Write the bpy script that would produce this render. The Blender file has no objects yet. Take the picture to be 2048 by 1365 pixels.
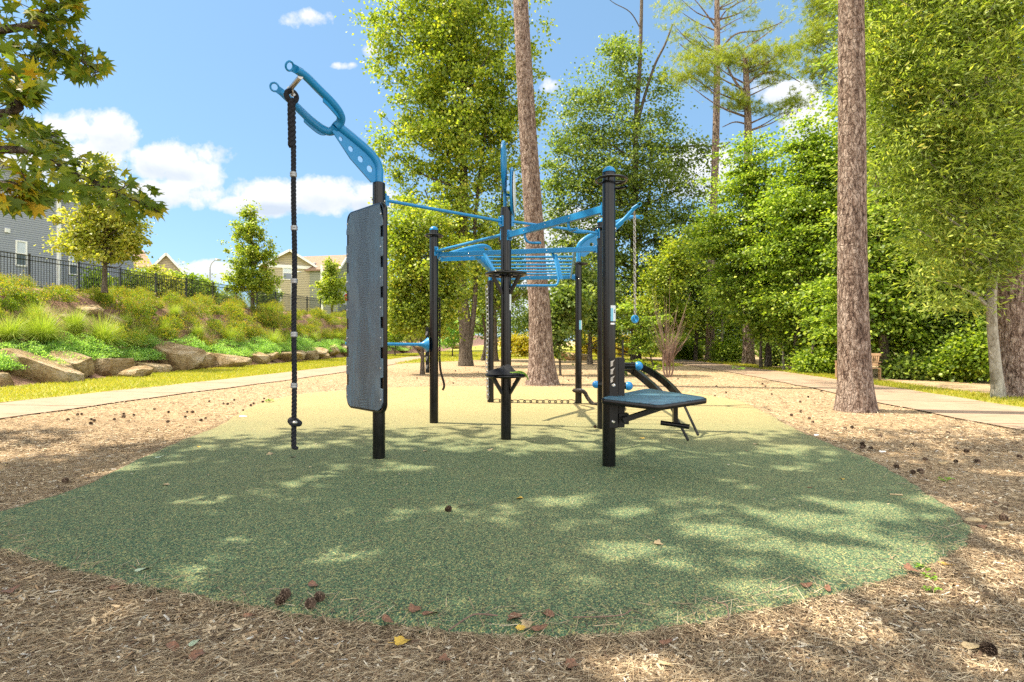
import bpy, bmesh, math, random
import numpy as np
from mathutils import Vector, Matrix

# ------------------------------------------------------------------ camera, sky, sun, exposure
SC = bpy.context.scene
COL = SC.collection
R = math.radians
F = 1080.0
H = 1.23
cam = bpy.data.cameras.new('camera')
cam.lens = 36.0 * F / 2048.0
cam.sensor_width = 36.0
cam.clip_end = 4000
camo = bpy.data.objects.new('camera', cam)
COL.objects.link(camo)
camo.location = (0, 0, H)
camo.rotation_euler = (R(90), 0, 0)
SC.camera = camo
SC.view_settings.view_transform = 'Standard'
SC.view_settings.look = 'None'
SC.view_settings.gamma = 1
SC.view_settings.exposure = 1.35
SC.cycles.use_denoising = False
SC.cycles.max_bounces = 8
SC.cycles.transparent_max_bounces = 8

SUN_EL = R(57)
SUN_DIR = Vector((0.985, -0.17, 0)).normalized()      # horizontal travel of the light
sd = bpy.data.lights.new('sun', 'SUN')
sd.energy = 4.3
sd.angle = R(0.55)
sd.color = (1.0, 0.88, 0.68)
so = bpy.data.objects.new('sun', sd)
COL.objects.link(so)
trav = Vector((SUN_DIR.x * math.cos(SUN_EL), SUN_DIR.y * math.cos(SUN_EL), -math.sin(SUN_EL)))
so.rotation_euler = trav.to_track_quat('-Z', 'Y').to_euler()
so.location = (-30, 6, 40)


class NT:
    """tiny node helper"""
    def __init__(self, tree):
        self.t = tree
        self.n = tree.nodes
        self.l = tree.links

    def new(self, kind, **kw):
        nd = self.n.new(kind)
        for k, v in kw.items():
            setattr(nd, k, v)
        return nd

    def put(self, sock, v):
        if isinstance(v, bpy.types.NodeSocket):
            self.l.new(v, sock)
        else:
            sock.default_value = v

    def math(self, op, a, b=None, c=None, clamp=False):
        nd = self.new('ShaderNodeMath', operation=op)
        nd.use_clamp = clamp
        self.put(nd.inputs[0], a)
        if b is not None:
            self.put(nd.inputs[1], b)
        if c is not None:
            self.put(nd.inputs[2], c)
        return nd.outputs[0]

    def mix(self, fac, a, b, mode='MIX'):
        nd = self.new('ShaderNodeMix', data_type='RGBA', blend_type=mode)
        self.put(nd.inputs[0], fac)
        self.put(nd.inputs[6], a)
        self.put(nd.inputs[7], b)
        return nd.outputs[2]

    def noise(self, vec, scale, detail=3, rough=0.55, dist=0.0):
        nd = self.new('ShaderNodeTexNoise')
        if vec is not None:
            self.l.new(vec, nd.inputs['Vector'])
        nd.inputs['Scale'].default_value = scale
        nd.inputs['Detail'].default_value = detail
        nd.inputs['Roughness'].default_value = rough
        nd.inputs['Distortion'].default_value = dist
        return nd

    def voro(self, vec, scale, feature='F1', rnd=1.0):
        nd = self.new('ShaderNodeTexVoronoi', feature=feature)
        if vec is not None:
            self.l.new(vec, nd.inputs['Vector'])
        nd.inputs['Scale'].default_value = scale
        nd.inputs['Randomness'].default_value = rnd
        return nd

    def ramp(self, fac, stops, interp='LINEAR'):
        nd = self.new('ShaderNodeValToRGB')
        nd.color_ramp.interpolation = interp
        e = nd.color_ramp.elements
        while len(e) < len(stops):
            e.new(0.5)
        for i, (p, c) in enumerate(stops):
            e[i].position = p
            e[i].color = (*c, 1) if len(c) == 3 else c
        self.put(nd.inputs[0], fac)
        return nd.outputs[0]

    def mapping(self, vec, scale=(1, 1, 1), rot=(0, 0, 0), loc=(0, 0, 0)):
        nd = self.new('ShaderNodeMapping')
        self.l.new(vec, nd.inputs[0])
        nd.inputs['Scale'].default_value = scale
        nd.inputs['Rotation'].default_value = rot
        nd.inputs['Location'].default_value = loc
        return nd.outputs[0]


W = bpy.data.worlds.new('World')
SC.world = W
W.use_nodes = True
nt = NT(W.node_tree)
nt.n.clear()
sky = nt.new('ShaderNodeTexSky', sky_type='NISHITA')
sky.sun_disc = False
sky.sun_elevation = SUN_EL
sky.sun_rotation = math.atan2(-SUN_DIR.x, -SUN_DIR.y)
sky.air_density = 1.0
sky.dust_density = 0.6
sky.ozone_density = 1.0
gm = nt.new('ShaderNodeTexCoord')
sep = nt.new('ShaderNodeSeparateXYZ')
nt.l.new(gm.outputs['Generated'], sep.inputs[0])
# direction of view -> tangent coordinates (u to the right of north, v up)
yy = nt.math('MAXIMUM', sep.outputs[1], 0.05)
u = nt.math('DIVIDE', sep.outputs[0], yy)
v = nt.math('DIVIDE', sep.outputs[2], yy)
cmb = nt.new('ShaderNodeCombineXYZ')
nt.l.new(u, cmb.inputs[0])
nt.l.new(v, cmb.inputs[1])
n1 = nt.noise(cmb.outputs[0], 9.0, 8, 0.62, 0.4)
n2 = nt.noise(cmb.outputs[0], 26.0, 5, 0.6)
nz = nt.math('ADD', nt.math('MULTIPLY', nt.math('SUBTRACT', n1.outputs[0], 0.5), 2.6),
             nt.math('MULTIPLY', nt.math('SUBTRACT', n2.outputs[0], 0.5), 1.9))
CLOUDS = [(120, 262, 95, 42), (215, 268, 72, 50), (130, 320, 150, 50), (345, 322, 100, 46), (385, 352, 66, 50), (300, 392, 170, 34), (600, 392, 160, 42),
          (520, 410, 110, 26), (745, 400, 60, 34), (602, 37, 52, 22), (1585, 190, 66, 34), (1530, 168, 36, 22), (1620, 240, 60, 60),
          (1092, 172, 26, 18), (742, 104, 18, 14), (395, 545, 90, 26), (690, 132, 26, 8), (1120, 470, 110, 60),
          (1390, 340, 90, 60), (1060, 600, 160, 70)]
dens = None
shade = None
for (cx, cy, rx, ry) in CLOUDS:
    du = nt.math('DIVIDE', nt.math('SUBTRACT', u, (cx - 1024) / F), rx / F)
    dv = nt.math('DIVIDE', nt.math('SUBTRACT', v, (683 - cy) / F), ry / F)
    d2 = nt.math('ADD', nt.math('MULTIPLY', du, du), nt.math('MULTIPLY', dv, dv))
    b = nt.math('MULTIPLY', nt.math('SUBTRACT', 1.0, d2), 0.45 if rx < 60 and ry < 25 else 1.0)
    b = nt.math('MAXIMUM', b, -1.5)
    dens = b if dens is None else nt.math('MAXIMUM', dens, b)
    w = nt.math('MULTIPLY', nt.math('MAXIMUM', b, 0.0), nt.math('MULTIPLY', dv, -1.0))
    shade = w if shade is None else nt.math('ADD', shade, w)
fac = nt.math('ADD', dens, nz)
fac = nt.math('ADD', fac, 0.12)
fac = nt.math('MULTIPLY', fac, 1.6, clamp=True)
fac = nt.math('SMOOTH_MIN', fac, 0.96, 0.1)
ahead = nt.math('GREATER_THAN', sep.outputs[1], 0.1)
fac = nt.math('MULTIPLY', fac, ahead)
sh = nt.math('ADD', nt.math('MULTIPLY', shade, 1.5), nt.math('MULTIPLY', nt.math('SUBTRACT', n1.outputs[0], 0.45), 2.4), clamp=True)
ccol = nt.mix(sh, (2.85, 2.88, 2.92, 1), (1.9, 2.15, 2.5, 1))
# cooler, clearer blue like the photograph
skc = nt.mix(1.0, sky.outputs[0], (0.52, 0.63, 0.70, 1), 'MULTIPLY')
skc = nt.mix(nt.math('MULTIPLY', ahead, 0.6), skc, (0.84, 1.48, 2.15, 1))
hz = nt.math('MULTIPLY', nt.math('SUBTRACT', 0.35, v), 0.8, clamp=True)
mixed = nt.mix(fac, skc, ccol)
# unseen bright cloud added overhead and behind the camera to fill the shade
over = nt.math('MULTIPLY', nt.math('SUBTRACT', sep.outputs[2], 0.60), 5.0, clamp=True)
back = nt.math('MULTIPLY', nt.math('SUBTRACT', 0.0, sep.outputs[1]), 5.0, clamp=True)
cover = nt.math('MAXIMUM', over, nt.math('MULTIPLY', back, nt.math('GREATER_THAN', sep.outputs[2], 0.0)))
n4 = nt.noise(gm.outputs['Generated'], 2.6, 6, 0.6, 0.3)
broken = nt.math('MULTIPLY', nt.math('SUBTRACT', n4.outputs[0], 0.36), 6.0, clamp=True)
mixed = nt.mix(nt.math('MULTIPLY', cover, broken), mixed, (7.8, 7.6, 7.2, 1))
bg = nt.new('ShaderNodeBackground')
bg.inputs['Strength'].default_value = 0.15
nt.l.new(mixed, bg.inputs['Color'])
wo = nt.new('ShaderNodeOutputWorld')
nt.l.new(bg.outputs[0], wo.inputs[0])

rnd = random.Random(7)
rng = np.random.default_rng(11)


def at(x, y, Y):
    """photo direction (x, y) at distance Y ahead -> a point in the place"""
    return Vector(((x - 1024) / F * Y, Y, H + (683 - y) / F * Y))


# ------------------------------------------------------------------ terrain
def lerp_tab(tab, Y):
    ys = [t[0] for t in tab]
    xs = [t[1] for t in tab]
    return np.interp(Y, ys, xs)


FOOT = [(-20, -13.6), (15, -13.7), (20, -13.9), (24, -13.7), (28, -12.6), (42, -12.4), (52, -10.8), (70, -9.0), (200, -9)]


def gz(X, Y):
    X = np.asarray(X, float)
    Y = np.asarray(Y, float)
    xf = lerp_tab(FOOT, Y)
    xn = -19.4 + 0.16 * (np.clip(Y, 0, 60) - 21.7) + 0.9
    t = np.clip((xf - X) / (xf - xn), 0, 1)
    s = t * t * (3 - 2 * t) * 0.55 + t * 0.45
    return 3.3 * s


def hit(px, py):
    """where the view ray through a photo point meets the ground"""
    dx = (px - 1024) / F
    dz = (683 - py) / F
    Y = 1.5
    while Y < 90:
        if H + dz * Y <= float(gz(dx * Y, Y)):
            break
        Y += 0.03
    return Vector((dx * Y, Y, float(gz(dx * Y, Y))))


# ------------------------------------------------------------------ materials
def mat(name):
    m = bpy.data.materials.new(name)
    m.use_nodes = True
    t = NT(m.node_tree)
    t.n.clear()
    out = t.new('ShaderNodeOutputMaterial')
    p = t.new('ShaderNodeBsdfPrincipled')
    t.l.new(p.outputs[0], out.inputs[0])
    return m, t, p, out


def obj_co(t):
    return t.new('ShaderNodeTexCoord').outputs['Object']


def bump(t, p, h, strength=0.5, dist=0.02):
    b = t.new('ShaderNodeBump')
    b.inputs['Strength'].default_value = strength
    b.inputs['Distance'].default_value = dist
    t.l.new(h, b.inputs['Height'])
    t.l.new(b.outputs[0], p.inputs['Normal'])


def simple(name, col, rough=0.5, metal=0.0, var=0.15, scale=8.0, spec=0.5, bmp=0.0, coat=0.0):
    m, t, p, o = mat(name)
    n = t.noise(obj_co(t), scale, 4)
    c2 = tuple(max(0, c * (1 - var * 2)) for c in col)
    c3 = tuple(min(1, c * (1 + var)) for c in col)
    t.l.new(t.ramp(n.outputs[0], [(0.3, c2), (0.7, c3)]), p.inputs['Base Color'])
    p.inputs['Metallic'].default_value = metal
    p.inputs['Specular IOR Level'].default_value = spec
    p.inputs['Coat Weight'].default_value = coat
    r = t.math('ADD', t.math('MULTIPLY', n.outputs[0], 0.2), rough - 0.1, clamp=True)
    t.l.new(r, p.inputs['Roughness'])
    if bmp:
        bump(t, p, t.noise(obj_co(t), scale * 12, 4).outputs[0], bmp, 0.01)
    return m


def leaf_mat(name, cols, trans=0.38, rough=0.45, spec=0.35, tcol=None):
    """cols: list of (pos, rgb), one hue for each leaf"""
    m, t, p, o = mat(name)
    g = t.new('ShaderNodeNewGeometry')
    ri = g.outputs['Random Per Island']
    oc = t.noise(obj_co(t), 0.55, 2)
    f = t.math('ADD', t.math('MULTIPLY', ri, 0.75), t.math('MULTIPLY', oc.outputs[0], 0.5))
    f = t.math('SUBTRACT', f, 0.12)
    c = t.ramp(f, cols)
    t.l.new(c, p.inputs['Base Color'])
    p.inputs['Roughness'].default_value = rough
    p.inputs['Specular IOR Level'].default_value = spec
    tr = t.new('ShaderNodeBsdfTranslucent')
    tc = t.mix(1.0, c, tcol or (1.42, 1.5, 0.52, 1), 'MULTIPLY')
    t.l.new(tc, tr.inputs['Color'])
    mx = t.new('ShaderNodeMixShader')
    mx.inputs[0].default_value = trans
    t.l.new(p.outputs[0], mx.inputs[1])
    t.l.new(tr.outputs[0], mx.inputs[2])
    t.l.new(mx.outputs[0], o.inputs[0])
    return m


M = {}
M['black'] = simple('black_powder_coat', (0.007, 0.0075, 0.008), 0.22, 0, 0.3, 6, 0.38, 0.0, 0.0)
M['black_matt'] = simple('black_matt_steel', (0.009, 0.009, 0.010), 0.45, 0, 0.2, 10, 0.35)
M['blue'] = simple('blue_powder_coat', (0.008, 0.20, 0.47), 0.33, 0, 0.06, 5, 0.4, 0.0, 0.0)
M['blue_ball'] = simple('blue_plastic', (0.012, 0.20, 0.50), 0.4, 0, 0.05, 5)
M['steel'] = simple('galvanised_steel', (0.42, 0.41, 0.39), 0.35, 0.9, 0.2, 30)
M['bolt'] = simple('stainless_bolt', (0.6, 0.6, 0.58), 0.28, 1.0, 0.1, 30)
M['rope'] = simple('navy_black_rope', (0.017, 0.019, 0.026), 0.75, 0, 0.3, 60, 0.3, 0.4)
M['rope_brown'] = simple('dark_dirty_rope', (0.035, 0.028, 0.022), 0.85, 0, 0.3, 60, 0.3, 0.4)
M['cloth'] = simple('black_cloth', (0.012, 0.014, 0.02), 0.75, 0, 0.3, 20, 0.2, 0.5)
M['white'] = simple('white_trim_paint', (0.78, 0.78, 0.76), 0.5, 0, 0.03, 3)
M['sticker'] = simple('pale_sticker', (0.62, 0.68, 0.70), 0.4, 0, 0.03, 3)
M['sticker_blue'] = simple('light_blue_sticker', (0.16, 0.46, 0.62), 0.4, 0, 0.03, 3)
M['glass'] = simple('window_glass', (0.09, 0.12, 0.16), 0.08, 0, 0.1, 2, 0.9)
M['blind'] = simple('window_blind', (0.52, 0.58, 0.66), 0.3, 0, 0.04, 4, 0.7)
M['wood'] = simple('bench_wood', (0.32, 0.20, 0.115), 0.65, 0, 0.2, 14, 0.3, 0.3)
M['red'] = simple('red_octagon_paint', (0.5, 0.03, 0.04), 0.45, 0, 0.05, 4)
M['litter'] = simple('white_litter', (0.75, 0.76, 0.78), 0.5, 0, 0.05, 9)
M['roof'] = simple('brown_shingles', (0.30, 0.19, 0.13), 0.85, 0, 0.25, 9)
M['fence'] = simple('black_aluminium', (0.012, 0.012, 0.014), 0.4, 0, 0.2, 6)
M['lamp'] = simple('grey_lamp_steel', (0.33, 0.34, 0.35), 0.45, 0.4, 0.1, 6)


def scuffed(name, col, dust, rough, spec):
    m, t, p, o = mat(name)
    co = obj_co(t)
    sc_ = t.noise(t.mapping(co, (1, 1, .15)), 60, 4, .7)
    pt = t.noise(co, 3.0, 5, .7)
    f = t.math('MULTIPLY', t.math('MULTIPLY', t.math('SUBTRACT', sc_.outputs[0], .52), 3.0, clamp=True), t.math('MULTIPLY', t.math('SUBTRACT', pt.outputs[0], .42), 4.0, clamp=True))
    t.l.new(t.mix(f, (*col, 1), (*dust, 1)), p.inputs['Base Color'])
    p.inputs['Specular IOR Level'].default_value = spec
    r = t.math('ADD', rough, t.math('MULTIPLY', t.math('SUBTRACT', pt.outputs[0], .35), .5), clamp=True)
    t.l.new(t.math('MAXIMUM', r, .12), p.inputs['Roughness'])
    return m


M['black'] = scuffed('black_powder_coat', (0.005, 0.0055, 0.006), (0.035, 0.032, 0.03), 0.14, 0.34)
M['blue'] = scuffed('blue_powder_coat', (0.008, 0.20, 0.47), (0.10, 0.32, 0.52), 0.3, 0.4)


def siding(name, c1, c2, pitch=0.13):
    m, t, p, o = mat(name)
    co = obj_co(t)
    s = t.new('ShaderNodeSeparateXYZ')
    t.l.new(co, s.inputs[0])
    fr = t.math('FRACT', t.math('DIVIDE', s.outputs[2], pitch))
    lap = t.math('LESS_THAN', fr, 0.24)
    n = t.noise(t.mapping(co, (1, 1, 9)), 3.0, 3)
    base = t.mix(n.outputs[0], (*c1, 1), (*c2, 1))
    dark = t.mix(1.0, base, (0.42, 0.42, 0.46, 1), 'MULTIPLY')
    t.l.new(t.mix(lap, base, dark), p.inputs['Base Color'])
    p.inputs['Roughness'].default_value = 0.6
    bump(t, p, fr, 0.6, 0.02)
    return m


M['siding_grey'] = siding('grey_blue_siding', (0.27, 0.30, 0.37), (0.31, 0.34, 0.41))
M['siding_olive'] = siding('khaki_siding', (0.40, 0.35, 0.24), (0.46, 0.40, 0.28), 0.2)
M['siding_green'] = siding('sage_siding', (0.23, 0.25, 0.19), (0.27, 0.28, 0.22), 0.2)
M['siding_tan'] = siding('tan_siding', (0.42, 0.34, 0.26), (0.46, 0.38, 0.29), 0.2)


def board_mat():
    m, t, p, o = mat('slate_blue_grip_board')
    co = obj_co(t)
    s = t.new('ShaderNodeSeparateXYZ')
    t.l.new(co, s.inputs[0])
    streak = t.noise(t.mapping(co, (18, 18, 1.2)), 2.2, 5, 0.65)
    patch = t.noise(co, 1.8, 3)
    f = t.math('ADD', t.math('MULTIPLY', streak.outputs[0], 0.55), t.math('MULTIPLY', patch.outputs[0], 0.55))
    c = t.ramp(f, [(0.36, (0.06, 0.085, 0.11)), (0.56, (0.08, 0.12, 0.16)), (0.72, (0.08, 0.17, 0.25))])
    # embossed wavy tread down the middle of the sheet
    wob = t.noise(t.mapping(co, (1, 1, 0.8)), 3.5, 2)
    wave = t.math('SINE', t.math('ADD', t.math('MULTIPLY', s.outputs[2], 330.0), t.math('MULTIPLY', wob.outputs[0], 60.0)))
    halfw = t.math('ADD', 0.045, t.math('MULTIPLY', t.math('ABSOLUTE', t.math('SINE', t.math('MULTIPLY', s.outputs[2], 4.2))), 0.085))
    inb = t.math('LESS_THAN', t.math('ABSOLUTE', s.outputs[0]), halfw)
    ln = t.math('MULTIPLY', t.math('GREATER_THAN', wave, 0.35), inb)
    c2 = t.mix(t.math('MULTIPLY', ln, 0.55), c, (0.014, 0.02, 0.03, 1))
    t.l.new(c2, p.inputs['Base Color'])
    p.inputs['Roughness'].default_value = 0.42
    bump(t, p, ln, 0.5, 0.004)
    return m


M['board'] = board_mat()


def step_mat():
    m, t, p, o = mat('worn_blue_black_tread')
    co = obj_co(t)
    streak = t.noise(t.mapping(co, (3, 14, 3)), 3.0, 5, 0.6)
    c = t.ramp(streak.outputs[0], [(0.35, (0.05, 0.10, 0.145)), (0.62, (0.065, 0.17, 0.25))])
    t.l.new(c, p.inputs['Base Color'])
    p.inputs['Roughness'].default_value = 0.38
    return m


M['tread'] = step_mat()


def bark_mat(name, plate, gap, pale, sx=9, sz=2.6, strength=1.0):
    m, t, p, o = mat(name)
    co = obj_co(t)
    warp = t.noise(co, 5.0, 4)
    vm = t.new('ShaderNodeVectorMath', operation='ADD')
    t.l.new(co, vm.inputs[0])
    sc = t.new('ShaderNodeVectorMath', operation='SCALE')
    t.l.new(warp.outputs['Color'], sc.inputs[0])
    sc.inputs['Scale'].default_value = 0.12
    t.l.new(sc.outputs[0], vm.inputs[1])
    mp = t.mapping(vm.outputs[0], (1, 1, sz / sx))
    ve = t.voro(mp, sx * 1.5, 'DISTANCE_TO_EDGE')
    fiss = t.noise(t.mapping(vm.outputs[0], (1, 1, 0.3)), sx * 1.3, 5, 0.7)
    flake = t.noise(t.mapping(co, (1, 1, 0.5)), sx * 1.9, 6, 0.8)
    f = t.math('ADD', t.math('MULTIPLY', fiss.outputs[0], 0.55), t.math('MULTIPLY', flake.outputs[0], 0.45))
    mid = tuple((a_ + b_) / 2 for a_, b_ in zip(plate, pale))
    base = t.ramp(f, [(0.40, gap), (0.465, plate), (0.53, mid), (0.59, pale)])
    edge = t.math('MULTIPLY', t.math('SUBTRACT', 0.05, ve.outputs['Distance']), 12.0, clamp=True)
    c = t.mix(edge, base, (*gap, 1))
    t.l.new(c, p.inputs['Base Color'])
    p.inputs['Roughness'].default_value = 0.9
    p.inputs['Specular IOR Level'].default_value = 0.15
    h = t.math('ADD', t.math('MULTIPLY', f, 2.0), t.math('MINIMUM', t.math('MULTIPLY', ve.outputs['Distance'], 4.0), 0.5))
    bump(t, p, h, strength, 0.05)
    return m


M['pine_bark'] = bark_mat('pine_bark', (0.20, 0.135, 0.105), (0.055, 0.036, 0.03), (0.50, 0.40, 0.34), 12, 4.0, 1.0)
M['grey_bark'] = bark_mat('grey_bark', (0.13, 0.105, 0.08), (0.05, 0.04, 0.03), (0.24, 0.20, 0.16), 14, 3)
M['pale_bark'] = bark_mat('pale_smooth_bark', (0.28, 0.26, 0.22), (0.16, 0.14, 0.11), (0.40, 0.38, 0.33), 6, 3, 0.35)
M['twig'] = simple('bare_twigs', (0.20, 0.125, 0.095), 0.8, 0, 0.2, 10)

G = lambda a, b, c: (a, b, c)
M['leaf_tulip'] = leaf_mat('tulip_tree_leaf', [(0.0, G(0.060, 0.106, 0.016)), (0.35, G(0.183, 0.256, 0.031)), (0.75, G(0.412, 0.481, 0.065)), (0.97, G(0.680, 0.575, 0.080))], 0.42)
M['leaf_dark'] = leaf_mat('dark_green_leaf', [(0.0, G(0.047, 0.084, 0.018)), (0.45, G(0.136, 0.203, 0.042)), (0.85, G(0.313, 0.378, 0.089)), (1, G(0.545, 0.476, 0.089))], 0.4)
M['leaf_lime'] = leaf_mat('lime_green_leaf', [(0.0, G(0.053, 0.103, 0.015)), (0.4, G(0.167, 0.262, 0.031)), (0.8, G(0.402, 0.504, 0.073)), (1, G(0.670, 0.676, 0.117))], 0.42)
M['leaf_willow'] = leaf_mat('willow_oak_leaf', [(0.0, G(0.063, 0.111, 0.022)), (0.4, G(0.202, 0.280, 0.048)), (0.85, G(0.454, 0.520, 0.124)), (1, G(0.707, 0.546, 0.097))], 0.42)
M['leaf_maple'] = leaf_mat('maple_leaf_green', [(0.0, G(0.07, 0.12, 0.014)), (0.55, G(0.17, 0.235, 0.022)), (0.85, G(0.42, 0.36, 0.03)), (1, G(0.65, 0.28, 0.03))], 0.5)
M['leaf_gold'] = leaf_mat('yellowing_maple_leaf', [(0.0, G(0.14, 0.18, 0.02)), (0.45, G(0.3, 0.33, 0.05)), (0.85, G(0.58, 0.52, 0.12)), (1, G(0.66, 0.44, 0.08))], 0.45)
M['leaf_yellow'] = leaf_mat('yellow_shrub_leaf', [(0.0, G(.20, .22, .02)), (.5, G(.42, .36, .03)), (.9, G(.56, .37, .03)), (1, G(.50, .22, .03))], 0.38)
M['leaf_shrub'] = leaf_mat('shrub_leaf', [(0.0, G(0.062, 0.111, 0.015)), (.5, G(0.172, 0.259, 0.031)), (.9, G(0.370, 0.431, 0.049)), (1, G(0.468, 0.468, 0.062))], 0.5)
M['leaf_tip'] = leaf_mat('orange_brown_seed_heads', [(0.0, G(0.15, 0.2, 0.02)), (0.4, G(0.36, 0.37, 0.04)), (0.75, G(0.54, 0.38, 0.05)), (1, G(0.48, 0.2, 0.04))], 0.3)
M['leaf_cover'] = leaf_mat('groundcover_leaf', [(0.0, G(0.099, 0.193, 0.051)), (.5, G(0.273, 0.468, 0.138)), (.9, G(0.495, 0.688, 0.259)), (1, G(0.594, 0.688, 0.275))], 0.5)
M['grass_blade'] = leaf_mat('fountain_grass_blade', [(0.0, G(.15, .24, .03)), (.6, G(.36, .46, .07)), (1, G(.58, .54, .20))], 0.35)
M['lawn_blade'] = leaf_mat('lawn_blade', [(0.0, G(.17, .22, .02)), (.5, G(.36, .36, .03)), (1, G(.52, .40, .08))], 0.35)
M['needle'] = leaf_mat('pine_needles', [(0.0, G(.09, .13, .018)), (.5, G(.26, .33, .045)), (.9, G(.46, .44, .06)), (1, G(.42, .24, .05))], 0.4)


def ground_mats():
    # mulch of pine straw and wood chips
    m, t, p, o = mat('mulch')
    co = t.new('ShaderNodeNewGeometry').outputs['Position']
    big = t.noise(co, 0.35, 4)
    mid = t.noise(co, 2.4, 5, 0.65)
    v1 = t.voro(t.mapping(co, (1, 2.6, 1), (0, 0, 0.5)), 24)
    v2 = t.voro(t.mapping(co, (3.2, 1, 1), (0, 0, -0.35)), 34)
    c1 = t.ramp(v1.outputs['Color'], [(0.0, (.07, .048, .034)), (.25, (.23, .165, .11)), (.6, (.42, .315, .20)), (1, (.66, .54, .37))])
    c2 = t.ramp(v2.outputs['Color'], [(0.0, (.09, .06, .042)), (.4, (.32, .225, .14)), (1, (.60, .46, .29))])
    c = t.mix(0.5, c1, c2)
    c = t.mix(t.ramp(mid.outputs[0], [(.35, (0, 0, 0)), (.75, (.5, .5, .5))]), c, (.36, .25, .145, 1))
    c = t.mix(t.ramp(big.outputs[0], [(.35, (0, 0, 0)), (.7, (.45, .45, .45))]), c, (.50, .36, .20, 1))
    t.l.new(c, p.inputs['Base Color'])
    p.inputs['Roughness'].default_value = 0.95
    p.inputs['Specular IOR Level'].default_value = 0.1
    h = t.math('ADD', v1.outputs['Distance'], t.math('MULTIPLY', mid.outputs[0], 1.2))
    bump(t, p, h, 0.7, 0.03)
    M['mulch'] = m
    # bark bed on the bank, redder and darker
    m, t, p, o = mat('bank_mulch')
    co = t.new('ShaderNodeNewGeometry').outputs['Position']
    v1 = t.voro(t.mapping(co, (1, 2.2, 2)), 16)
    mid = t.noise(co, 1.4, 4)
    c = t.ramp(v1.outputs['Color'], [(0, (.10, .05, .035)), (.5, (.24, .125, .085)), (1, (.42, .27, .19))])
    c = t.mix(t.math('MULTIPLY', mid.outputs[0], 0.5), c, (.30, .17, .11, 1))
    t.l.new(c, p.inputs['Base Color'])
    p.inputs['Roughness'].default_value = 0.95
    bump(t, p, v1.outputs['Distance'], 0.7, 0.03)
    M['bank'] = m
    # whole ground: mulch, turning to the bark bed up the bank
    # rubber crumb
    m, t, p, o = mat('rubber_crumb')
    co = t.new('ShaderNodeNewGeometry').outputs['Position']
    v1 = t.voro(co, 190)
    v2 = t.voro(t.mapping(co, loc=(3.3, 1.1, 0)), 135)
    pal = [(0.0, (.012, .015, .018)), (.30, (.02, .026, .03)), (.34, (.035, .115, .055)), (.58, (.08, .20, .10)),
           (.64, (.26, .30, .14)), (.80, (.62, .54, .20)), (.92, (.15, .24, .13))]
    c1 = t.ramp(v1.outputs['Color'], pal, 'CONSTANT')
    c2 = t.ramp(v2.outputs['Color'], pal, 'CONSTANT')
    c = t.mix(0.45, c1, c2)
    c = t.mix(0.14, c, (.16, .18, .13, 1))
    big = t.noise(co, 0.5, 4, 0.6)
    fine = t.noise(co, 12, 4, 0.7)
    # worn, straw-dusted far end of the pad
    s = t.new('ShaderNodeSeparateXYZ')
    t.l.new(co, s.inputs[0])
    far = t.math('MULTIPLY', t.math('SUBTRACT', s.outputs[1], 5.6), 0.22, clamp=True)
    far = t.math('ADD', t.math('MULTIPLY', far, 0.62), t.math('MULTIPLY', t.math('SUBTRACT', big.outputs[0], 0.42), 0.35), clamp=True)
    dust = t.mix(fine.outputs[0], (.56, .39, .19, 1), (.40, .31, .15, 1))
    c = t.mix(far, c, dust)
    t.l.new(c, p.inputs['Base Color'])
    p.inputs['Roughness'].default_value = 0.85
    p.inputs['Specular IOR Level'].default_value = 0.25
    bump(t, p, t.math('ADD', v1.outputs['Distance'], v2.outputs['Distance']), 0.7, 0.006)
    M['pad'] = m
    # pale compacted path
    m, t, p, o = mat('path')
    co = t.new('ShaderNodeNewGeometry').outputs['Position']
    n = t.noise(co, 1.2, 5, 0.6)
    n3 = t.noise(co, 60, 3, 0.7)
    st = t.noise(t.mapping(co, (1.2, 7, 1), (0, 0, 0.2)), 1.6, 5, 0.75)
    c = t.ramp(n.outputs[0], [(.3, (.29, .20, .13)), (.7, (.36, .26, .18))])
    c = t.mix(t.math('MULTIPLY', n3.outputs[0], .35), c, (.30, .22, .17, 1))
    c = t.mix(t.ramp(st.outputs[0], [(.50, (0, 0, 0)), (.64, (.8, .8, .8))]), c, (.22, .125, .075, 1))
    t.l.new(c, p.inputs['Base Color'])
    p.inputs['Roughness'].default_value = 0.9
    bump(t, p, n3.outputs[0], 0.3, 0.006)
    M['path'] = m
    m, t, p, o = mat('lawn')
    co = t.new('ShaderNodeNewGeometry').outputs['Position']
    n = t.noise(co, 1.1, 5, 0.65)
    n3 = t.noise(co, 30, 4, 0.7)
    c = t.ramp(n.outputs[0], [(.3, (.20, .24, .025)), (.5, (.34, .32, .04)), (.72, (.44, .34, .08))])
    c = t.mix(t.math('MULTIPLY', n3.outputs[0], .6), c, (.15, .18, .02, 1))
    t.l.new(c, p.inputs['Base Color'])
    p.inputs['Roughness'].default_value = 0.9
    bump(t, p, n3.outputs[0], 0.8, 0.03)
    M['lawn'] = m
    m, t, p, o = mat('sandstone')
    co = obj_co(t)
    n = t.noise(co, 1.6, 6, 0.7)
    n2 = t.noise(t.mapping(co, (1, 1, 4)), 3.5, 5, 0.7)
    n3 = t.noise(co, 22, 4, 0.7)
    c = t.ramp(n.outputs[0], [(.3, (.10, .075, .04)), (.42, (.33, .215, .09)), (.54, (.52, .39, .215)), (.70, (.66, .56, .42))])
    c = t.mix(t.ramp(n2.outputs[0], [(.5, (0, 0, 0)), (.7, (.7, .7, .7))]), c, (.32, .19, .06, 1))
    c = t.mix(t.ramp(n3.outputs[0], [(.52, (0, 0, 0)), (.66, (.75, .75, .75))]), c, (.08, .068, .045, 1))
    t.l.new(c, p.inputs['Base Color'])
    p.inputs['Roughness'].default_value = 0.9
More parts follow.
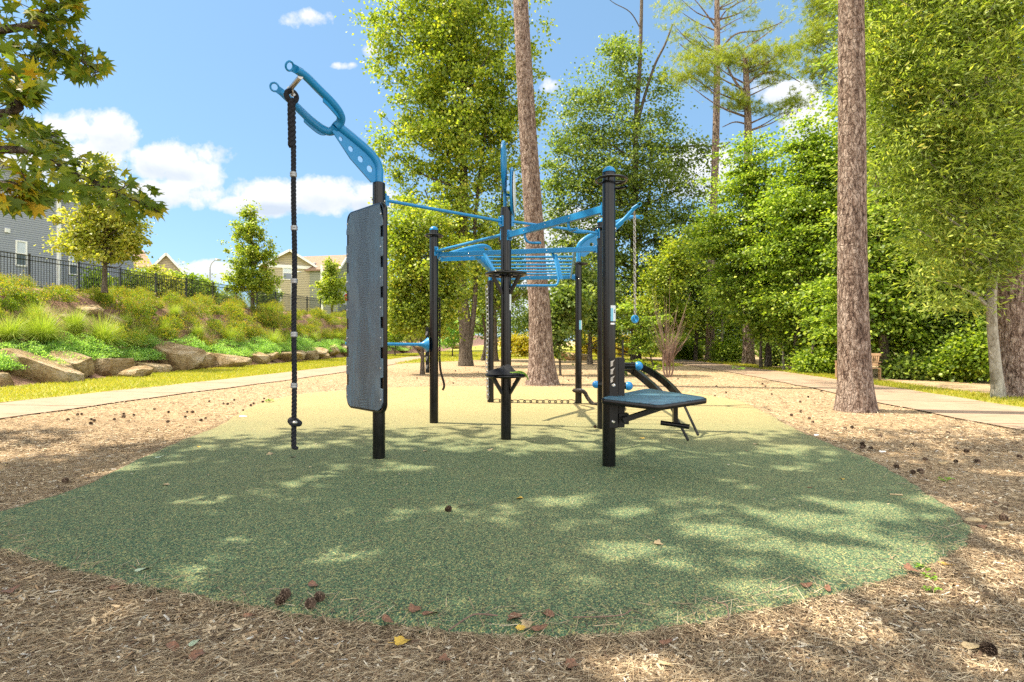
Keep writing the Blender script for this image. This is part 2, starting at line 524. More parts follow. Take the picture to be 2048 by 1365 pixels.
    bump(t, p, t.math('ADD', t.math('MULTIPLY', n2.outputs[0], 1.5), n3.outputs[0]), 1.0, 0.12)
    M['stone'] = m


ground_mats()


def island_mat(name, cols, rough=0.85, trans=0.0):
    m, t, p, o = mat(name)
    g = t.new('ShaderNodeNewGeometry')
    t.l.new(t.ramp(g.outputs['Random Per Island'], cols), p.inputs['Base Color'])
    p.inputs['Roughness'].default_value = rough
    p.inputs['Specular IOR Level'].default_value = 0.2
    return m


M['chips'] = island_mat('wood_chips', [(0, (.05, .035, .025)), (.15, (.14, .09, .06)), (.38, (.33, .225, .13)), (.62, (.48, .36, .225)), (.85, (.56, .46, .32)), (.97, (.60, .55, .46)), (1, (.68, .66, .62))])
M['straw'] = island_mat('pine_straw', [(0, (.09, .062, .042)), (.4, (.25, .18, .115)), (.8, (.43, .33, .21)), (1, (.58, .49, .35))])
M['cone'] = island_mat('pine_cone_scales', [(0, (.045, .03, .022)), (.6, (.10, .065, .045)), (1, (.21, .15, .11))])
M['fallen_rust'] = simple('rust_leaf', (0.22, 0.105, 0.06), 0.6, 0, 0.35, 5)
M['fallen_yellow'] = simple('yellow_leaf', (0.62, 0.40, 0.06), 0.55, 0, 0.15, 30)
M['fallen_tan'] = simple('tan_leaf', (0.48, 0.36, 0.20), 0.65, 0, 0.2, 30)
M['fallen_pale'] = simple('pale_green_leaf', (0.42, 0.50, 0.34), 0.6, 0, 0.15, 30)
M['weed'] = leaf_mat('weed_leaf', [(0, G(.13, .30, .03)), (1, G(.28, .46, .05))], 0.3)


# ------------------------------------------------------------------ object helpers
def tag(o, label=None, cat=None, group=None, kind=None):
    if label:
        o['label'] = label
    if cat:
        o['category'] = cat
    if group:
        o['group'] = group
    if kind:
        o['kind'] = kind
    return o


def empty(name, loc=(0, 0, 0), rz=0.0):
    o = bpy.data.objects.new(name, None)
    COL.objects.link(o)
    o.location = loc
    o.rotation_euler = (0, 0, rz)
    o.empty_display_size = 0.2
    return o


def link(name, me, m=None, parent=None, loc=(0, 0, 0), rot=(0, 0, 0)):
    o = bpy.data.objects.new(name, me)
    if m is not None:
        me.materials.clear()
        me.materials.append(M[m] if isinstance(m, str) else m)
    COL.objects.link(o)
    if parent is not None:
        o.parent = parent
    o.location = loc
    o.rotation_euler = rot
    return o


def copy_tree(o, parent=None):
    c = o.copy()
    COL.objects.link(c)
    c.parent = parent
    for ch in list(o.children):
        copy_tree(ch, c)
    return c


def np_mesh(name, co, faces_flat, sizes, smooth=False):
    me = bpy.data.meshes.new(name)
    co = np.asarray(co, np.float32).reshape(-1, 3)
    faces_flat = np.asarray(faces_flat, np.int32).ravel()
    sizes = np.asarray(sizes, np.int32)
    me.vertices.add(len(co))
    me.vertices.foreach_set('co', co.ravel())
    me.loops.add(len(faces_flat))
    me.loops.foreach_set('vertex_index', faces_flat)
    me.polygons.add(len(sizes))
    st = np.concatenate([[0], np.cumsum(sizes)[:-1]]).astype(np.int32)
    me.polygons.foreach_set('loop_start', st)
    me.update(calc_edges=True)
    me.validate()
    if smooth:
        me.polygons.foreach_set('use_smooth', np.ones(len(sizes), bool))
    return me


class MB:
    """collects shapes into one mesh"""
    def __init__(self):
        self.v = []
        self.f = []

    def add(self, vs, fs):
        b = len(self.v)
        self.v += [tuple(p) for p in vs]
        self.f += [[i + b for i in f] for f in fs]
        return self

    def box(self, c, s, rot=None, bevel=0.0):
        hx, hy, hz_ = s[0] / 2, s[1] / 2, s[2] / 2
        vs = [Vector((x, y, z)) for x in (-hx, hx) for y in (-hy, hy) for z in (-hz_, hz_)]
        if rot is not None:
            vs = [rot @ p for p in vs]
        c = Vector(c)
        vs = [p + c for p in vs]
        return self.add(vs, [(0, 1, 3, 2), (4, 6, 7, 5), (0, 4, 5, 1), (2, 3, 7, 6), (0, 2, 6, 4), (1, 5, 7, 3)])

    def beam(self, a, b, w, h):
        a, b = Vector(a), Vector(b)
        d = b - a
        q = d.to_track_quat('X', 'Z').to_matrix()
        return self.box((a + b) / 2, (d.length, w, h), q)

    def tube(self, pts, r, seg=12, cap=True):
        pts = [Vector(p) for p in pts]
        n = len(pts)
        rs = list(r) if hasattr(r, '__len__') else [r] * n
        tang = []
        for i in range(n):
            a = pts[max(i - 1, 0)]
            b = pts[min(i + 1, n - 1)]
            tang.append((b - a).normalized())
        t0 = tang[0]
        ref = Vector((0, 0, 1)) if abs(t0.z) < 0.9 else Vector((1, 0, 0))
        nx = t0.cross(ref).normalized()
        vs, fs = [], []
        for i in range(n):
            t = tang[i]
            nx = (nx - t * nx.dot(t))
            nx = nx.normalized() if nx.length > 1e-6 else t.orthogonal().normalized()
            ny = t.cross(nx)
            for k in range(seg):
                a = 2 * math.pi * k / seg
                vs.append(pts[i] + (nx * math.cos(a) + ny * math.sin(a)) * rs[i])
        for i in range(n - 1):
            for k in range(seg):
                k2 = (k + 1) % seg
                fs.append((i * seg + k, i * seg + k2, (i + 1) * seg + k2, (i + 1) * seg + k))
        if cap:
            fs.append(tuple(reversed(range(seg))))
            fs.append(tuple((n - 1) * seg + k for k in range(seg)))
        return self.add(vs, fs)

    def torus(self, c, R_, r, axis=(0, 0, 1), seg=32, sub=10, sq=1.0, arc=1.0, start=0.0):
        q = Vector(axis).to_track_quat('Z', 'Y').to_matrix()
        c = Vector(c)
        pts = []
        n = int(seg * arc)
        vs, fs = [], []
        closed = arc >= 0.999
        cnt = n if closed else n + 1
        for i in range(cnt):
            a = start + 2 * math.pi * arc * i / n
            rad = Vector((math.cos(a), math.sin(a) * sq, 0))
            ctr = rad * R_
            rd = Vector((math.cos(a), math.sin(a), 0))
            for k in range(sub):
                b = 2 * math.pi * k / sub
                vs.append(c + q @ (ctr + rd * (r * math.cos(b)) + Vector((0, 0, r * math.sin(b)))))
        for i in range(n if closed else n):
            i2 = (i + 1) % cnt
            for k in range(sub):
                k2 = (k + 1) % sub
                fs.append((i * sub + k, i2 * sub + k, i2 * sub + k2, i * sub + k2))
        return self.add(vs, fs)

    def lathe(self, prof, c=(0, 0, 0), seg=24, axis=(0, 0, 1)):
        """prof: (radius, height) pairs"""
        q = Vector(axis).to_track_quat('Z', 'Y').to_matrix()
        c = Vector(c)
        vs, fs = [], []
        for (r_, h_) in prof:
            for k in range(seg):
                a = 2 * math.pi * k / seg
                vs.append(c + q @ Vector((r_ * math.cos(a), r_ * math.sin(a), h_)))
        for i in range(len(prof) - 1):
            for k in range(seg):
                k2 = (k + 1) % seg
                fs.append((i * seg + k, i * seg + k2, (i + 1) * seg + k2, (i + 1) * seg + k))
        fs.append(tuple(reversed(range(seg))))
        fs.append(tuple((len(prof) - 1) * seg + k for k in range(seg)))
        return self.add(vs, fs)

    def ball(self, c, r, seg=16, sx=1, sy=1, sz=1, half=False):
        n = 9
        prof = []
        a0 = 0 if half else -90
        for i in range(n):
            a = R(a0 + (90 - a0) * i / (n - 1))
            prof.append((max(r * math.cos(a), 1e-4) * sx, r * math.sin(a) * sz))
        return self.lathe(prof, c, seg)

    def prism(self, poly, th, mtx):
        """poly in local xy, thickness th along local z, mtx 4x4"""
        n = len(poly)
        vs = [mtx @ Vector((x, y, -th / 2)) for x, y in poly] + [mtx @ Vector((x, y, th / 2)) for x, y in poly]
        fs = [tuple(reversed(range(n))), tuple(range(n, 2 * n))]
        for i in range(n):
            j = (i + 1) % n
            fs.append((i, j, j + n, i + n))
        return self.add(vs, fs)

    def build(self, name, m, parent=None, smooth=True, angle=35, loc=(0, 0, 0), rot=(0, 0, 0), bevel=0.0):
        me = bpy.data.meshes.new(name)
        me.from_pydata(self.v, [], self.f)
        me.validate()
        bm = bmesh.new()
        bm.from_mesh(me)
        bmesh.ops.recalc_face_normals(bm, faces=bm.faces)
        bm.to_mesh(me)
        bm.free()
        if smooth:
            me.polygons.foreach_set('use_smooth', [True] * len(me.polygons))
            me.set_sharp_from_angle(angle=R(angle))
        o = link(name, me, m, parent, loc, rot)
        if bevel:
            b = o.modifiers.new('bevel', 'BEVEL')
            b.width = bevel
            b.segments = 2
            b.limit_method = 'ANGLE'
        return o


def spline(pts, n=8):
    """Catmull-Rom through 3D points"""
    P = [Vector(p) for p in pts]
    P = [P[0] * 2 - P[1]] + P + [P[-1] * 2 - P[-2]]
    out = []
    for i in range(1, len(P) - 2):
        for k in range(n):
            t = k / n
            a, b, c, d = P[i - 1], P[i], P[i + 1], P[i + 2]
            out.append(0.5 * ((2 * b) + (c - a) * t + (2 * a - 5 * b + 4 * c - d) * t * t + (3 * b - a - 3 * c + d) * t ** 3))
    out.append(P[-2])
    return out


def poly_sheet(name, pts, z, m, n=6, closed=True, zf=None):
    P = [Vector((p[0], p[1], 0)) for p in pts]
    out = []
    L = len(P)
    for i in range(L):
        a, b, c, d = P[i - 1], P[i], P[(i + 1) % L], P[(i + 2) % L]
        for k in range(n):
            t = k / n
            out.append(0.5 * ((2 * b) + (c - a) * t + (2 * a - 5 * b + 4 * c - d) * t * t + (3 * b - a - 3 * c + d) * t ** 3))
    return out


# ------------------------------------------------------------------ the ground and what is laid on it
def grid_axis(segs):
    out = []
    for a, b, n in segs:
        out += list(np.linspace(a, b, n, endpoint=False))
    out.append(segs[-1][1])
    return np.array(out)


gx = grid_axis([(-1500, -120, 6), (-120, -26, 12), (-26, -8, 60), (-8, 16, 12), (16, 120, 10), (120, 1500, 6)])
gy = grid_axis([(-1200, -30, 6), (-30, 0, 8), (0, 60, 90), (60, 140, 16), (140, 1800, 8)])
GX, GY = np.meshgrid(gx, gy)
GZ = gz(GX, GY)
nxg, nyg = len(gx), len(gy)
idx = np.arange(nxg * nyg).reshape(nyg, nxg)
q = np.stack([idx[:-1, :-1], idx[:-1, 1:], idx[1:, 1:], idx[1:, :-1]], -1).reshape(-1, 4)
gme = np_mesh('ground', np.stack([GX, GY, GZ], -1).reshape(-1, 3), q, np.full(len(q), 4), True)
ground = link('ground', gme, 'mulch')
gme.materials.append(M['bank'])
gme.materials.append(M['lawn'])
mi = np.zeros(len(q), np.int32)
cc = np.stack([GX, GY, GZ], -1).reshape(-1, 3)[q].mean(1)
mi[cc[:, 2] > 0.02] = 1
mi[cc[:, 2] > 3.29] = 2
gme.polygons.foreach_set('material_index', mi)
tag(ground, kind='structure')


def flat_sheet(name, outline, z, m):
    me = bpy.data.meshes.new(name)
    bm = bmesh.new()
    vs = [bm.verts.new((p[0], p[1], z)) for p in outline]
    f = bm.faces.new(vs)
    bmesh.ops.triangulate(bm, faces=[f])
    bmesh.ops.recalc_face_normals(bm, faces=bm.faces)
    for f in bm.faces:
        if f.normal.z < 0:
            f.normal_flip()
    bm.to_mesh(me)
    bm.free()
    o = link(name, me, m)
    tag(o, kind='structure')
    return o


def wobble(outline, amp, seed=0):
    r_ = random.Random(seed)
    return [(p[0] + r_.uniform(-amp, amp), p[1] + r_.uniform(-amp, amp)) for p in outline]


def straight(pts, step=1.3):
    out = []
    for i, a in enumerate(pts):
        b = pts[(i + 1) % len(pts)]
        n = max(1, min(12, int(math.hypot(b[0] - a[0], b[1] - a[1]) / step)))
        out += [(a[0] + (b[0] - a[0]) * k / n, a[1] + (b[1] - a[1]) * k / n) for k in range(n)]
    return out


LAWN_L = [(-10.6, -10), (-10.4, 4), (-10.2, 10.8), (-9.35, 14), (-8.9, 20), (-8.2, 26.6), (-7.9, 44), (-8.2, 52), (-9.6, 52.5), (-12.2, 42), (-12.5, 30),
          (-13.3, 24.5), (-13.5, 20), (-13.4, 15), (-13.2, 9), (-13.3, -10)]
PATH_C = [(-9.2, -8), (-9.1, 3), (-9.05, 9), (-8.55, 13.4), (-7.75, 20), (-7.3, 28), (-7.1, 38), (-6.0, 45.5), (-2.0, 49.5), (3.0, 49), (7.6, 43), (10.1, 34),
          (10.0, 26.5), (9.3, 18), (8.8, 13.8), (8.15, 9), (7.6, 4), (6.8, -3), (6, -9)]
pc = spline([(a, b, 0) for a, b in PATH_C], 8)
left, right = [], []
for i, p in enumerate(pc):
    a = pc[max(i - 1, 0)]
    b = pc[min(i + 1, len(pc) - 1)]
    d = (b - a).normalized()
    nrm = Vector((-d.y, d.x, 0))
    jl = 1.0 + 0.035 * math.sin(i * 1.7) + 0.03 * math.sin(i * 0.63)
    w_ = 1.08
    left.append(p + nrm * w_ * jl)
    right.append(p - nrm * w_ * (2 - jl))
vs = [(p.x, p.y, 0.022) for p in left] + [(p.x, p.y, 0.022) for p in right]
n_ = len(pc)
fs = [(i, i + 1, n_ + i + 1, n_ + i) for i in range(n_ - 1)]
mb = MB().add(vs, fs)
path = mb.build('path', 'path', smooth=False)
tag(path, kind='structure')
lawn1 = flat_sheet('lawn', wobble([(p.x, p.y) for p in poly_sheet('', LAWN_L, 0, None, 5)], 0.05, 3), 0.008, 'lawn')
LAWN_F = [(-6.4, 29), (-3.5, 33), (0, 37), (4, 37.5), (6.4, 32), (7.6, 26), (8.6, 27), (9.0, 34), (9.5, 41), (12.4, 40), (20, 60), (60, 120), (-10, 150), (-8.6, 60), (-7.0, 50), (-6.3, 40)]
lx, ly = np.meshgrid(np.arange(-10, 60, .5), np.arange(25, 150, .5))
lpoly = wobble(straight(LAWN_F), 0.07, 4)
lin = None
LAWN_R = [(9.0, 6), (9.3, 9), (9.8, 13), (10.2, 17), (10.8, 22), (11.0, 30), (11.9, 36), (12.6, 34), (12.0, 24), (11.5, 18), (11.0, 14), (10.9, 11), (10.7, 8), (10.2, 5)]
lawn3 = flat_sheet('lawn', wobble([(p.x, p.y) for p in poly_sheet('', LAWN_R, 0, None, 5)], 0.08, 5), 0.008, 'lawn')

# rubber crumb pad with a rounded, raised edge
PAD = [(-3.6, 3.62), (-3.56, 4.4), (-3.93, 6.12), (-4.18, 7.72), (-4.79, 10.06), (-4.7, 12.2), (-2.9, 13.9), (0, 14.2), (3.3, 13.2), (4.5, 11.2),
       (4.25, 9.03), (3.95, 7.72), (3.75, 6.57), (3.62, 5.38), (3.31, 4.33), (3.05, 3.62), (2.77, 3.25), (2.43, 3.0), (2.02, 2.76), (1.53, 2.55),
       (1.1, 2.39), (.707, 2.26), (.374, 2.19), (-.05, 2.19), (-.49, 2.26), (-.91, 2.35), (-1.45, 2.52), (-1.97, 2.69), (-2.51, 2.91), (-3.2, 3.26)]
outl = poly_sheet('', PAD, 0, None, 8)
ctr = Vector((0, 7, 0))
rings = []
for (inset, z) in ((0.0, -0.02), (0.006, 0.018), (0.02, 0.034), (0.05, 0.044), (0.10, 0.048)):
    ring = []
    for i, p in enumerate(outl):
        a, b = outl[i - 1], outl[(i + 1) % len(outl)]
        d = (b - a).normalized()
        nn = Vector((-d.y, d.x, 0))
        if nn.dot(ctr - p) < 0:
            nn = -nn
        jj = 0.012 * math.sin(i * 2.3) + 0.01 * math.sin(i * 0.9)
        ring.append(Vector((p.x, p.y, 0)) + nn * (inset + jj) + Vector((0, 0, z)))
    rings.append(ring)
bm = bmesh.new()
bv = [[bm.verts.new(p) for p in ring] for ring in rings]
for a in range(len(bv) - 1):
    for i in range(len(outl)):
        j = (i + 1) % len(outl)
        bm.faces.new((bv[a][i], bv[a][j], bv[a + 1][j], bv[a + 1][i]))
top = bm.faces.new(bv[-1])
bmesh.ops.triangulate(bm, faces=[top])
bmesh.ops.recalc_face_normals(bm, faces=bm.faces)
pme = bpy.data.meshes.new('rubber_pad')
bm.to_mesh(pme)
bm.free()
pad = link('rubber_surface', pme, 'pad')
tag(pad, kind='structure')
PADZ = 0.048
pad_poly = np.array([(p.x, p.y) for p in outl])


def in_poly(x, y, poly):
    x = np.asarray(x)
    y = np.asarray(y)
    inside = np.zeros(x.shape, bool)
    n = len(poly)
    j = n - 1
    for i in range(n):
        xi, yi = poly[i]
        xj, yj = poly[j]
        c = ((yi > y) != (yj > y)) & (x < (xj - xi) * (y - yi) / (yj - yi + 1e-12) + xi)
        inside ^= c
        j = i
    return inside


lin = in_poly(lx + .25, ly + .25, lpoly)
lqx, lqy = lx[lin], ly[lin]
lco = np.stack([np.stack([lqx + i_, lqy + j_, np.full(lqx.shape, .012)], -1) for i_, j_ in ((0, 0), (.5, 0), (.5, .5), (0, .5))], 1).reshape(-1, 3)
lawn2 = link('lawn', np_mesh('lawn', lco, np.arange(len(lco)), np.full(len(lqx), 4)), 'lawn')
tag(lawn2, kind='structure')

# ------------------------------------------------------------------ the fitness rig (one thing that would move together)
P1 = Vector((.921, 5.13, 0)); P2 = Vector((-1.347, 5.465, 0)); P3 = Vector((-.072, 6.51, 0)); P4 = Vector((-1.129, 7.81, 0))
P5 = Vector((1.216, 7.30, 0)); P6 = Vector((-.416, 10.46, 0)); P7 = Vector((1.258, 10.22, 0))
PR = 0.0625
rig = empty('outdoor_fitness_rig', (P3.x, P3.y, PADZ))
tag(rig, 'black and blue exercise frame of seven joined posts on the green rubber surface', 'exercise frame')
RO = -rig.location


def rp(mbx, name, m, parent=None, **kw):
    """a part (world coordinates) of the rig, or a sub-part of one of its parts"""
    if parent is None:
        return mbx.build(name, m, rig, loc=RO, **kw)
    return mbx.build(name, m, parent, **kw)


def V(x, y, z):
    return Vector((x, y, z))


def post(P, top, cap=None, label=None, bolts=()):
    b = MB().lathe([(PR, -0.05), (PR, top - .006), (PR - .006, top)], P, 36)
    o = rp(b, 'post', 'black')
    o['label'] = label
    if cap:
        c = MB().lathe([(PR * math.cos(a), PR * .95 * math.sin(a)) for a in [R(k) for k in (0, 15, 30, 45, 60, 75, 88)]], P + V(0, 0, top), 28)
        rp(c, 'dome_cap', 'blue', o)
    for (ang, z) in bolts:
        d = V(math.cos(ang), math.sin(ang), 0)
        rp(MB().lathe([(.011, 0), (.011, .005), (.007, .010)], P + d * PR + V(0, 0, z), 10, d), 'bolt', 'bolt', o)
    return o


CF = -math.pi / 2
p1 = post(P1, 2.83, True, 'thick black post at front right with a grip ring', [(CF + 1.0, 2.29), (CF + 1.0, 2.19)])
p2 = post(P2, 2.83, False, 'black post carrying the blue rope arm and the grip board', [(CF + 1.3, 2.64), (CF - 1.4, 2.66)])
p3 = post(P3, 2.84, False, 'central black post with two round shelves', [(CF + 1.1, 1.10)])
p4 = post(P4, 2.83, True, 'black post at the left with a blue dome cap')
p5 = post(P5, 2.83, True, 'black post standing just behind the front right post')
p6 = post(P6, 2.40, False, 'rear left black post hung with a climbing chain')
p7 = post(P7, 2.72, False, 'rear right black post with a blue chain arm', [(CF, 2.4)])


# grip rings on posts
def grip_ring(P, z, r, off, parent, arc=1.0, start=0.0):
    c = P + V(off[0], off[1], z)
    b = MB().torus(c, r, .0125, (0, 0, 1), 40, 10, arc=arc, start=start)
    for a in (0.3, 2.3, 4.4):
        d = V(math.cos(a), math.sin(a), 0)
        e = c + d * r
        b.tube([P + V(0, 0, z) + d * .04, e], .009, 8)
    rp(b, 'grip_ring', 'black', parent)


grip_ring(P1, 2.755, .145, (.02, -.01), p1)
b = MB().torus(P1 + V(.045, -.06, 2.70), .115, .0125, (0.12, 0, 1), 40, 10, arc=.3, start=R(-75))
rp(b, 'lower_grip', 'black', p1)
grip_ring(P4, 2.75, .125, (.0, .0), p4)
grip_ring(P7, 2.69, .12, (.05, 0), p7)
grip_ring(P5, 2.74, .12, (.0, 0), p5)


def bracket(P, Q, z, parent, h=.13, w=.055):
    """blue clamp plate on a post facing Q"""
    d = (Q - P).normalized()
    q_ = d.to_track_quat('X', 'Z').to_matrix()
    b = MB().box(P + d * (PR + .006) + V(0, 0, z), (.016, w, h), q_)
    b.box(P + d * (PR + .03) + V(0, 0, z), (.04, .012, h * .8), q_)
    o = rp(b, 'clamp_plate', 'blue', parent, smooth=False)
    for s in (-1, 1):
        rp(MB().ball(P + d * (PR + .016) + V(0, 0, z + s * h * .38), .009, 10), 'bolt', 'bolt', o)


def round_bar(P, Q, z, r, name, lab, sag=0):
    d = (Q - P).normalized()
    a, c = P + d * (PR + .02) + V(0, 0, z), Q - d * (PR + .02) + V(0, 0, z)
    o = rp(MB().tube([a, c], r, 16), name, 'blue', smooth=True)
    o['label'] = lab
    bracket(P, Q, z, o)
    bracket(Q, P, z, o)
    return o


def beam(P, Q, z, w, h, name, lab):
    d = (Q - P).normalized()
    a, c = P + d * (PR + .015) + V(0, 0, z), Q - d * (PR + .015) + V(0, 0, z)
    o = rp(MB().beam(a, c, w, h), name, 'blue', smooth=False, bevel=.004)
    o['label'] = lab
    bracket(P, Q, z, o, h * 1.7, w * 1.2)
    bracket(Q, P, z, o, h * 1.7, w * 1.2)
    for t in (.2, .45, .7):
        pnt = a.lerp(c, t)
        s = V(d.y, -d.x, 0)
        rp(MB().ball(pnt + s * (w / 2), .008, 8), 'bolt', 'bolt', o)
    return o


round_bar(P2, P3, 2.665, .0175, 'pull_up_bar', 'long thin blue bar from the rope arm post to the centre post')
round_bar(P3, P5, 2.68, .0175, 'pull_up_bar', 'thin blue bar from the centre post to the post behind the front right one')
round_bar(P3, P4, 2.52, .021, 'pull_up_bar', 'blue bar from the centre post to the left capped post')
bm1 = beam(P3, P1, 2.495, .05, .072, 'overhead_beam', 'square blue beam with hook grips from the centre post to the front right post')
beam(P4, P5, 2.475, .05, .066, 'overhead_beam', 'square blue beam along the front of the ladder')
beam(P6, P7, 2.44, .05, .07, 'overhead_beam', 'square blue beam along the rear of the ladder')

# hook grips under the front right beam
d31 = (P1 - P3).normalized()
n31 = V(-d31.y, d31.x, 0)            # away from the camera
for t, sgn in ((.22, 1), (.66, -1)):
    base = P3.lerp(P1, t) + V(0, 0, 2.46)
    for sg in ((sgn,) if t < .5 else (1, -1)):
        k = V(.9, .1, 0) if sg > 0 else V(.35, -.9, 0)
        k.normalize()
        pts = spline([base, base + V(0, 0, -.045) + k * .004, base + V(0, 0, -.085) + k * .03, base + V(0, 0, -.10) + k * .08, base + V(0, 0, -.10) + k * .19], 5)
        rp(MB().tube(pts, .014, 12), 'hook_grip', 'blue', bm1)

# ladder rungs between the two beams
lad = rp(MB().beam(V(-.39, 7.66, 2.475), V(-.345, 10.43, 2.44), .035, .055).beam(V(.86, 7.38, 2.475), V(1.11, 10.22, 2.44), .035, .055), 'ladder_rail', 'blue', smooth=False, bevel=.003)
for i in range(6):
    Y = 7.98 + i * .40
    t = (Y - 7.5) / 2.8
    rp(MB().tube([V(-.385 + .04 * t, Y, 2.468), V(.87 + .24 * t, Y - .03, 2.468)], .0165, 12), 'rung', 'blue', lad)

# U shaped hanging bar under the ladder
pts = [V(-.385, 7.50, 2.44), V(-.34, 7.42, 2.30), V(-.18, 7.30, 2.07)]
pts += spline([V(-.18, 7.30, 2.07), V(-.10, 7.27, 1.99), V(.0, 7.26, 1.975), V(.30, 7.26, 1.975), V(.52, 7.26, 1.975), V(.60, 7.27, 1.99), V(.635, 7.29, 2.07)], 5)[1:]
pts += [V(.60, 7.40, 2.30), V(.565, 7.48, 2.44)]
ub = rp(MB().tube(pts, .0165, 12), 'hanging_u_bar', 'blue')
rp(MB().beam(V(.60, 7.44, 2.42), V(.665, 7.27, 2.06), .045, .018), 'hanger_plate', 'blue', ub, smooth=False)
rp(MB().beam(V(-.37, 7.46, 2.42), V(-.2, 7.27, 2.1), .045, .018), 'hanger_plate', 'blue', ub, smooth=False)


# ---------------------------------------------------------------- perforated forked arms
def solve(px, py, P, d, n, l):
    k = (px - 1024) / F
    s = (k * (P.y + n.y * l) - P.x - n.x * l) / (d.x - k * d.y)
    Y = P.y + d.y * s + n.y * l
    return s, H + (683 - py) / F * Y


def holed_plate(name, outline, holes, th, m, parent, mtx):
    """flat plate with round holes; outline and holes in plate coordinates"""
    cu = bpy.data.curves.new(name, 'CURVE')
    cu.dimensions = '2D'
    cu.fill_mode = 'BOTH'
    cu.extrude = th / 2
    sp = cu.splines.new('POLY')
    sp.points.add(len(outline) - 1)
    for i, (x, y) in enumerate(outline):
        sp.points[i].co = (x, y, 0, 1)
    sp.use_cyclic_u = True
    for (x, y, r) in holes:
        sp = cu.splines.new('POLY')
        sp.points.add(23)
        for i in range(24):
            a = 2 * math.pi * i / 24
            sp.points[i].co = (x + r * math.cos(a), y + r * math.sin(a), 0, 1)
        sp.use_cyclic_u = True
    tmp = bpy.data.objects.new('tmp', cu)
    COL.objects.link(tmp)
    dg = bpy.context.evaluated_depsgraph_get()
    me = bpy.data.meshes.new_from_object(tmp.evaluated_get(dg))
    bpy.data.objects.remove(tmp)
    bpy.data.curves.remove(cu)
    me.name = name
    me.transform(mtx)
    return link(name, me, m, parent)


ARM_D = V(-.68, -.73, 0).normalized()
ARM_N = V(-ARM_D.y, ARM_D.x, 0)
S = lambda px, py, l=0.0: (lambda s, z: (s, l, z))(*solve(px, py, P2, ARM_D, ARM_N, l))
arm_main = [(0, 0, 2.74), (0, 0, 2.88), (0, 0, 2.97), S(752, 323), S(738, 305), S(712, 282), S(680, 256)]
junction = S(672, 254)
# plate under the main tube
pl_out = [(0.012, 2.84), (.0, 3.02), S(750, 322)[::2], S(738, 304)[::2], S(680, 255)[::2], S(664, 263)[::2], S(700, 318)[::2], S(742, 366)[::2]]
pl_holes = []
for (hx, hy, hr) in ((681, 279, 4.2), (701, 299, 5.4), (720.5, 319.5, 6.0), (739, 339, 6.6)):
    s_, z_ = solve(hx, hy, P2, ARM_D, ARM_N, 0)
    pl_holes.append((s_, z_, hr * (P2.y + ARM_D.y * s_) / F * 1.05))
prB = [junction, S(680, 246, .03), S(682, 236, .07), S(676, 222, .12), S(660, 202, .17), S(636, 178, .21), S(610, 152, .25), S(592, 140, .28)]
prA = [junction, S(668, 260, -.03), S(658, 264, -.07), S(642, 257, -.12), S(620, 240, -.17), S(600, 221, -.2), S(580, 201, -.24), S(564, 186, -.28)]
ringB = S(579, 133, .30)
ringA = S(549, 175, -.30)
barB = S(601, 154, .265)
barA = S(570, 192, -.26)


def forked_arm(P, d, parent_root, lab, top_z=0.0, k=1.0):
    n = V(-d.y, d.x, 0)

    def w(q):
        return P + d * q[0] * k + n * q[1] * k + V(0, 0, (q[2] - 2.8) * k + 2.8 + top_z)
    o = rp(MB().tube(spline([w(q) for q in arm_main], 5), .043, 20), 'forked_arm', 'blue')
    o['label'] = lab
    mtx = Matrix.Translation(P + V(0, 0, top_z + 2.8 * (1 - k))) @ Matrix((
        (d.x * k, 0, n.x, 0), (d.y * k, 0, n.y, 0), (0, k, 0, 0), (0, 0, 0, 1)))
    holed_plate('gusset_plate', pl_out, pl_holes, .014, 'blue', o, mtx)
    for pr, rg, nm in ((prA, ringA, -1), (prB, ringB, 1)):
        pts = spline([w(q) for q in pr], 5)
        rr = list(np.linspace(.042, .034, len(pts)))
        po = rp(MB().tube(pts, rr, 16), 'prong', 'blue', o)
        # flat web along the inner bend
        i0, i1 = int(len(pts) * .28), int(len(pts) * .68)
        web = [p + V(0, 0, -.075 * math.sin(min(1, (k + 1.5) / (i1 - i0) * 1.5) * math.pi / 2)) for k, p in enumerate(pts[i0:i1])]
        vs, fs = [], []
        for p_, q_ in zip(pts[i0:i1], web):
            for dd in (-.006, .006):
                vs.append(p_ + n * dd)
                vs.append(q_ + n * dd)
        for kw in range(len(web) - 1):
            a0, b0 = kw * 4, (kw + 1) * 4
            fs += [(a0, a0 + 1, b0 + 1, b0), (a0 + 2, b0 + 2, b0 + 3, a0 + 3), (a0 + 1, a0 + 3, b0 + 3, b0 + 1)]
        e0 = (len(web) - 1) * 4
        fs += [(0, 2, 3, 1), (e0, e0 + 1, e0 + 3, e0 + 2)]
        rp(MB().add(vs, fs), 'web', 'blue', po, smooth=False)
        # flattened tongue and ring end
        tip, rc = w(pr[-1]), w(rg)
        dirv = (rc - tip).normalized()
        ax = dirv.cross(dirv.cross(V(.45, -1, -.5))).normalized()
        b = MB().torus(rc, .036, .009, ax, 28, 8)
        side = ax.cross(dirv)
        qm = Matrix((dirv, side, ax)).transposed()
        b.box((tip - dirv * .06 + rc - dirv * .034) / 2, ((rc - tip).length + .026, .066, .02), qm)
        rp(b, 'ring_end', 'blue', po)
    bar = rp(MB().tube([w(barA), w(barB)], .021, 16), 'cross_bar', 'steel', o)
    mid = (w(barA) + w(barB)) / 2
    return o, w(barA).lerp(w(barB), .12), w


arm1, hang1, w1 = forked_arm(P2, ARM_D, rig, 'large forked blue arm with four round holes, reaching out over the pad to hold the rope')
D7 = V(1, -.06, 0).normalized()
arm7, hang7, w7 = forked_arm(P7, D7, rig, 'forked blue arm at the rear right holding the chain', .0, 1.17)

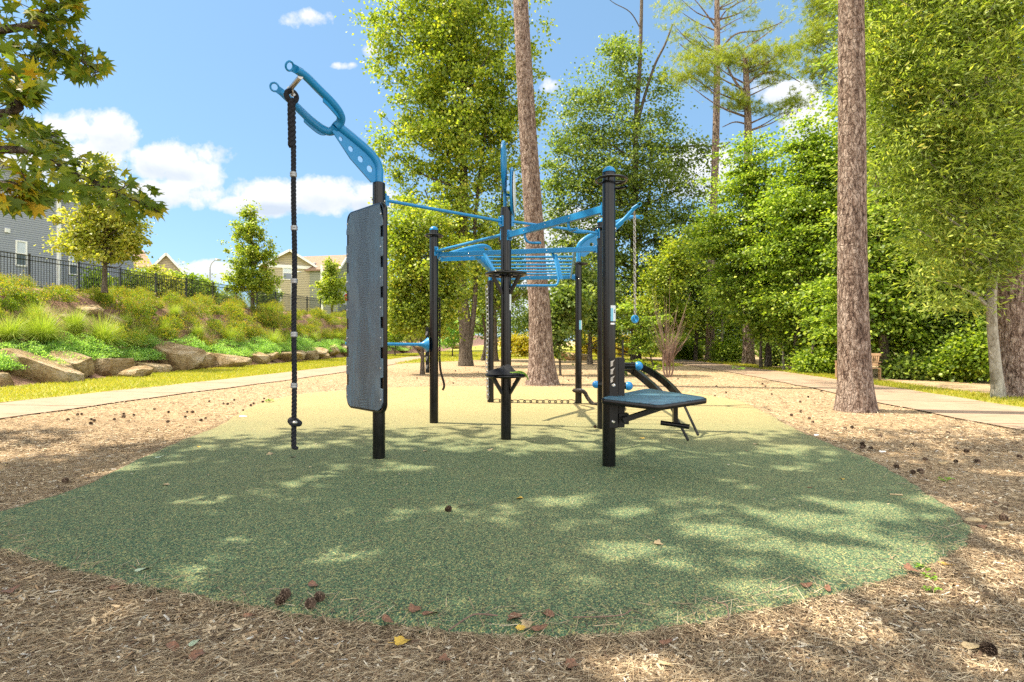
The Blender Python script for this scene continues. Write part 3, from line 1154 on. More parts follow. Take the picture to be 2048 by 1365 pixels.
# lower perforated arm between the rear left post and the left capped post
a6 = spline([P6 + V(0, 0, 2.36), P6 + V(-.0, -.05, 2.56), at(982, 505, 9.9), at(968, 493, 9.6), at(940, 497, 9.2), at(905, 507, 8.7), at(884, 515, 8.3)], 6)
o6 = rp(MB().tube(a6, .036, 14), 'perforated_arm', 'blue')
pA, pB = at(884, 515, 8.3), at(968, 493, 9.6)
dd = (pB - pA)
L6 = dd.length
ex = dd.normalized()
ez = V(0, 0, 1)
ez = (ez - ex * ex.dot(ez)).normalized()
ey = ez.cross(ex)
mtx = Matrix.Translation(pA) @ Matrix(((ex.x, ez.x, ey.x, 0), (ex.y, ez.y, ey.y, 0), (ex.z, ez.z, ey.z, 0), (0, 0, 0, 1)))
holed_plate('gusset_plate', [(-.05, .0), (L6, .02), (L6 * .98, -.22), (L6 * .7, -.19), (L6 * .3, -.12), (-.05, -.06)],
            [(L6 * .42, -.07, .025), (L6 * .60, -.09, .032), (L6 * .80, -.105, .038)], .014, 'blue', o6, mtx)
# ribbed grips
ga, gb = at(955, 513, 8.7), at(990, 548, 9.7)
b = MB().ball(ga, .055, 16)
prof = []
Lg = (gb - ga).length
for i in range(31):
    prof.append((.052 + .014 * math.cos(i / 30 * 2 * math.pi * 5), Lg * i / 30))
b.lathe(prof, ga, 18, (gb - ga).normalized())
rp(b, 'ribbed_grip', 'blue', o6)

# two round targets on the centre post
stem = rp(MB().tube([P3 + V(-.01, 0, 2.83), P3 + V(-.015, 0, 3.02)], .02, 12), 'target_stem', 'blue')
for (px, py, Y, th, lab) in ((1008, 335, 6.45, .05, 'upper blue round target seen edge on'), (1025, 386, 6.62, .045, 'lower round target with a pale face')):
    c = at(px, py, Y)
    ax = V(1, -.06, 0).normalized() if py < 360 else V(1, -.07, 0).normalized()
    r_ = .295
    b = MB().lathe([(r_ * .9, -th * .2), (r_, -th * .32), (r_ + .006, 0), (r_, th * .32), (r_ * .9, th * .2), (r_ * .5, th * .5)], c, 44, ax)
    o = rp(b, 'round_target', 'blue')
    o['label'] = lab
    if py > 360:
        rp(MB().lathe([(r_ * .86, 0), (r_ * .84, .004)], c + ax * (th * .5), 40, ax), 'target_face', 'sticker', o)
        rp(MB().tube([P3 + V(-.012, 0, 3.0), P3 + V(.06, .06, 3.0), c + V(-.01, 0, 0)], .016, 10), 'side_arm', 'blue', o)
    else:
        rp(MB().beam(c + V(0, -.02, .16), c + V(0, -.02, -.28), .05, .03), 'backing_bar', 'blue', o, smooth=False)

# round shelves on the centre post
def shelf(z, r, zb, solid, lab):
    c = P3 + V(0, 0, z)
    b = MB().torus(c, r, .021, (0, 0, 1), 48, 12)
    if solid:
        b.lathe([(r, -.006), (r, .010), (.01, .014)], c, 44)
    else:
        b.lathe([(PR + .02, -.03), (PR + .02, .02)], c, 24)
        for a in (.2, 1.77, 3.34, 4.91):
            d = V(math.cos(a), math.sin(a), 0)
            b.beam(c + d * PR, c + d * r, .022, .022)
    o = rp(b, 'round_shelf', 'black')
    o['label'] = lab
    for a in (R(35), R(145), R(215), R(325)):
        d = V(math.cos(a), math.sin(a), 0)
        rp(MB().beam(c + d * r * .86 + V(0, 0, -.012), P3 + d * (PR * .9) + V(0, 0, zb), .034, .03), 'strut', 'black_matt', o, smooth=False)
    return o


shelf(2.035, .232, 1.80, False, 'open black grip ring on four struts, high on the centre post')
shelf(.815, .232, .60, True, 'round black shelf at knee height on the centre post')


# ---------------------------------------------------------------- the tall grip board on the rope arm post
def rounded_rect(w, h, cr, n=6, chamfer_tl=0.0):
    pts = []
    for (cx, cy, a0) in ((w / 2 - cr, h / 2 - cr, 0), (-w / 2 + cr, h / 2 - cr, 90), (-w / 2 + cr, -h / 2 + cr, 180), (w / 2 - cr, -h / 2 + cr, 270)):
        for k in range(n + 1):
            a = R(a0 + 90 * k / n)
            pts.append((cx + cr * math.cos(a), cy + cr * math.sin(a)))
    return pts


bl = V(-1.732, 5.72, 0)
br = V(-1.213, 5.20, 0)
bw = (br - bl).length
zc, bh = 1.555, 2.05
ux = (br - bl).normalized()
nb = V(-.707, -.707, 0)
bc = (bl + br) / 2 + V(0, 0, zc)
# local frame: x along the board, y away from its face, z up
yaw = math.atan2(ux.y, ux.x)
BL = bc - rig.location


def pmx(y0):
    return Matrix(((1, 0, 0, 0), (0, 0, -1, y0), (0, 1, 0, 0), (0, 0, 0, 1)))


# black tube frame round the board
rr = rounded_rect(bw - .03, bh - .03, .075, 7)
pts = [V(x, 0.0, y) for x, y in rr]
fr = MB()
nfr = len(pts)
vs, fs = [], []
for i in range(nfr):
    a, c = pts[i - 1], pts[(i + 1) % nfr]
    t = (c - a).normalized()
    o_ = t.cross(V(0, 1, 0))
    for k in range(10):
        an = 2 * math.pi * k / 10
        vs.append(pts[i] + o_ * (.02 * math.cos(an)) + V(0, .024 * math.sin(an), 0))
for i in range(nfr):
    j = (i + 1) % nfr
    for k in range(10):
        k2 = (k + 1) % 10
        fs.append((i * 10 + k, j * 10 + k, j * 10 + k2, i * 10 + k2))
gb_ = fr.add(vs, fs).build('grip_board', 'black', rig, loc=BL, rot=(0, 0, yaw))
gb_['label'] = 'tall board with a rounded black frame bolted across the rope arm post'
# face sheet with hand slots cut from its two long edges
nh = 6
hw, hh_ = bw / 2 - .012, bh / 2 - .022
slots = [hh_ - .27 - i * (2 * hh_ - .54) / (nh - 1) + (.0) for i in range(nh)]
out_ = []
out_ += [(hw - .065, hh_)]
for z_ in slots:
    out_ += [(hw, z_ + .105) if z_ == slots[0] else (hw, z_ + .055)]
    if z_ == slots[0]:
        out_ += [(hw, z_ + .055)]
    out_ += [(hw - .045, z_ + .05), (hw - .045, z_ - .05), (hw, z_ - .055)]
out_ += [(hw, -hh_ + .085), (hw - .03, -hh_ + .03), (hw - .085, -hh_)]
out_ += [(-hw + .085, -hh_), (-hw + .03, -hh_ + .03), (-hw, -hh_ + .085)]
for z_ in reversed(slots):
    out_ += [(-hw, z_ - .058), (-hw + .05, z_ - .052), (-hw + .05, z_ + .052), (-hw, z_ + .058)]
out_ += [(-hw, hh_ - .17), (-hw + .035, hh_ - .08), (-hw + .085, hh_)]
fsheet = MB().prism(out_, .014, pmx(-.026)).build('face_sheet', 'board', gb_, smooth=False, bevel=.003)
for sx in (-1, 1):
    zs = [hh_ - .10] + [(slots[i] + slots[i + 1]) / 2 for i in range(nh - 1)] + [-hh_ + .11]
    for z_ in zs:
        MB().lathe([(.0115, 0), (.0115, .004), (.006, .008)], (sx * (hw - .027), -.033, z_), 12, (0, -1, 0)).build('screw', 'bolt', gb_)
MB().box((0, .012, 0), (bw - .06, .02, bh - .06)).build('backing_sheet', 'black_matt', gb_, smooth=False)
for z_ in (-.7, 0, .7):
    MB().box((.06, .05, z_), (.16, .06, .09)).build('mounting_block', 'black_matt', gb_, smooth=False)

# ---------------------------------------------------------------- dip bar and slotted rack on the left post
rk = rp(MB().box(P4 + V(-.092, -.01, 1.10), (.05, .055, .66)), 'slotted_rack', 'black_matt', smooth=False, bevel=.004)
for k in range(5):
    rp(MB().box(P4 + V(-.10, -.040, .86 + k * .12), (.026, .006, .06), Matrix.Rotation(.35, 3, 'Y')), 'rack_tooth', 'steel', rk, smooth=False)
df = at(853, 690, 7.76)
b = MB().lathe([(.105, 0), (.09, .02), (.06, .05), (.03, .09), (.023, .14)], V(df.x + .02, df.y, df.z), 20, V(-1, -.35, 0))
b.tube([V(df.x - .09, df.y - .035, df.z), V(df.x - 1.05, df.y - .38, df.z + .015)], .022, 14)
rp(b, 'dip_bar', 'blue')

# ---------------------------------------------------------------- height adjustable step on the front right post
bxp = P1 + V(.098, -.01, 0)
sb = rp(MB().box(bxp + V(.010, 0, .745), (.062, .085, .66)), 'step_bracket', 'black_matt', smooth=False, bevel=.004)
rp(MB().box(bxp + V(-.066, -.06, .745), (.082, .014, .66)), 'bracket_plate', 'black_matt', sb, smooth=False, bevel=.003)
rp(MB().box(bxp + V(-.066, -.069, .95), (.034, .006, .24)), 'slot', 'black', sb, smooth=False)
for k in range(3):
    rp(MB().prism([(-.028, .0), (-.006, .01), (-.006, .04), (.012, .068), (-.012, .055), (-.028, .05)], .008,
                  Matrix.Translation(bxp + V(-.070, -.075, .84 + k * .075)) @ Matrix(((1, 0, 0, 0), (0, 0, -1, 0), (0, 1, 0, 0), (0, 0, 0, 1)))), 'hook_tooth', 'steel', sb, smooth=False)
for z_ in (.815, .475):
    rp(MB().lathe([(.017, 0), (.017, .006), (.009, .012)], bxp + V(-.07, -.068, z_), 14, (0, -1, 0)), 'bolt', 'bolt', sb)
rp(MB().box(bxp + V(.036, .03, .98), (.014, .03, .52)), 'locking_lever', 'black_matt', sb, smooth=False)
rp(MB().box(bxp + V(.03, -.02, .50), (.09, .10, .10)), 'hinge_box', 'black_matt', sb, smooth=False)
# padded step: nearly square board with rounded corners
corners = [V(.80, 4.97, .70), V(1.27, 4.66, .672), V(1.83, 5.0, .70), V(1.39, 5.58, .735)]
cen = sum(corners, V(0, 0, 0)) / 4
outl_s = []
for i in range(4):
    c0, c1, c2 = corners[i - 1], corners[i], corners[(i + 1) % 4]
    a_ = c1 + (c0 - c1).normalized() * .07
    b_ = c1 + (c2 - c1).normalized() * .07
    for k in range(7):
        t = k / 6
        outl_s.append(a_ * (1 - t) ** 2 + c1 * 2 * t * (1 - t) + b_ * t * t)
N = len(outl_s)
layers = []
for ins, dz in ((.02, -.048), (.004, -.044), (0, -.034), (0, -.006), (.004, 0)):
    layers.append([p + (cen - p).normalized() * ins + V(0, 0, dz) for p in outl_s])
vs = [p for L_ in layers for p in L_]
fs = [(a * N + i, a * N + (i + 1) % N, (a + 1) * N + (i + 1) % N, (a + 1) * N + i) for a in range(4) for i in range(N)]
fs += [tuple(range(N)), tuple(4 * N + i for i in range(N))]
stp = rp(MB().add(vs, fs), 'step_platform', 'black')
stp['label'] = 'low square step board reaching out from the front right post'
lay2 = [[p + (cen - p).normalized() * ins + V(0, 0, dz) for p in outl_s] for ins, dz in ((.018, -.002), (.018, .006), (.03, .011))]
vs = [p for L_ in lay2 for p in L_]
fs = [(a * N + i, a * N + (i + 1) % N, (a + 1) * N + (i + 1) % N, (a + 1) * N + i) for a in range(2) for i in range(N)]
fs += [tuple(range(N)), tuple(2 * N + i for i in range(N))]
rp(MB().add(vs, fs), 'tread', 'tread', stp)
rp(MB().beam(V(1.02, 4.98, .50), V(1.50, 5.04, .645), .05, .045).beam(V(1.50, 5.04, .645), V(1.76, 5.08, .655), .05, .025), 'support_bar', 'black_matt', stp, smooth=False)
rp(MB().beam(V(1.495, 4.95, .655), V(1.495, 4.95, .47), .045, .04), 'drop_leg', 'black', stp, smooth=False)
rp(MB().tube([V(1.375, 4.99, .475), V(1.605, 4.88, .455)], .022, 14), 'foot_bar', 'black', stp)

# ---------------------------------------------------------------- curved sit-up bench behind, with blue ended rollers
def cb(px, py, Y):
    return at(px, py, Y)


rail_n = spline([cb(1252, 736, 7.15), cb(1270, 745, 7.1), cb(1292, 762, 6.95), cb(1315, 783, 6.8), cb(1338, 808, 6.6)], 6)
rail_f = spline([cb(1262, 730, 7.45), cb(1285, 736, 7.4), cb(1312, 751, 7.3), cb(1337, 771, 7.15), cb(1362, 798, 6.95)], 6)
for rl, par in ((rail_n, None), (rail_f, 1)):
    ch = MB()
    for i in range(len(rl) - 1):
        ch.beam(rl[i], rl[i + 1] + (rl[i + 1] - rl[i]) * .04, .06, .085)
    if par is None:
        bench2 = rp(ch, 'curved_bench_rail', 'black', smooth=False)
    else:
        rp(ch, 'far_rail', 'black', bench2, smooth=False)
bench2['label'] = 'arched black sit-up bench sloping down behind the step'
for k in range(5):
    p_ = rail_n[3 + k * 4]
    rp(MB().ball(p_ + V(0, -.028, .01), .009, 8), 'bolt', 'bolt', bench2)
legs = MB().tube([rail_n[-1], V(rail_n[-1].x + .12, rail_n[-1].y - .35, .08)], .016, 8).tube([rail_f[-1], V(rail_f[-1].x + .1, rail_f[-1].y - .35, .08)], .016, 8)
rp(legs, 'bench_leg', 'black_matt', bench2)
for (y_, xa, xb) in ((733, 1244, 1277), (770, 1192, 1257)):
    a_, b_ = cb(xa, y_, 7.05), cb(xb, y_ + (0 if y_ < 750 else 3), 7.0)
    ro = rp(MB().tube([a_, b_], .045, 18), 'roller', 'black')
    ro['label'] = 'upper foam roller with blue ball ends' if y_ < 750 else 'lower foam roller with blue ball ends'
    rp(MB().ball(b_, .058, 20), 'ball_end', 'blue_ball', ro)
    if y_ > 750:
        rp(MB().ball(a_, .050, 20), 'ball_end', 'blue_ball', ro)
rp(MB().tube([V(P5.x + .1, 7.1, .45), V(P5.x + .1, 7.1, 1.0)], .02, 10), 'roller_post', 'black')

# instruction stickers on posts
def sticker(P, ang0, ang1, z0, z1, parts, parent):
    """curved label; parts: (a0,a1,z0,z1,material,extra)"""
    for (fa, fb, za, zb, m_, e_) in parts:
        vs, fs = [], []
        n = 8
        for i in range(n + 1):
            a = ang0 + (ang1 - ang0) * (fa + (fb - fa) * i / n)
            d = V(math.cos(a), math.sin(a), 0) * (PR + .0015 + e_)
            vs += [P + d + V(0, 0, z0 + (z1 - z0) * za), P + d + V(0, 0, z0 + (z1 - z0) * zb)]
        for i in range(n):
            fs.append((2 * i, 2 * i + 2, 2 * i + 3, 2 * i + 1))
        rp(MB().add(vs, fs), 'instruction_sticker', m_, parent)


sticker(P1, CF + .08, CF + 1.5, 1.385, 1.565, [(0, 1, .0, .09, 'bolt', 0), (0, 1, .1, .17, 'black', 0), (0, 1, .18, 1, 'sticker', 0), (0, .28, .18, .85, 'sticker_blue', .001),
                                             (.42, .50, .60, .78, 'black', .001), (.50, .62, .62, .66, 'black', .001), (.50, .58, .74, .80, 'black', .001)], p1)
sticker(P7, CF + .1, CF + 1.5, 1.42, 1.62, [(0, 1, 0, .12, 'black', 0), (0, 1, .13, 1, 'sticker_blue', 0), (.5, 1, .13, 1, 'sticker', .001)], p7)
sticker(P3, CF + .75, CF + 1.6, 1.60, 1.86, [(0, 1, 0, 1, 'sticker', 0)], p3)


# ---------------------------------------------------------------- things that hang from or lie on the rig
def rope_mesh(pts, R_, r_, pitch, seg=7, strands=3):
    mbx = MB()
    P = [Vector(p) for p in pts]
    # resample
    out = [P[0]]
    for a, c in zip(P, P[1:]):
        L_ = (c - a).length
        k = max(1, int(L_ / (pitch / 9)))
        for i in range(1, k + 1):
            out.append(a.lerp(c, i / k))
    dist = 0
    ds = [0]
    for a, c in zip(out, out[1:]):
        dist += (c - a).length
        ds.append(dist)
    for s in range(strands):
        q_ = []
        nx = None
        for i, p in enumerate(out):
            t = (out[min(i + 1, len(out) - 1)] - out[max(i - 1, 0)]).normalized()
            if nx is None:
                nx = t.orthogonal().normalized()
            nx = (nx - t * nx.dot(t)).normalized()
            ny = t.cross(nx)
            an = 2 * math.pi * (ds[i] / pitch + s / strands)
            q_.append(p + (nx * math.cos(an) + ny * math.sin(an)) * R_)
        mbx.tube(q_, r_, seg)
    return mbx


RY = 4.86
top = at(583, 200, RY)
bot = at(591.5, 897, RY)
rope = empty('climbing_rope', bot)
tag(rope, 'thick dark rope with silver collars and a knot, hanging from the forked arm', 'rope')
ro_ = -rope.location
pts = [top.lerp(bot, t) + V(.012 * math.sin(t * 5) + .004 * math.sin(t * 17), .006 * math.sin(t * 11), 0) for t in np.linspace(.13, 1, 16)]
rope_mesh(pts, .0115, .0135, .105).build('cord', 'rope', rope, loc=ro_, angle=60)
pts = [top.lerp(bot, t) for t in np.linspace(0, .135, 6)]
rope_mesh(pts, .019, .019, .13).build('eye_splice', 'rope', rope, loc=ro_, angle=60)
MB().torus(top + V(0, 0, .03), .045, .024, (.7, -.7, 0), 20, 10).build('rope_eye', 'rope', rope, loc=ro_)
for y_ in (350, 457, 563, 670, 772):
    t = (y_ - 200) / (897 - 200)
    c = top.lerp(bot, t) + V(.01 * math.sin(t * 5), 0, 0)
    MB().lathe([(.016, -.028), (.028, -.020), (.031, -.008), (.028, 0), (.031, .008), (.028, .020), (.016, .028)], c, 14).build('collar', 'lamp', rope, loc=ro_)
kc = top.lerp(bot, (845 - 200) / 697)
MB().torus(kc + V(-.01, 0, .0), .030, .024, (.5, -.4, .8), 20, 10).ball(kc + V(-.032, -.01, .012), .034, 14).ball(kc + V(.03, 0, -.012), .030, 14).build('knot', 'rope', rope, loc=ro_)
MB().ball(kc + V(.012, -.035, .0), .022, 12, 1.2, 1, .8).build('knot_band', 'steel', rope, loc=ro_)
MB().ball(bot + V(0, 0, .0), .024, 12, 1, 1, .7).build('whipped_end', 'rope', rope, loc=ro_)
# shackle between bar and rope
sh_c = top + V(.0, 0, .08)
MB().torus(sh_c, .028, .009, (.7, .6, .2), 18, 8, sq=1.5).beam(sh_c + V(-.03, 0, .03), sh_c + V(.035, 0, -.05), .022, .022).build('shackle', 'steel', rope, loc=ro_)


def chain_mesh(pts, link_l, r_, m=MB):
    mbx = MB()
    P = [Vector(p) for p in pts]
    k = 0
    for a, c in zip(P, P[1:]):
        L_ = (c - a).length
        n = max(1, int(round(L_ / (link_l * .72))))
        d = (c - a).normalized()
        s1 = d.orthogonal().normalized()
        s2 = d.cross(s1)
        for i in range(n):
            p = a.lerp(c, (i + .5) / n)
            ax = s1 if k % 2 else s2
            q_ = Matrix((d, ax.cross(d), ax)).transposed()
            R_ = link_l * .3
            vs, fs = [], []
            for u_ in range(10):
                an = 2 * math.pi * u_ / 10
                for w_ in range(5):
                    bn = 2 * math.pi * w_ / 5
                    e = R_ + r_ * math.cos(bn)
                    vs.append(p + q_ @ V(e * math.cos(an) * 1.55, e * math.sin(an), r_ * math.sin(bn)))
            for u_ in range(10):
                for w_ in range(5):
                    fs.append((u_ * 5 + w_, ((u_ + 1) % 10) * 5 + w_, ((u_ + 1) % 10) * 5 + (w_ + 1) % 5, u_ * 5 + (w_ + 1) % 5))
            mbx.add(vs, fs)
            k += 1
    return mbx


mid7 = (w7(barA) + w7(barB)) / 2
ct, cbm = mid7 + V(0, 0, -.02), V(mid7.x + .01, mid7.y, H + 53 / F * mid7.y)
chn = empty('hanging_chain', cbm)
tag(chn, 'long silver chain ending in a blue ring handle, at the rear right', 'chain')
chain_mesh([ct, cbm], .075, .0085).build('chain_links', 'steel', chn, loc=-chn.location)
MB().torus(cbm + V(.0, 0, -.085), .062, .018, (.3, -1, 0), 28, 10, sq=1).torus(cbm + V(.01, .02, -.08), .055, .016, (.9, -.6, .1), 28, 10).build('ring_handle', 'blue', chn, loc=-chn.location)

c6 = empty('climbing_chain', (P6.x - .075, P6.y - .03, PADZ))
tag(c6, 'dull chain draped down the side of the rear left post', 'chain')
chain_mesh([V(P6.x - .07, P6.y - .06, 2.3), V(P6.x - .05, P6.y - .075, 1.5), V(P6.x - .07, P6.y - .06, .8), V(P6.x - .05, P6.y - .08, .12)], .11, .006).build('chain_links', 'lamp', c6, loc=-c6.location)

c4 = empty('short_chain', (P4.x + .1, P4.y - .03, .5))
tag(c4, 'thin dark chain with a rubber grip hanging beside the left capped post', 'chain')
chain_mesh([V(P4.x + .085, P4.y - .02, 1.85), V(P4.x + .085, P4.y - .02, .95)], .05, .006).build('chain_links', 'black_matt', c4, loc=-c4.location)
MB().tube(spline([V(P4.x + .085, P4.y - .02, .97), V(P4.x + .10, P4.y - .02, .80), V(P4.x + .15, P4.y - .02, .60), V(P4.x + .13, P4.y - .02, .52)], 5), .016, 8).build('rubber_grip', 'rope_brown', c4, loc=-c4.location)

# heavy training rope strapped to the rear right post, running forward along the pad
br_ = empty('battle_rope', (P7.x, P7.y, PADZ))
tag(br_, 'heavy dark training rope strapped low on the rear right post, trailing forward', 'rope')
zr = PADZ + .03
pts = spline([P7 + V(-.10, -.03, .30), P7 + V(.0, -.11, .29), P7 + V(.10, -.08, .27), P7 + V(.16, -.12, .16), P7 + V(.25, -.22, .06), P7 + V(.35, -.3, zr), P7 + V(.55, -.35, zr), P7 + V(.7, -.6, zr), P7 + V(.55, -1.2, zr), P7 + V(.2, -1.6, zr)], 6)
rope_mesh(pts, .020, .022, .15).build('cord', 'rope_brown', br_, loc=-br_.location, angle=60)
MB().torus(P7 + V(0, 0, .315), PR + .012, .014, (0, .1, 1), 28, 8).tube([P7 + V(-.10, -.05, .31), P7 + V(.10, -.08, .31)], .016, 8).build('strap', 'steel', br_, loc=-br_.location)

# chain stretched along the ground between the rear posts
g6 = empty('ground_chain', (.4, 10.35, PADZ))
tag(g6, 'dark chain stretched low over the rubber between the two rear posts', 'chain')
pts = [V(P6.x + .07, 10.44, PADZ + .025), V(0, 10.37, PADZ + .02), V(.6, 10.32, PADZ + .02), V(P7.x - .08, 10.24, PADZ + .03)]
chain_mesh(pts, .17, .007).build('chain_links', 'black_matt', g6, loc=-g6.location)

# crumpled jacket left on the low shelf
jk = empty('jacket', P3 + V(0, 0, .832))
tag(jk, 'crumpled black jacket draped over the low round shelf, with a green strap', 'jacket')
n_ = 30
vs, fs = [], []
rj = random.Random(5)
for j in range(n_ + 1):
    for i in range(n_ + 1):
        a, b_ = i / n_ * 2 - 1, j / n_ * 2 - 1
        r0 = math.sqrt(a * a + b_ * b_)
        x, y = a * .235, b_ * .17 - .085
        env = max(0, 1 - r0 ** 2.5)
        z = .004 + env * (.055 + .045 * math.sin(a * 5.2 + 1.2 + b_ * 2) * math.cos(b_ * 4.1) + .022 * math.sin(a * 13 + b_ * 9)) + .03 * env * (a < -.1)
        vs.append(V(x * (1 if r0 < 1 else 1 / r0), y if r0 < 1 else (y + .085) / r0 - .085, max(z, .004)))
for j in range(n_):
    for i in range(n_):
        k = j * (n_ + 1) + i
        fs.append((k, k + 1, k + n_ + 2, k + n_ + 1))
MB().add(vs, fs).build('cloth_folds', 'cloth', jk, angle=80)
MB().tube(spline([V(.08, -.17, .02), V(.15, -.20, .045), V(.21, -.20, .03), V(.245, -.20, -.01), V(.262, -.20, -.06)], 6), .007, 6).tube(spline([V(.05, -.18, .03), V(.13, -.22, .03), V(.22, -.2, .012), V(.25, -.20, -.03)], 6), .006, 6).build('strap', 'weed', jk)
# ------------------------------------------------------------------ fence at the top of the bank
NP = 12
fx = lambda n: -19.4 + 0.16 * 2.07 * n
fy = lambda n: 21.7 + 2.07 * n
ZT, ZB = 4.68, 3.28
fence = empty('metal_fence', (fx(0), fy(0), ZB))
tag(fence, 'black metal picket fence running along the top of the planted bank', 'fence')
fo = -fence.location
n0 = -4
for n in range(n0, NP):
    a = V(fx(n), fy(n), 0)
    pb = MB().box(a + V(0, 0, (ZT + ZB) / 2 - .05), (.062, .062, ZT - ZB + .2))
    po = pb.build('post', 'fence', fence, smooth=False, loc=fo)
    MB().lathe([(.045, 0), (.045, .012), (.02, .03), (.002, .035)], a + V(0, 0, ZT + .05), 4).build('post_cap', 'fence', po, smooth=False)
    if n == NP - 1:
        break
    c = V(fx(n + 1), fy(n + 1), 0)
    pnl = MB()
    for z in (ZT - .02, ZT - .20, ZB + .16):
        pnl.beam(a + V(0, 0, z), c + V(0, 0, z), .028, .032)
    k = 18
    for i in range(1, k):
        p = a.lerp(c, i / k)
        pnl.box(p + V(0, 0, (ZT + ZB) / 2 - .0), (.017, .017, ZT - ZB - .06))
    pnl.build('picket_panel', 'fence', fence, smooth=False, loc=fo)


# ------------------------------------------------------------------ houses
def wall_window(root, p, ux_, w, h, bar=True, glass='blind', name='window'):
    """window centred on p in a wall running along ux_ (outward = right hand rule towards the viewer)"""
    ux_ = ux_.normalized()
    n = V(ux_.y, -ux_.x, 0)
    q_ = Matrix((ux_, -n, V(0, 0, 1))).transposed()
    fr_ = MB()
    t = .07
    for (cx, cz, sx, sz) in ((0, h / 2, w + 2 * t, t), (0, -h / 2, w + 2 * t, t), (-w / 2 - t / 2 + .001, 0, t, h - t), (w / 2 + t / 2 - .001, 0, t, h - t)):
        fr_.box(p + ux_ * cx + V(0, 0, cz) + n * .03, (sx, .06, sz), q_)
    if bar:
        fr_.box(p + n * .022, (w, .03, .05), q_)
    o = fr_.build(name, 'white', root, smooth=False, loc=-root.location)
    MB().box(p + V(0, 0, h * .25) + n * .01, (w, .02, h * .5 - .06), q_).build('pane', glass, o, smooth=False)
    MB().box(p - V(0, 0, h * .25) + n * .01, (w, .02, h * .5 - .06), q_).build('pane', 'glass', o, smooth=False)
    return o


def house_block(root, a, b, depth, z0, z1, m, name='wall'):
    """box whose front runs a->b, extending away from the viewer"""
    d = (b - a).normalized()
    n = V(-d.y, d.x, 0)
    vs = []
    for z in (z0, z1):
        for p in (a, b, b + n * depth, a + n * depth):
            vs.append(V(p.x, p.y, z))
    return MB().add(vs, [(0, 1, 5, 4), (1, 2, 6, 5), (2, 3, 7, 6), (3, 0, 4, 7), (4, 5, 6, 7)]).build(name, m, root, smooth=False, loc=-root.location)


def gable_roof(root, a, b, depth, zb, zr, over, m='roof', front_gable=True, wallm=None):
    """front_gable: ridge runs away from the viewer"""
    d = (b - a).normalized()
    n = V(-d.y, d.x, 0)
    mid = (a + b) / 2
    L_ = (b - a).length
    if front_gable:
        A, B, C = a - d * over, b + d * over, mid
        sl = (zr - zb) / (L_ / 2)
        f0, f1 = -over, depth + over
        pr = [V(A.x, A.y, zb - sl * over), V(C.x, C.y, zr), V(B.x, B.y, zb - sl * over)]
        vs = []
        for f_ in (f0, f1):
            for p in pr:
                vs.append(p + n * f_)
            for p in pr:
                vs.append(p + n * f_ + V(0, 0, -.16))
        fs = [(0, 1, 7, 6), (1, 2, 8, 7), (3, 9, 10, 4), (4, 10, 11, 5), (0, 3, 4, 1), (1, 4, 5, 2), (6, 7, 10, 9), (7, 8, 11, 10), (0, 6, 9, 3), (2, 5, 11, 8)]
        o = MB().add(vs, fs).build('roof', m, root, smooth=False, loc=-root.location)
        if wallm:
            g = [a + V(0, 0, zb), b + V(0, 0, zb), V(C.x, C.y, zr - .17)]
            MB().add([g[0], g[1], g[2], g[0] + n * .2, g[1] + n * .2, g[2] + n * .2], [(0, 1, 2), (3, 5, 4), (0, 3, 4, 1), (1, 4, 5, 2), (2, 5, 3, 0)]).build('gable_wall', wallm, root, smooth=False, loc=-root.location)
        tr = MB()
        for p, q_ in ((pr[0], pr[1]), (pr[1], pr[2])):
            tr.beam(p + n * (f0 - .03) + V(0, 0, -.12), q_ + n * (f0 - .03) + V(0, 0, -.12), .05, .24)
        tr.build('barge_board', 'white', root, smooth=False, loc=-root.location)
    else:
        A, B = a - d * over, b + d * over
        vs = []
        for p in (A, B):
            for (f_, z) in ((-over, zb - .2), (depth / 2, zr), (depth + over, zb - .2)):
                vs.append(V(p.x, p.y, z) + n * f_)
            for (f_, z) in ((-over, zb - .36), (depth / 2, zr - .16), (depth + over, zb - .36)):
                vs.append(V(p.x, p.y, z) + n * f_)
        fs = [(0, 6, 7, 1), (1, 7, 8, 2), (3, 4, 10, 9), (4, 5, 11, 10), (0, 1, 4, 3), (1, 2, 5, 4), (6, 9, 10, 7), (7, 10, 11, 8), (0, 3, 9, 6), (2, 8, 11, 5)]
        o = MB().add(vs, fs).build('roof', m, root, smooth=False, loc=-root.location)
    return o


# grey blue house at the left
cg = V((116 - 1024) / F * 34, 34, 0)
dg_ = V(.44, 1, 0).normalized()
ga_ = cg - dg_ * 13
h1 = empty('grey_house', (cg.x, cg.y, 3.3))
tag(h1, 'tall grey blue clapboard house behind the fence at the left, with small white windows', 'house')
house_block(h1, ga_, cg, 9, 3.2, 10.6, 'siding_grey')
gable_roof(h1, ga_, cg, 9, 10.6, 13.4, .35, front_gable=True, wallm='siding_grey')
cg2 = cg + V(-.25, .3, 0)
ge = cg2 + dg_ * 4.6
house_block(h1, cg2 + dg_ * .02, ge, 9, 3.2, 10.3, 'siding_grey', 'rear_wing')
MB().box(V(cg.x + .03, cg.y + .02, 6.9), (.17, .17, 7.5)).build('corner_board', 'white', h1, smooth=False, loc=-h1.location)


def on_wall(px, py, a, d):
    k = (px - 1024) / F
    s = (k * a.y - a.x) / (d.x - k * d.y)
    p = a + d * s
    return V(p.x, p.y, H + (683 - py) / F * p.y)


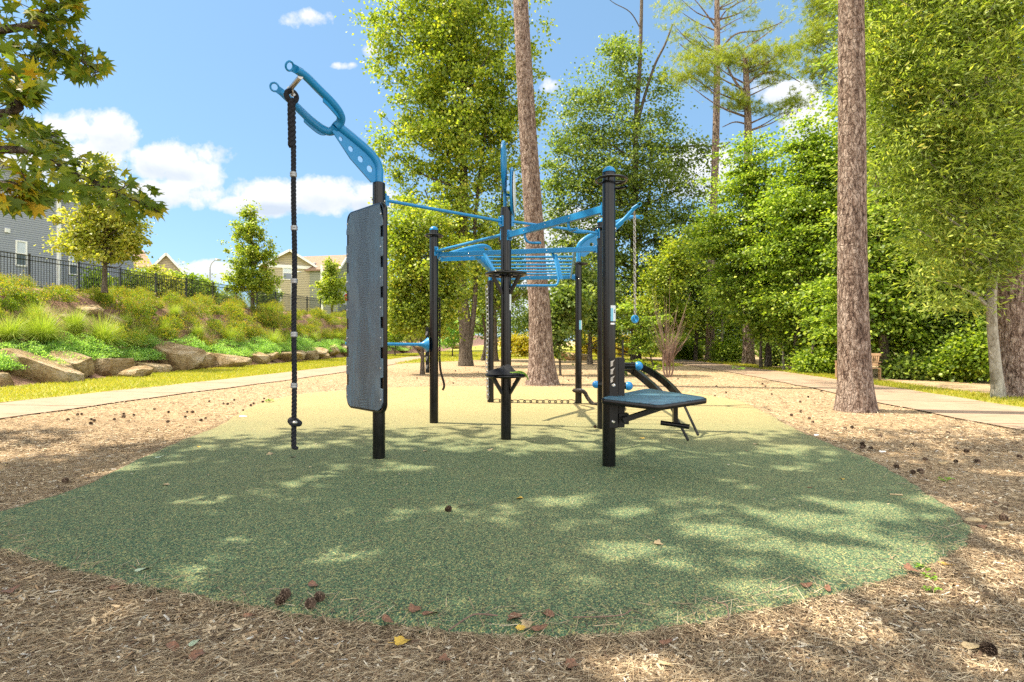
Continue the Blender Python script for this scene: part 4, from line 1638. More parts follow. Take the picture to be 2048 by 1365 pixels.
for (px, py, w, h, aa) in ((42, 508, .40, 1.45, ga_), (6, 470, .4, 1.3, ga_), (146, 530, .42, 1.3, cg2), (172, 470, .4, 1.3, cg2)):
    if px == 6:
        continue
    wall_window(h1, on_wall(px, py, aa, dg_) + V(dg_.y, -dg_.x, 0) * .01, dg_, w * 1.0 if aa is cg2 else .42, h)
pv = on_wall(14, 462, ga_, dg_)
MB().box(pv + V(.03, 0, 0), (.10, .26, .24)).build('vent_cover', 'white', h1, smooth=False, loc=-h1.location)

# tan house further back
t0 = at(290, 560, 62)
t1 = at(374, 560, 64)
a = V(t0.x, t0.y, 0)
b = V(t1.x, t1.y, 0)
h2 = empty('tan_house', (a.x, a.y, 3.3))
tag(h2, 'tan gabled house with a brown roof, partly hidden by the young maple', 'house')
house_block(h2, a, b, 10, 3.2, 9.0, 'siding_tan')
gable_roof(h2, a, b, 10, 9.0, 11.5, .4, front_gable=True, wallm='siding_tan')
w2a = V(at(225, 500, 58).x, 58, 0)
house_block(h2, w2a, V(a.x, 60, 0), 8, 3.2, 9.4, 'siding_tan', 'side_wing')
gable_roof(h2, w2a, V(a.x + 1.5, 60.5, 0), 8, 9.6, 11.9, .4, front_gable=False)
for px in (245, 262, 300, 345):
    wall_window(h2, V(at(px, 0, 58.5).x, (58.6 if px < 290 else 62.6), 7.4), V(1, .03, 0), .9, 1.3)

# khaki and sage town house
q0 = at(535, 560, 60)
q1 = at(628, 560, 62)
q2 = at(700, 560, 66)
a, b, c = V(q0.x, q0.y, 0), V(q1.x, q1.y, 0), V(q2.x, q2.y, 0)
h3 = empty('khaki_house', (a.x, a.y, 3.0))
tag(h3, 'three storey khaki clapboard house with white trim, brown roof and corner balconies', 'house')
house_block(h3, a, b, 11, 1.5, 9.75, 'siding_olive')
zg = H + 153 / F * 60
gable_roof(h3, a - V(.5, 0, 0), b + V(.2, 0, 0), 11, 9.85, 11.55, .5, front_gable=True, wallm='siding_olive')
dab = (b - a).normalized()
nab = V(dab.y, -dab.x, 0)
MB().beam(a + nab * .06 + V(0, 0, 9.62), b + nab * .06 + V(0, 0, 9.62), .08, .36).build('frieze_board', 'white', h3, smooth=False, loc=-h3.location)
for px, py, sc in ((575, 547, 1), (553, 592, 1)):
    p = on_wall(px, py, a, dab)
    wall_window(h3, p + nab * .01, dab, .85, 1.45)
MB().box(b + nab * .05 + V(0, 0, 5.6), (.22, .22, 8.0)).build('corner_board', 'white', h3, smooth=False, loc=-h3.location)
dbc = (c - b).normalized()
nbc = V(dbc.y, -dbc.x, 0)
rb = b + V(.9, 1.6, 0)
rc = c + V(0, 1.2, 0)
house_block(h3, rb, rc, 9, 1.5, 9.9, 'siding_green', 'recessed_wing')
gable_roof(h3, b + V(.2, .5, 0), c + V(.3, .3, 0), 9, 10.2, 11.3, .3, front_gable=False)
g2a, g2b = V(at(676, 0, 61).x, 61, 0), V(at(704, 0, 64).x, 64, 0)
house_block(h3, g2a, g2b, 8, 1.5, 9.7, 'siding_green', 'front_bay')
gable_roof(h3, g2a, g2b, 8, 9.7, 11.2, .35, front_gable=True, wallm='siding_green')
d3 = (rc - rb).normalized()
for (px, py) in ((634, 540), (634, 584), (650, 622)):
    p = on_wall(px, py, rb, d3)
    wall_window(h3, p + V(d3.y, -d3.x, 0) * .02, d3, .85, 1.5, glass='blind')
p = on_wall(687, 597, g2a, (g2b - g2a).normalized())
wall_window(h3, p + V(.03, -.03, 0), (g2b - g2a), .8, 1.4)
for px, Y in ((644, 60.5), (697, 59.5)):
    p = at(px, 0, Y)
    MB().box(V(p.x, p.y, 1.5 + (8.2 if px < 650 else 3.4) / 2), (.24, .24, 8.4 if px < 650 else 3.4)).build('balcony_post' if px < 650 else 'porch_post', 'white', h3, smooth=False, loc=-h3.location)
pp = at(683, 612, 60)
MB().add([V(pp.x - 1.2, 60, 4.3), V(pp.x + 1.4, 60, 4.3), V(pp.x + 1.4, 63.5, 5.1), V(pp.x - 1.2, 63.5, 5.1),
          V(pp.x - 1.2, 60, 4.1), V(pp.x + 1.4, 60, 4.1), V(pp.x + 1.4, 63.5, 4.9), V(pp.x - 1.2, 63.5, 4.9)],
         [(0, 1, 2, 3), (4, 7, 6, 5), (0, 4, 5, 1), (1, 5, 6, 2), (2, 6, 7, 3), (3, 7, 4, 0)]).build('porch_roof', 'black_matt', h3, smooth=False, loc=-h3.location)

# street lamps
def street_lamp(px, py_top, Y, zb, label):
    tp = at(px, py_top, Y)
    r0 = empty('street_lamp', (tp.x, tp.y, zb))
    tag(r0, label, 'street lamp')
    Ht = tp.z - zb
    MB().tube([(0, 0, -.1), (0, 0, Ht * .6), (0, 0, Ht - .5)], [.09, .07, .055], 12).build('pole', 'lamp', r0)
    MB().tube(spline([(0, 0, Ht - .6), (.15, 0, Ht - .15), (.5, 0, Ht + .2)], 4), .04, 8).build('arm', 'lamp', r0)
    MB().ball((.78, 0, Ht + .22), .3, 14, 1, 1, .3).build('lamp_head', 'lamp', r0)
    return r0


street_lamp(420, 525, 52, 3.3, 'tall grey street lamp standing alone between the tan and khaki houses')
street_lamp(583, 550, 56, 3.3, 'slim street lamp in front of the khaki house gable')

# red octagonal sign at the khaki house, just showing past the board
sg = empty('stop_sign', (at(695, 640, 52).x, 52, 1.8))
tag(sg, 'red octagonal road sign half hidden behind the tall grip board', 'sign')
octo = [(.38 * math.cos(R(22.5 + 45 * k)), .38 * math.sin(R(22.5 + 45 * k))) for k in range(8)]
zc_ = H + (683 - 596) / F * 52 - 1.8
MB().tube([(0, 0, -.5), (0, 0, zc_ + .35)], .035, 8).build('sign_post', 'lamp', sg)
so_ = MB().prism(octo, .02, Matrix.Translation((0, -.05, zc_)) @ Matrix(((1, 0, 0, 0), (0, 0, -1, 0), (0, 1, 0, 0), (0, 0, 0, 1)))).build('sign_plate', 'red', sg, smooth=False)
fc = bpy.data.curves.new('sign_text', 'FONT')
fc.body = 'STOP'
fc.size = .27
fc.align_x = 'CENTER'
fc.align_y = 'CENTER'
fc.extrude = .003
tmp = bpy.data.objects.new('tmp', fc)
COL.objects.link(tmp)
tme = bpy.data.meshes.new_from_object(tmp.evaluated_get(bpy.context.evaluated_depsgraph_get()))
bpy.data.objects.remove(tmp)
link('lettering', tme, 'white', so_, loc=(0, -.068, zc_), rot=(R(90), 0, 0))

# ------------------------------------------------------------------ park bench beyond the right path
pbx = V(10.86, 17.0, 0)
bn = empty('park_bench', pbx, R(-70))
tag(bn, 'slatted wooden park bench beside the right hand path, half behind the near pine', 'bench')
bn.scale = (.82, .82, .9)
st = MB()
for k in range(6):
    st.box((0, -.22 + k * .085, .44), (1.35, .065, .025))
st.build('seat', 'wood', bn, smooth=False)
bk = MB()
tilt = Matrix.Rotation(R(-12), 3, 'X')
bk.box((0, .33, .90), (1.4, .035, .09), tilt)
bk.box((0, .27, .55), (1.4, .035, .06), tilt)
for k in range(17):
    bk.box((-.62 + k * .0775, .30, .72), (.05, .018, .34), tilt)
bk.build('backrest', 'wood', bn, smooth=False)
for sx in (-.67, .67):
    for (y_, h_) in ((-.24, .62), (.30, .46)):
        MB().box((sx, y_, h_ / 2), (.07, .07, h_)).build('leg', 'wood', bn, smooth=False)
    MB().box((sx, .02, .645), (.09, .62, .035)).build('armrest', 'wood', bn, smooth=False)


# ------------------------------------------------------------------ boulders
def boulder_mesh(seed, sx, sy, sz):
    r_ = random.Random(seed)
    bm = bmesh.new()
    bmesh.ops.create_icosphere(bm, subdivisions=4, radius=1)
    for v_ in bm.verts:
        v_.co = V(*[math.copysign(abs(c_) ** .62, c_) for c_ in v_.co])
    cuts = []
    for _ in range(11):
        d = V(r_.gauss(0, 1), r_.gauss(0, 1), r_.gauss(0, .8)).normalized()
        cuts.append((d, r_.uniform(.66, 1.0)))
    cuts.append((V(r_.uniform(-.3, .3), r_.uniform(-.35, .1), 1).normalized(), .55))
    for v_ in bm.verts:
        p = v_.co.copy()
        for d, k in cuts:
            e = p.dot(d)
            if e > k:
                p -= d * (e - k)
        nn = math.sin(p.x * 9 + seed) * math.sin(p.y * 8 + p.z * 5) * .022 + math.sin(p.z * 21 + p.x * 13) * .012
        p *= 1 + nn
        v_.co = V(p.x * sx, p.y * sy, p.z * sz)
    me = bpy.data.meshes.new('boulder')
    bm.to_mesh(me)
    bm.free()
    me.polygons.foreach_set('use_smooth', [True] * len(me.polygons))
    me.set_sharp_from_angle(angle=R(14))
    return me


BOULDERS = [  # px centre, py base, width px, height px, label, roll
    (62, 762, 150, 58, 'long slanting grey slab, lowest of the boulders at the left edge', -.30),
    (45, 742, 130, 40, 'upper of two stacked slabs at the left edge, dark on top', -.28),
    (118, 752, 100, 62, 'broad tilted boulder with a flat striped top, right of the stacked slabs', -.26),
    (212, 752, 96, 46, 'flat topped ochre boulder jutting over the lawn between two darker stones', .12),
    (262, 756, 62, 24, 'low mossy rounded boulder tucked under the ochre one', .0),
    (292, 748, 70, 26, 'pale flat stone between the mossy one and the big pointed boulder', -.2),
    (348, 742, 92, 62, 'big pointed tan boulder with a steep left face', -.15),
    (405, 733, 34, 34, 'small upright boulder right behind the big pointed one', 0),
    (386, 735, 36, 36, 'small tawny boulder leaning on the big pointed one', .1),
    (452, 737, 74, 34, 'craggy pitted boulder, wider than tall, right of the small upright ones', -.05),
    (515, 728, 40, 26, 'square cut ochre block standing in the grass edge', -.2),
    (566, 722, 74, 20, 'low crusty pale rock spread behind the hanging rope', 0),
    (608, 720, 48, 22, 'pale angular stone just right of the rope', .1),
    (628, 716, 46, 24, 'brown wedge shaped stone near the tall board', -.1),
    (618, 722, 22, 12, 'smallest square stone at the grass edge near the tall board', 0),
    (662, 712, 32, 26, 'round hollowed pale boulder at the left of the tall board', 0),
    (688, 711, 34, 26, 'cream boulder half hidden by the tall board', .1),
    (160, 752, 40, 30, 'squat block wedged between the striped topped boulder and the ochre one', 0),
    (536, 722, 40, 20, 'low slab right of the square cut ochre block', .1),
    (428, 732, 30, 22, 'small pale chip of rock left of the craggy pitted boulder', .1),
    (590, 716, 34, 18, 'cream slab behind the hanging rope', -.1),
    (645, 718, 26, 14, 'thin flat stone between the wedge and the hollowed boulder', 0),
    (485, 733, 30, 18, 'mossy stone at the right foot of the craggy pitted boulder', 0),
    (0, 772, 26, 34, 'dark boulder cut off by the left edge of the picture', 0),
    (165, 622, 62, 16, 'flat weathered rock in the mulch high on the bank', 0),
    (220, 640, 56, 18, 'rough slab lying in the orange tipped shrubs under the young tree', -.3),
    (128, 636, 40, 12, 'thin stone step low between two shrub clumps on the bank', 0),
    (490, 632, 30, 10, 'little grey rock high on the bank left of the rope', 0),
    (796, 700, 46, 22, 'tan boulder across the path right of the tall board', 0),
    (832, 698, 34, 18, 'smaller boulder behind the little maple stem', .1),
    (905, 698, 26, 14, 'far boulder by the grey green mound beside the tulip tree', 0),
    (1152, 722, 62, 20, 'dark flat boulder in the shade behind the leaning pine', 0),
    (1340, 712, 44, 18, 'pale rock in the far grass behind the bare shrub', 0),
]
for i, (px, py, w, h, lab, roll) in enumerate(BOULDERS):
    if 100 < px < 500 and py < 650:
        p = hit(px, py + h * .2)
    else:
        p = hit(px, py)
    sc = p.y / F
    sx, sz = w * sc / 2 * 1.08, h * sc / 2 * (1.12 if abs(roll) > .2 else 1.25)
    me = boulder_mesh(i * 3 + 1, sx, max(sx * .62, sz), sz)
    o = link('boulder', me, 'stone', loc=(p.x, p.y + sx * .35, p.z + sz * .60), rot=(0, -roll, rnd.uniform(-.3, .3)))
    o.rotation_euler = (rnd.uniform(-.1, .15), -roll * 1.1, rnd.uniform(-.25, .25))
    tag(o, lab, 'boulder', 'sandstone boulders edging the planted bank' if px < 1000 else None)


# ------------------------------------------------------------------ foliage
def quads(co4, name):
    """co4: (N,4,3)"""
    n = len(co4)
    return np_mesh(name, co4.reshape(-1, 3), np.arange(n * 4), np.full(n, 4))


def unit(a):
    return a / (np.linalg.norm(a, axis=-1, keepdims=True) + 1e-9)


def leaf_quads(c, d, nrm, L_, W_, fold=.18, wide=.45):
    """diamond leaves: centre c, long axis d, face normal nrm"""
    d = unit(d)
    s = unit(np.cross(d, nrm))
    n = np.cross(s, d)
    L_ = np.broadcast_to(np.asarray(L_, float), (len(c),))[:, None]
    W_ = np.broadcast_to(np.asarray(W_, float), (len(c),))[:, None]
    b = c - d * L_ * .5
    t = c + d * L_ * .5
    m = c - d * L_ * (.5 - wide)
    l = m + s * W_ * .5 + n * W_ * fold
    r = m - s * W_ * .5 + n * W_ * fold
    return np.stack([b, r, t, l], 1)


def lobe_clumps(lobes, n, shell=.5, rg=rng):
    """lobes: (centre, radii); returns clump centres and outward directions"""
    vol = np.array([max(1e-3, (r[0] * r[2])) ** 1.0 * (1 + r[1]) for c, r in lobes])
    cnt = np.maximum(3, (vol / vol.sum() * n).astype(int))
    cs, os_ = [], []
    for (c, r), k in zip(lobes, cnt):
        d = unit(rg.normal(size=(k, 3)))
        lump = 1 + .20 * np.sin(d[:, :1] * 5 + r[0] * 9) * np.sin(d[:, 2:] * 6 + r[2] * 7)
        rad = (shell + (1 - shell) * rg.random((k, 1)) ** .6) * lump * (1 + .22 * rg.normal(size=(k, 1)))
        cs.append(np.array(c) + d * rad * np.array(r))
        os_.append(d)
    return np.concatenate(cs), np.concatenate(os_)


def foliage(clumps, outw, per, rc, L_, W_, flat=.7, droop=.25, up=.75, rg=rng, var=.25, jit=.35, layer=0):
    n = len(clumps)
    k = (per * rg.uniform(.25, 1.75, n)).astype(int)
    idx_ = np.repeat(np.arange(n), k)
    c0 = clumps[idx_]
    o0 = outw[idx_]
    sz = rg.uniform(.45, 1.5, n)[idx_][:, None]
    dl = rg.normal(size=(len(idx_), 3)) * rc * sz * np.array([1, 1, flat]) * .62
    if layer:
        oh = o0.copy()
        oh[:, 2] = 0
        oh = unit(oh + np.array([1e-4, 0, 0]))
        sd_ = np.stack([-oh[:, 1], oh[:, 0], np.zeros(len(oh))], 1)
        a_ = rg.normal(size=(len(oh), 1)) * .95
        dl = (oh * a_ + sd_ * rg.normal(size=a_.shape) * .55) * rc * sz
        dl[:, 2:] = (rg.normal(size=a_.shape) * (.13 if layer > 1 else .34) - (.11 if layer > 1 else .05) * a_ ** 2) * rc * sz
    c = c0 + dl
    d = unit(dl) * .8 + o0 * .35 + rg.normal(size=c.shape) * .5
    d[:, 2] -= droop
    nr = rg.normal(size=c.shape) * jit * 1.6
    nr[:, 2] += up
    nr += o0 * .35
    ls = L_ * rg.uniform(1 - var, 1 + var, len(c))
    return leaf_quads(c, d, nr, ls, W_ / L_ * ls)


def limb_tubes(mbx, trunk, clumps, n, r0, rg, seg=5, rise=.55, rtip=.008, zmin=None):
    T = [Vector(p) for p in trunk]
    sel = rg.choice(len(clumps), min(n, len(clumps)), replace=False)
    for i in sel:
        p = Vector(clumps[i])
        best, bd = None, 1e9
        for q_ in T:
            hd = math.hypot(q_.x - p.x, q_.y - p.y)
            want = p.z - hd * rise
            e = abs(q_.z - want)
            if zmin is not None and q_.z < zmin:
                e += 5
            if e < bd:
                bd, best = e, q_
        mid = best.lerp(p, .5) + V(rg.normal() * .12, rg.normal() * .12, -.06 * (p - best).length + rg.normal() * .1)
        L_ = (p - best).length
        ra = min(r0 * .45, .018 + .012 * L_)
        pts = spline([best, mid, p], 3)
        mbx.tube(pts, list(np.linspace(ra, rtip, len(pts))), seg, cap=False)


def trunk_path(pts, n=6):
    return spline(pts, n)


def make_tree(name, label, base, trunk_pts, radii, lobes, ncl, per, rc, L_, W_, leafm, barkm, group=None, limbs=30, cat='tree', seed=1,
              shell=.5, flat=.7, droop=.25, up=.75, extra=None, needle=False, flare=1.35, cullf=None, limb_zmin=None, jit=.35, tsg=14, layer=False):
    rg = np.random.default_rng(seed)
    base = Vector(base)
    r0 = empty(name, base)
    tag(r0, label, cat, group)
    tp = trunk_path(trunk_pts, 6)
    nT = len(tp)
    rr = list(np.interp(np.linspace(0, 1, nT), np.linspace(0, 1, len(radii)), radii))
    rr = [r_ * (1 + (flare - 1) * math.exp(-max(0, (p.z - base.z)) / .35)) for r_, p in zip(rr, tp)]
    mbx = MB().tube(tp, rr, tsg)
    cl, ow = lobe_clumps(lobes, ncl, shell, rg)
    if cullf is not None:
        keep = cullf(cl)
        cl, ow = cl[keep], ow[keep]
    limb_tubes(mbx, tp[3:], cl, limbs, radii[0], rg, zmin=limb_zmin)
    if extra:
        for (pts, ra, rb_) in extra:
            e = spline(pts, 5)
            mbx.tube(e, list(np.linspace(ra, rb_, len(e))), 7, cap=False)
    mbx.build('trunk', barkm, r0, loc=-base, angle=70)
    if needle:
        q_ = needle_quads(cl, ow, per, rc, L_, W_, rg)
    else:
        q_ = foliage(cl, ow, per, rc, L_, W_, flat, droop, up, rg, jit=jit, layer=layer)
    if cullf is not None:
        q_ = q_[cullf(q_.mean(1))]
    me = quads(q_ - np.array(base), 'crown')
    link('crown', me, leafm, r0)
    return r0


def needle_quads(cl, ow, per, rc, L_, W_, rg):
    """per tufts for each clump, each a burst of long needles"""
    n = len(cl)
    idx_ = np.repeat(np.arange(n), per)
    c = cl[idx_] + rg.normal(size=(len(idx_), 3)) * rc * np.array([1, 1, .45]) * .6
    ax = unit(ow[idx_] * .5 + rg.normal(size=c.shape) * .6 + np.array([0, 0, .6]))
    K = 16
    j = np.repeat(np.arange(len(c)), K)
    d = unit(ax[j] * .75 + rg.normal(size=(len(j), 3)) * .62)
    p = c[j] + d * L_ * .5
    return leaf_quads(p, d, rg.normal(size=p.shape), L_ * rg.uniform(.7, 1.15, len(p)), W_, 0, .3)


def LB(px, py, rx, ry, Y, dy=0.0, ry_depth=None):
    c = at(px, py, Y)
    s = Y / F
    return ((c.x, c.y + dy, c.z), (rx * s, ry_depth if ry_depth else rx * s * .85, ry * s))


def TP(pts, Y):
    return [at(x, y, Y) for x, y in pts]


def base_at(px, py):
    return hit(px, py)


# --- tulip tree, left of centre
b0 = base_at(932, 733)
Y0 = b0.y
make_tree('tulip_tree', 'tall yellow green broadleaf tree with a thick pale trunk, left of the leaning pine', b0,
          [b0 + V(0, 0, -.2)] + TP([(931, 700), (929, 640), (922, 570), (925, 480), (928, 380), (925, 250), (930, 100), (935, -60), (940, -180)], Y0), [.34, .31, .29, .24, .2, .15, .1, .05],
          [LB(900, -60, 150, 120, Y0), LB(860, 60, 112, 90, Y0), LB(960, 70, 110, 100, Y0), LB(840, 190, 90, 90, Y0), LB(930, 190, 110, 120, Y0), LB(1010, 190, 70, 120, Y0),
           LB(850, 300, 84, 80, Y0), LB(950, 320, 100, 100, Y0), LB(870, 410, 76, 80, Y0), LB(960, 440, 90, 80, Y0), LB(910, 510, 72, 60, Y0), LB(975, 545, 60, 60, Y0),
           LB(772, 60, 44, 50, Y0), LB(762, 130, 30, 30, Y0), LB(775, 270, 34, 30, Y0), LB(1060, 200, 36, 90, Y0), LB(800, 370, 30, 34, Y0), LB(900, 200, 70, 300, Y0)],
          1150, 62, .46, .155, .125, 'leaf_tulip', 'grey_bark', 'broadleaf trees behind the rig', 70, seed=3, shell=.35, flare=1.25,
          extra=[(TP([(938, 700), (948, 620), (952, 540), (950, 450), (960, 350), (975, 240)], Y0), .15, .05),
                 (TP([(926, 600), (905, 540), (880, 470), (850, 380)], Y0), .11, .03), (TP([(1000, 520), (1008, 350), (1005, 150), (1005, 20)], Y0 + 1), .14, .06)])
# --- two slimmer trees right behind it
for i, (px, py, tp_, lob, lab) in enumerate((
        (988, 724, [(988, 690), (987, 620), (986, 540), (984, 460)], [(985, 560, 50, 60), (1010, 500, 50, 70), (980, 470, 50, 60), (1040, 560, 40, 50)], 'dark stemmed broadleaf tree between the tulip tree and the centre post'),
        (966, 722, [(970, 700), (971, 670), (964, 620), (958, 560)], [(960, 575, 45, 45), (945, 610, 38, 30), (985, 610, 30, 26)], 'small tree with a curved stem just right of the tulip tree trunk'))):
    bb = base_at(px, py)
    make_tree('broadleaf_tree', lab, bb, [bb] + TP(tp_, bb.y), [.24, .2, .16, .1] if i == 0 else [.14, .11, .08, .04], [LB(*l, bb.y) for l in lob], 260 if i == 0 else 120, 45, .42, .15, .12,
              'leaf_dark' if i == 0 else 'leaf_lime', 'grey_bark', 'broadleaf trees behind the rig', 22, seed=20 + i)
# --- little maple with a forked stem, in the mulch behind the board
b0 = base_at(845, 750)
Y0 = b0.y
make_tree('young_maple', 'small bushy maple with a forked stem in the mulch behind the tall board', b0,
          [b0 + V(0, 0, -.1)] + TP([(845, 735), (845, 713), (843, 670), (845, 600), (838, 520), (842, 450)], Y0), [.075, .07, .06, .045, .03, .02],
          [LB(830, 545, 66, 85, Y0), LB(800, 620, 42, 60, Y0), LB(880, 600, 52, 80, Y0), LB(850, 455, 52, 52, Y0), LB(905, 520, 36, 52, Y0), LB(800, 480, 30, 52, Y0), LB(845, 640, 50, 36, Y0)],
          520, 60, .28, .105, .09, 'leaf_tulip', 'grey_bark', None, 50, seed=5, shell=.3, flare=1.4,
          extra=[(TP([(845, 716), (835, 702), (826, 690), (812, 650), (800, 590)], Y0), .04, .015), (TP([(845, 718), (855, 705), (866, 670), (880, 610)], Y0), .035, .012)])
# --- dark broadleaf giant right of centre
b0 = base_at(1272, 722)
Y0 = b0.y
HL = [(1240, 150, 62, 66), (1178, 225, 62, 55), (1150, 330, 66, 80), (1250, 320, 100, 100), (1325, 200, 36, 60), (1350, 330, 58, 60), (1170, 450, 84, 84), (1290, 450, 92, 92), (1345, 520, 52, 70),
      (1200, 560, 84, 80), (1280, 590, 84, 70), (1160, 640, 60, 42), (1120, 280, 28, 30), (1400, 300, 30, 26), (1240, 90, 34, 34), (1105, 420, 30, 60), (1390, 400, 24, 20)]
make_tree('broadleaf_tree', 'large dark green tree behind the front right post, bare limbs at its top', b0,
          [b0 + V(0, 0, -.2)] + TP([(1271, 690), (1270, 600), (1268, 480), (1270, 380), (1272, 250), (1280, 120), (1284, -40), (1284, -120)], Y0), [.3, .28, .25, .2, .15, .1, .06],
          [LB(*l, Y0) for l in HL], 1050, 62, .6, .165, .13, 'leaf_dark', 'grey_bark', 'broadleaf trees behind the rig', 80, seed=8, shell=.45, layer=1,
          extra=[(TP([(1272, 260), (1290, 190), (1310, 130), (1330, 90), (1345, 50)], Y0), .11, .05), (TP([(1282, 60), (1260, 25), (1225, 5), (1200, -20)], Y0), .04, .012),
                 (TP([(1270, 520), (1300, 380), (1300, 250)], Y0), .1, .04), (TP([(1300, 300), (1350, 296), (1400, 292), (1440, 296), (1460, 285)], Y0), .08, .04),
                 (TP([(1345, 440), (1375, 430), (1368, 450), (1350, 480)], Y0), .035, .01)])
for i, (px, py, lob_, lab) in enumerate(((1330, 728, [(1330, 560, 40, 60), (1350, 640, 44, 40), (1310, 620, 40, 40), (1365, 520, 34, 50)], 'leafy tree filling the gap right of the large dark tree, behind the bare shrub'),
                                          (1180, 730, [(1180, 600, 46, 50), (1150, 560, 36, 50), (1200, 650, 44, 34), (1140, 640, 34, 30)], 'shady tree seen between the leaning pine and the rear right post'))):
    bb = base_at(px, py)
    make_tree('broadleaf_tree', lab, bb, [bb + V(0, 0, -.1)] + TP([(px, py - 40), (px + 3, py - 120), (px + 5, py - 190)], bb.y), [.13, .11, .08, .04], [LB(*l, bb.y) for l in lob_], 260, 46, .42, .15, .12,
              'leaf_tulip' if i == 0 else 'leaf_dark', 'grey_bark', 'broadleaf trees behind the rig', 26, seed=25 + i)
# --- small leafy tree below, by the leaning pine
b0 = base_at(1121, 752)
make_tree('young_tree', 'young green tree with heart shaped leaves directly right of the leaning pine trunk', b0, [b0] + TP([(1120, 730), (1119, 690), (1117, 640), (1120, 600)], b0.y), [.035, .03, .02],
          [LB(1128, 630, 42, 34, b0.y), LB(1108, 660, 26, 44, b0.y), LB(1140, 600, 40, 30, b0.y), LB(1118, 700, 20, 26, b0.y)], 130, 34, .26, .13, .12, 'leaf_dark', 'grey_bark', None, 26, seed=9)
# --- shrubs by the bare bush
b0 = base_at(1312, 752)
make_tree('leafy_shrub', 'pale yellow green shrub with arching sprays below the ring handle', b0, [b0] + TP([(1306, 730), (1296, 700), (1282, 660), (1266, 620)], b0.y), [.025, .02, .012],
          [LB(1255, 618, 26, 14, b0.y), LB(1240, 650, 22, 14, b0.y), LB(1288, 650, 34, 20, b0.y), LB(1300, 690, 36, 24, b0.y), LB(1270, 690, 24, 14, b0.y), LB(1285, 735, 44, 14, b0.y), LB(1318, 640, 20, 18, b0.y)],
          120, 40, .17, .10, .08, 'leaf_lime', 'grey_bark', None, 30, seed=12, cat='shrub', flat=.35, up=1.2)
b0 = base_at(1336, 756)
tw = MB()
rg = np.random.default_rng(4)
for i in range(34):
    a = rg.uniform(-1, 1)
    hh2 = rg.uniform(1.2, 3.6) * (1 - abs(a) * .35)
    x1 = a * 1.35 * (hh2 / 3.2) * 1.0
    y1 = rg.uniform(-.8, .8)
    st_ = V(a * .05, y1 * .05, .35 + rg.uniform(0, .25))
    pts = spline([st_, V(x1 * .30, y1 * .4, hh2 * .45), V(x1, y1, hh2)], 4)
    tw.tube(pts, list(np.linspace(.013, .003, len(pts))), 4, cap=False)
    for j in range(3):
        q0_ = Vector(pts[3 + j])
        q1_ = q0_ + V(rg.normal() * .25, rg.normal() * .2, rg.uniform(.25, .6))
        tw.tube([q0_, q0_.lerp(q1_, .5) + V(.02, 0, -.03), q1_], [.005, .004, .002], 3, cap=False)
for a in (-.12, -.03, .05, .14):
    tw.tube(spline([V(a * .5, 0, -.05), V(a * 1.3, .02, .3), V(a * 1.2, .0, .75), V(a * 2.2, 0, 1.2)], 4), [.028] * 5 + [.022] * 4 + [.015] * 4, 7)
bs = empty('bare_shrub', b0)
tag(bs, 'leafless reddish shrub of fine upright twigs standing in the mulch right of the rig', 'shrub')
tw.build('branches', 'twig', bs)


# --- pines
def pine(name, label, b0, tpx, radii, lobes, Y0, ncl, seed, tuft=9, L_=.24, W_=.013, extra=None, rc=.42, group='tall pines', limbs=24, wl=None, tsg=20):
    lb = [LB(*l, Y0) for l in lobes] + (wl or [])
    return make_tree(name, label, b0, [b0 + V(0, 0, -.25)] + TP(tpx, Y0), radii, lb, ncl, tuft, rc, L_, W_, 'needle', 'pine_bark', group, limbs, seed=seed, needle=True, extra=extra, flare=1.3,
                     limb_zmin=min(c[2] - r[2] for c, r in lb) - 2, tsg=tsg)


b0 = base_at(1085, 770)
pine('pine_tree', 'tall bare pine trunk leaning left, standing right behind the rig at centre', b0,
     [(1084, 745), (1082, 700), (1079, 620), (1073, 540), (1066, 420), (1056, 270), (1048, 130), (1041, 0), (1033, -180), (1026, -400), (1022, -560)],
     [.40, .37, .335, .30, .275, .255, .235, .215, .2, .15, .08], [], b0.y, 60, 31, wl=[((-.6, 16.6, 18.0), (2.2, 2.0, 1.4)), ((-2.0, 17.8, 16.8), (1.7, 1.4, .9)), ((.8, 15.8, 16.9), (1.4, 1.3, .8))], tsg=32)
b0 = base_at(1712, 823)
pine('pine_tree', 'thick straight pine trunk nearest the right hand path', b0,
     [(1711, 800), (1709, 740), (1706, 620), (1704, 460), (1704, 300), (1703, 130), (1702, 0), (1700, -250), (1698, -600), (1696, -900)],
     [.275, .262, .25, .232, .218, .21, .2, .19, .15, .08], [], b0.y, 60, 32, wl=[((6.2, 9.8, 15.8), (2.0, 1.9, 1.5)), ((5.0, 9.2, 14.2), (1.2, 1.2, .8)), ((7.3, 10.4, 14.4), (1.4, 1.3, .9))], tsg=32)
b0 = base_at(2027, 795)
pine('pine_tree', 'thick pine trunk at the right edge with dark scars on its bark', b0,
     [(2026, 770), (2024, 700), (2020, 600), (2017, 480), (2012, 350), (2008, 200), (2006, 60), (2004, -100), (2000, -500), (1998, -700)],
     [.31, .295, .28, .265, .25, .24, .22, .2, .14, .08], [], b0.y, 50, 33, wl=[((11.6, 12.6, 16.8), (2.0, 1.8, 1.4))], tsg=28)
b0 = base_at(1419, 724)
Y0 = b0.y
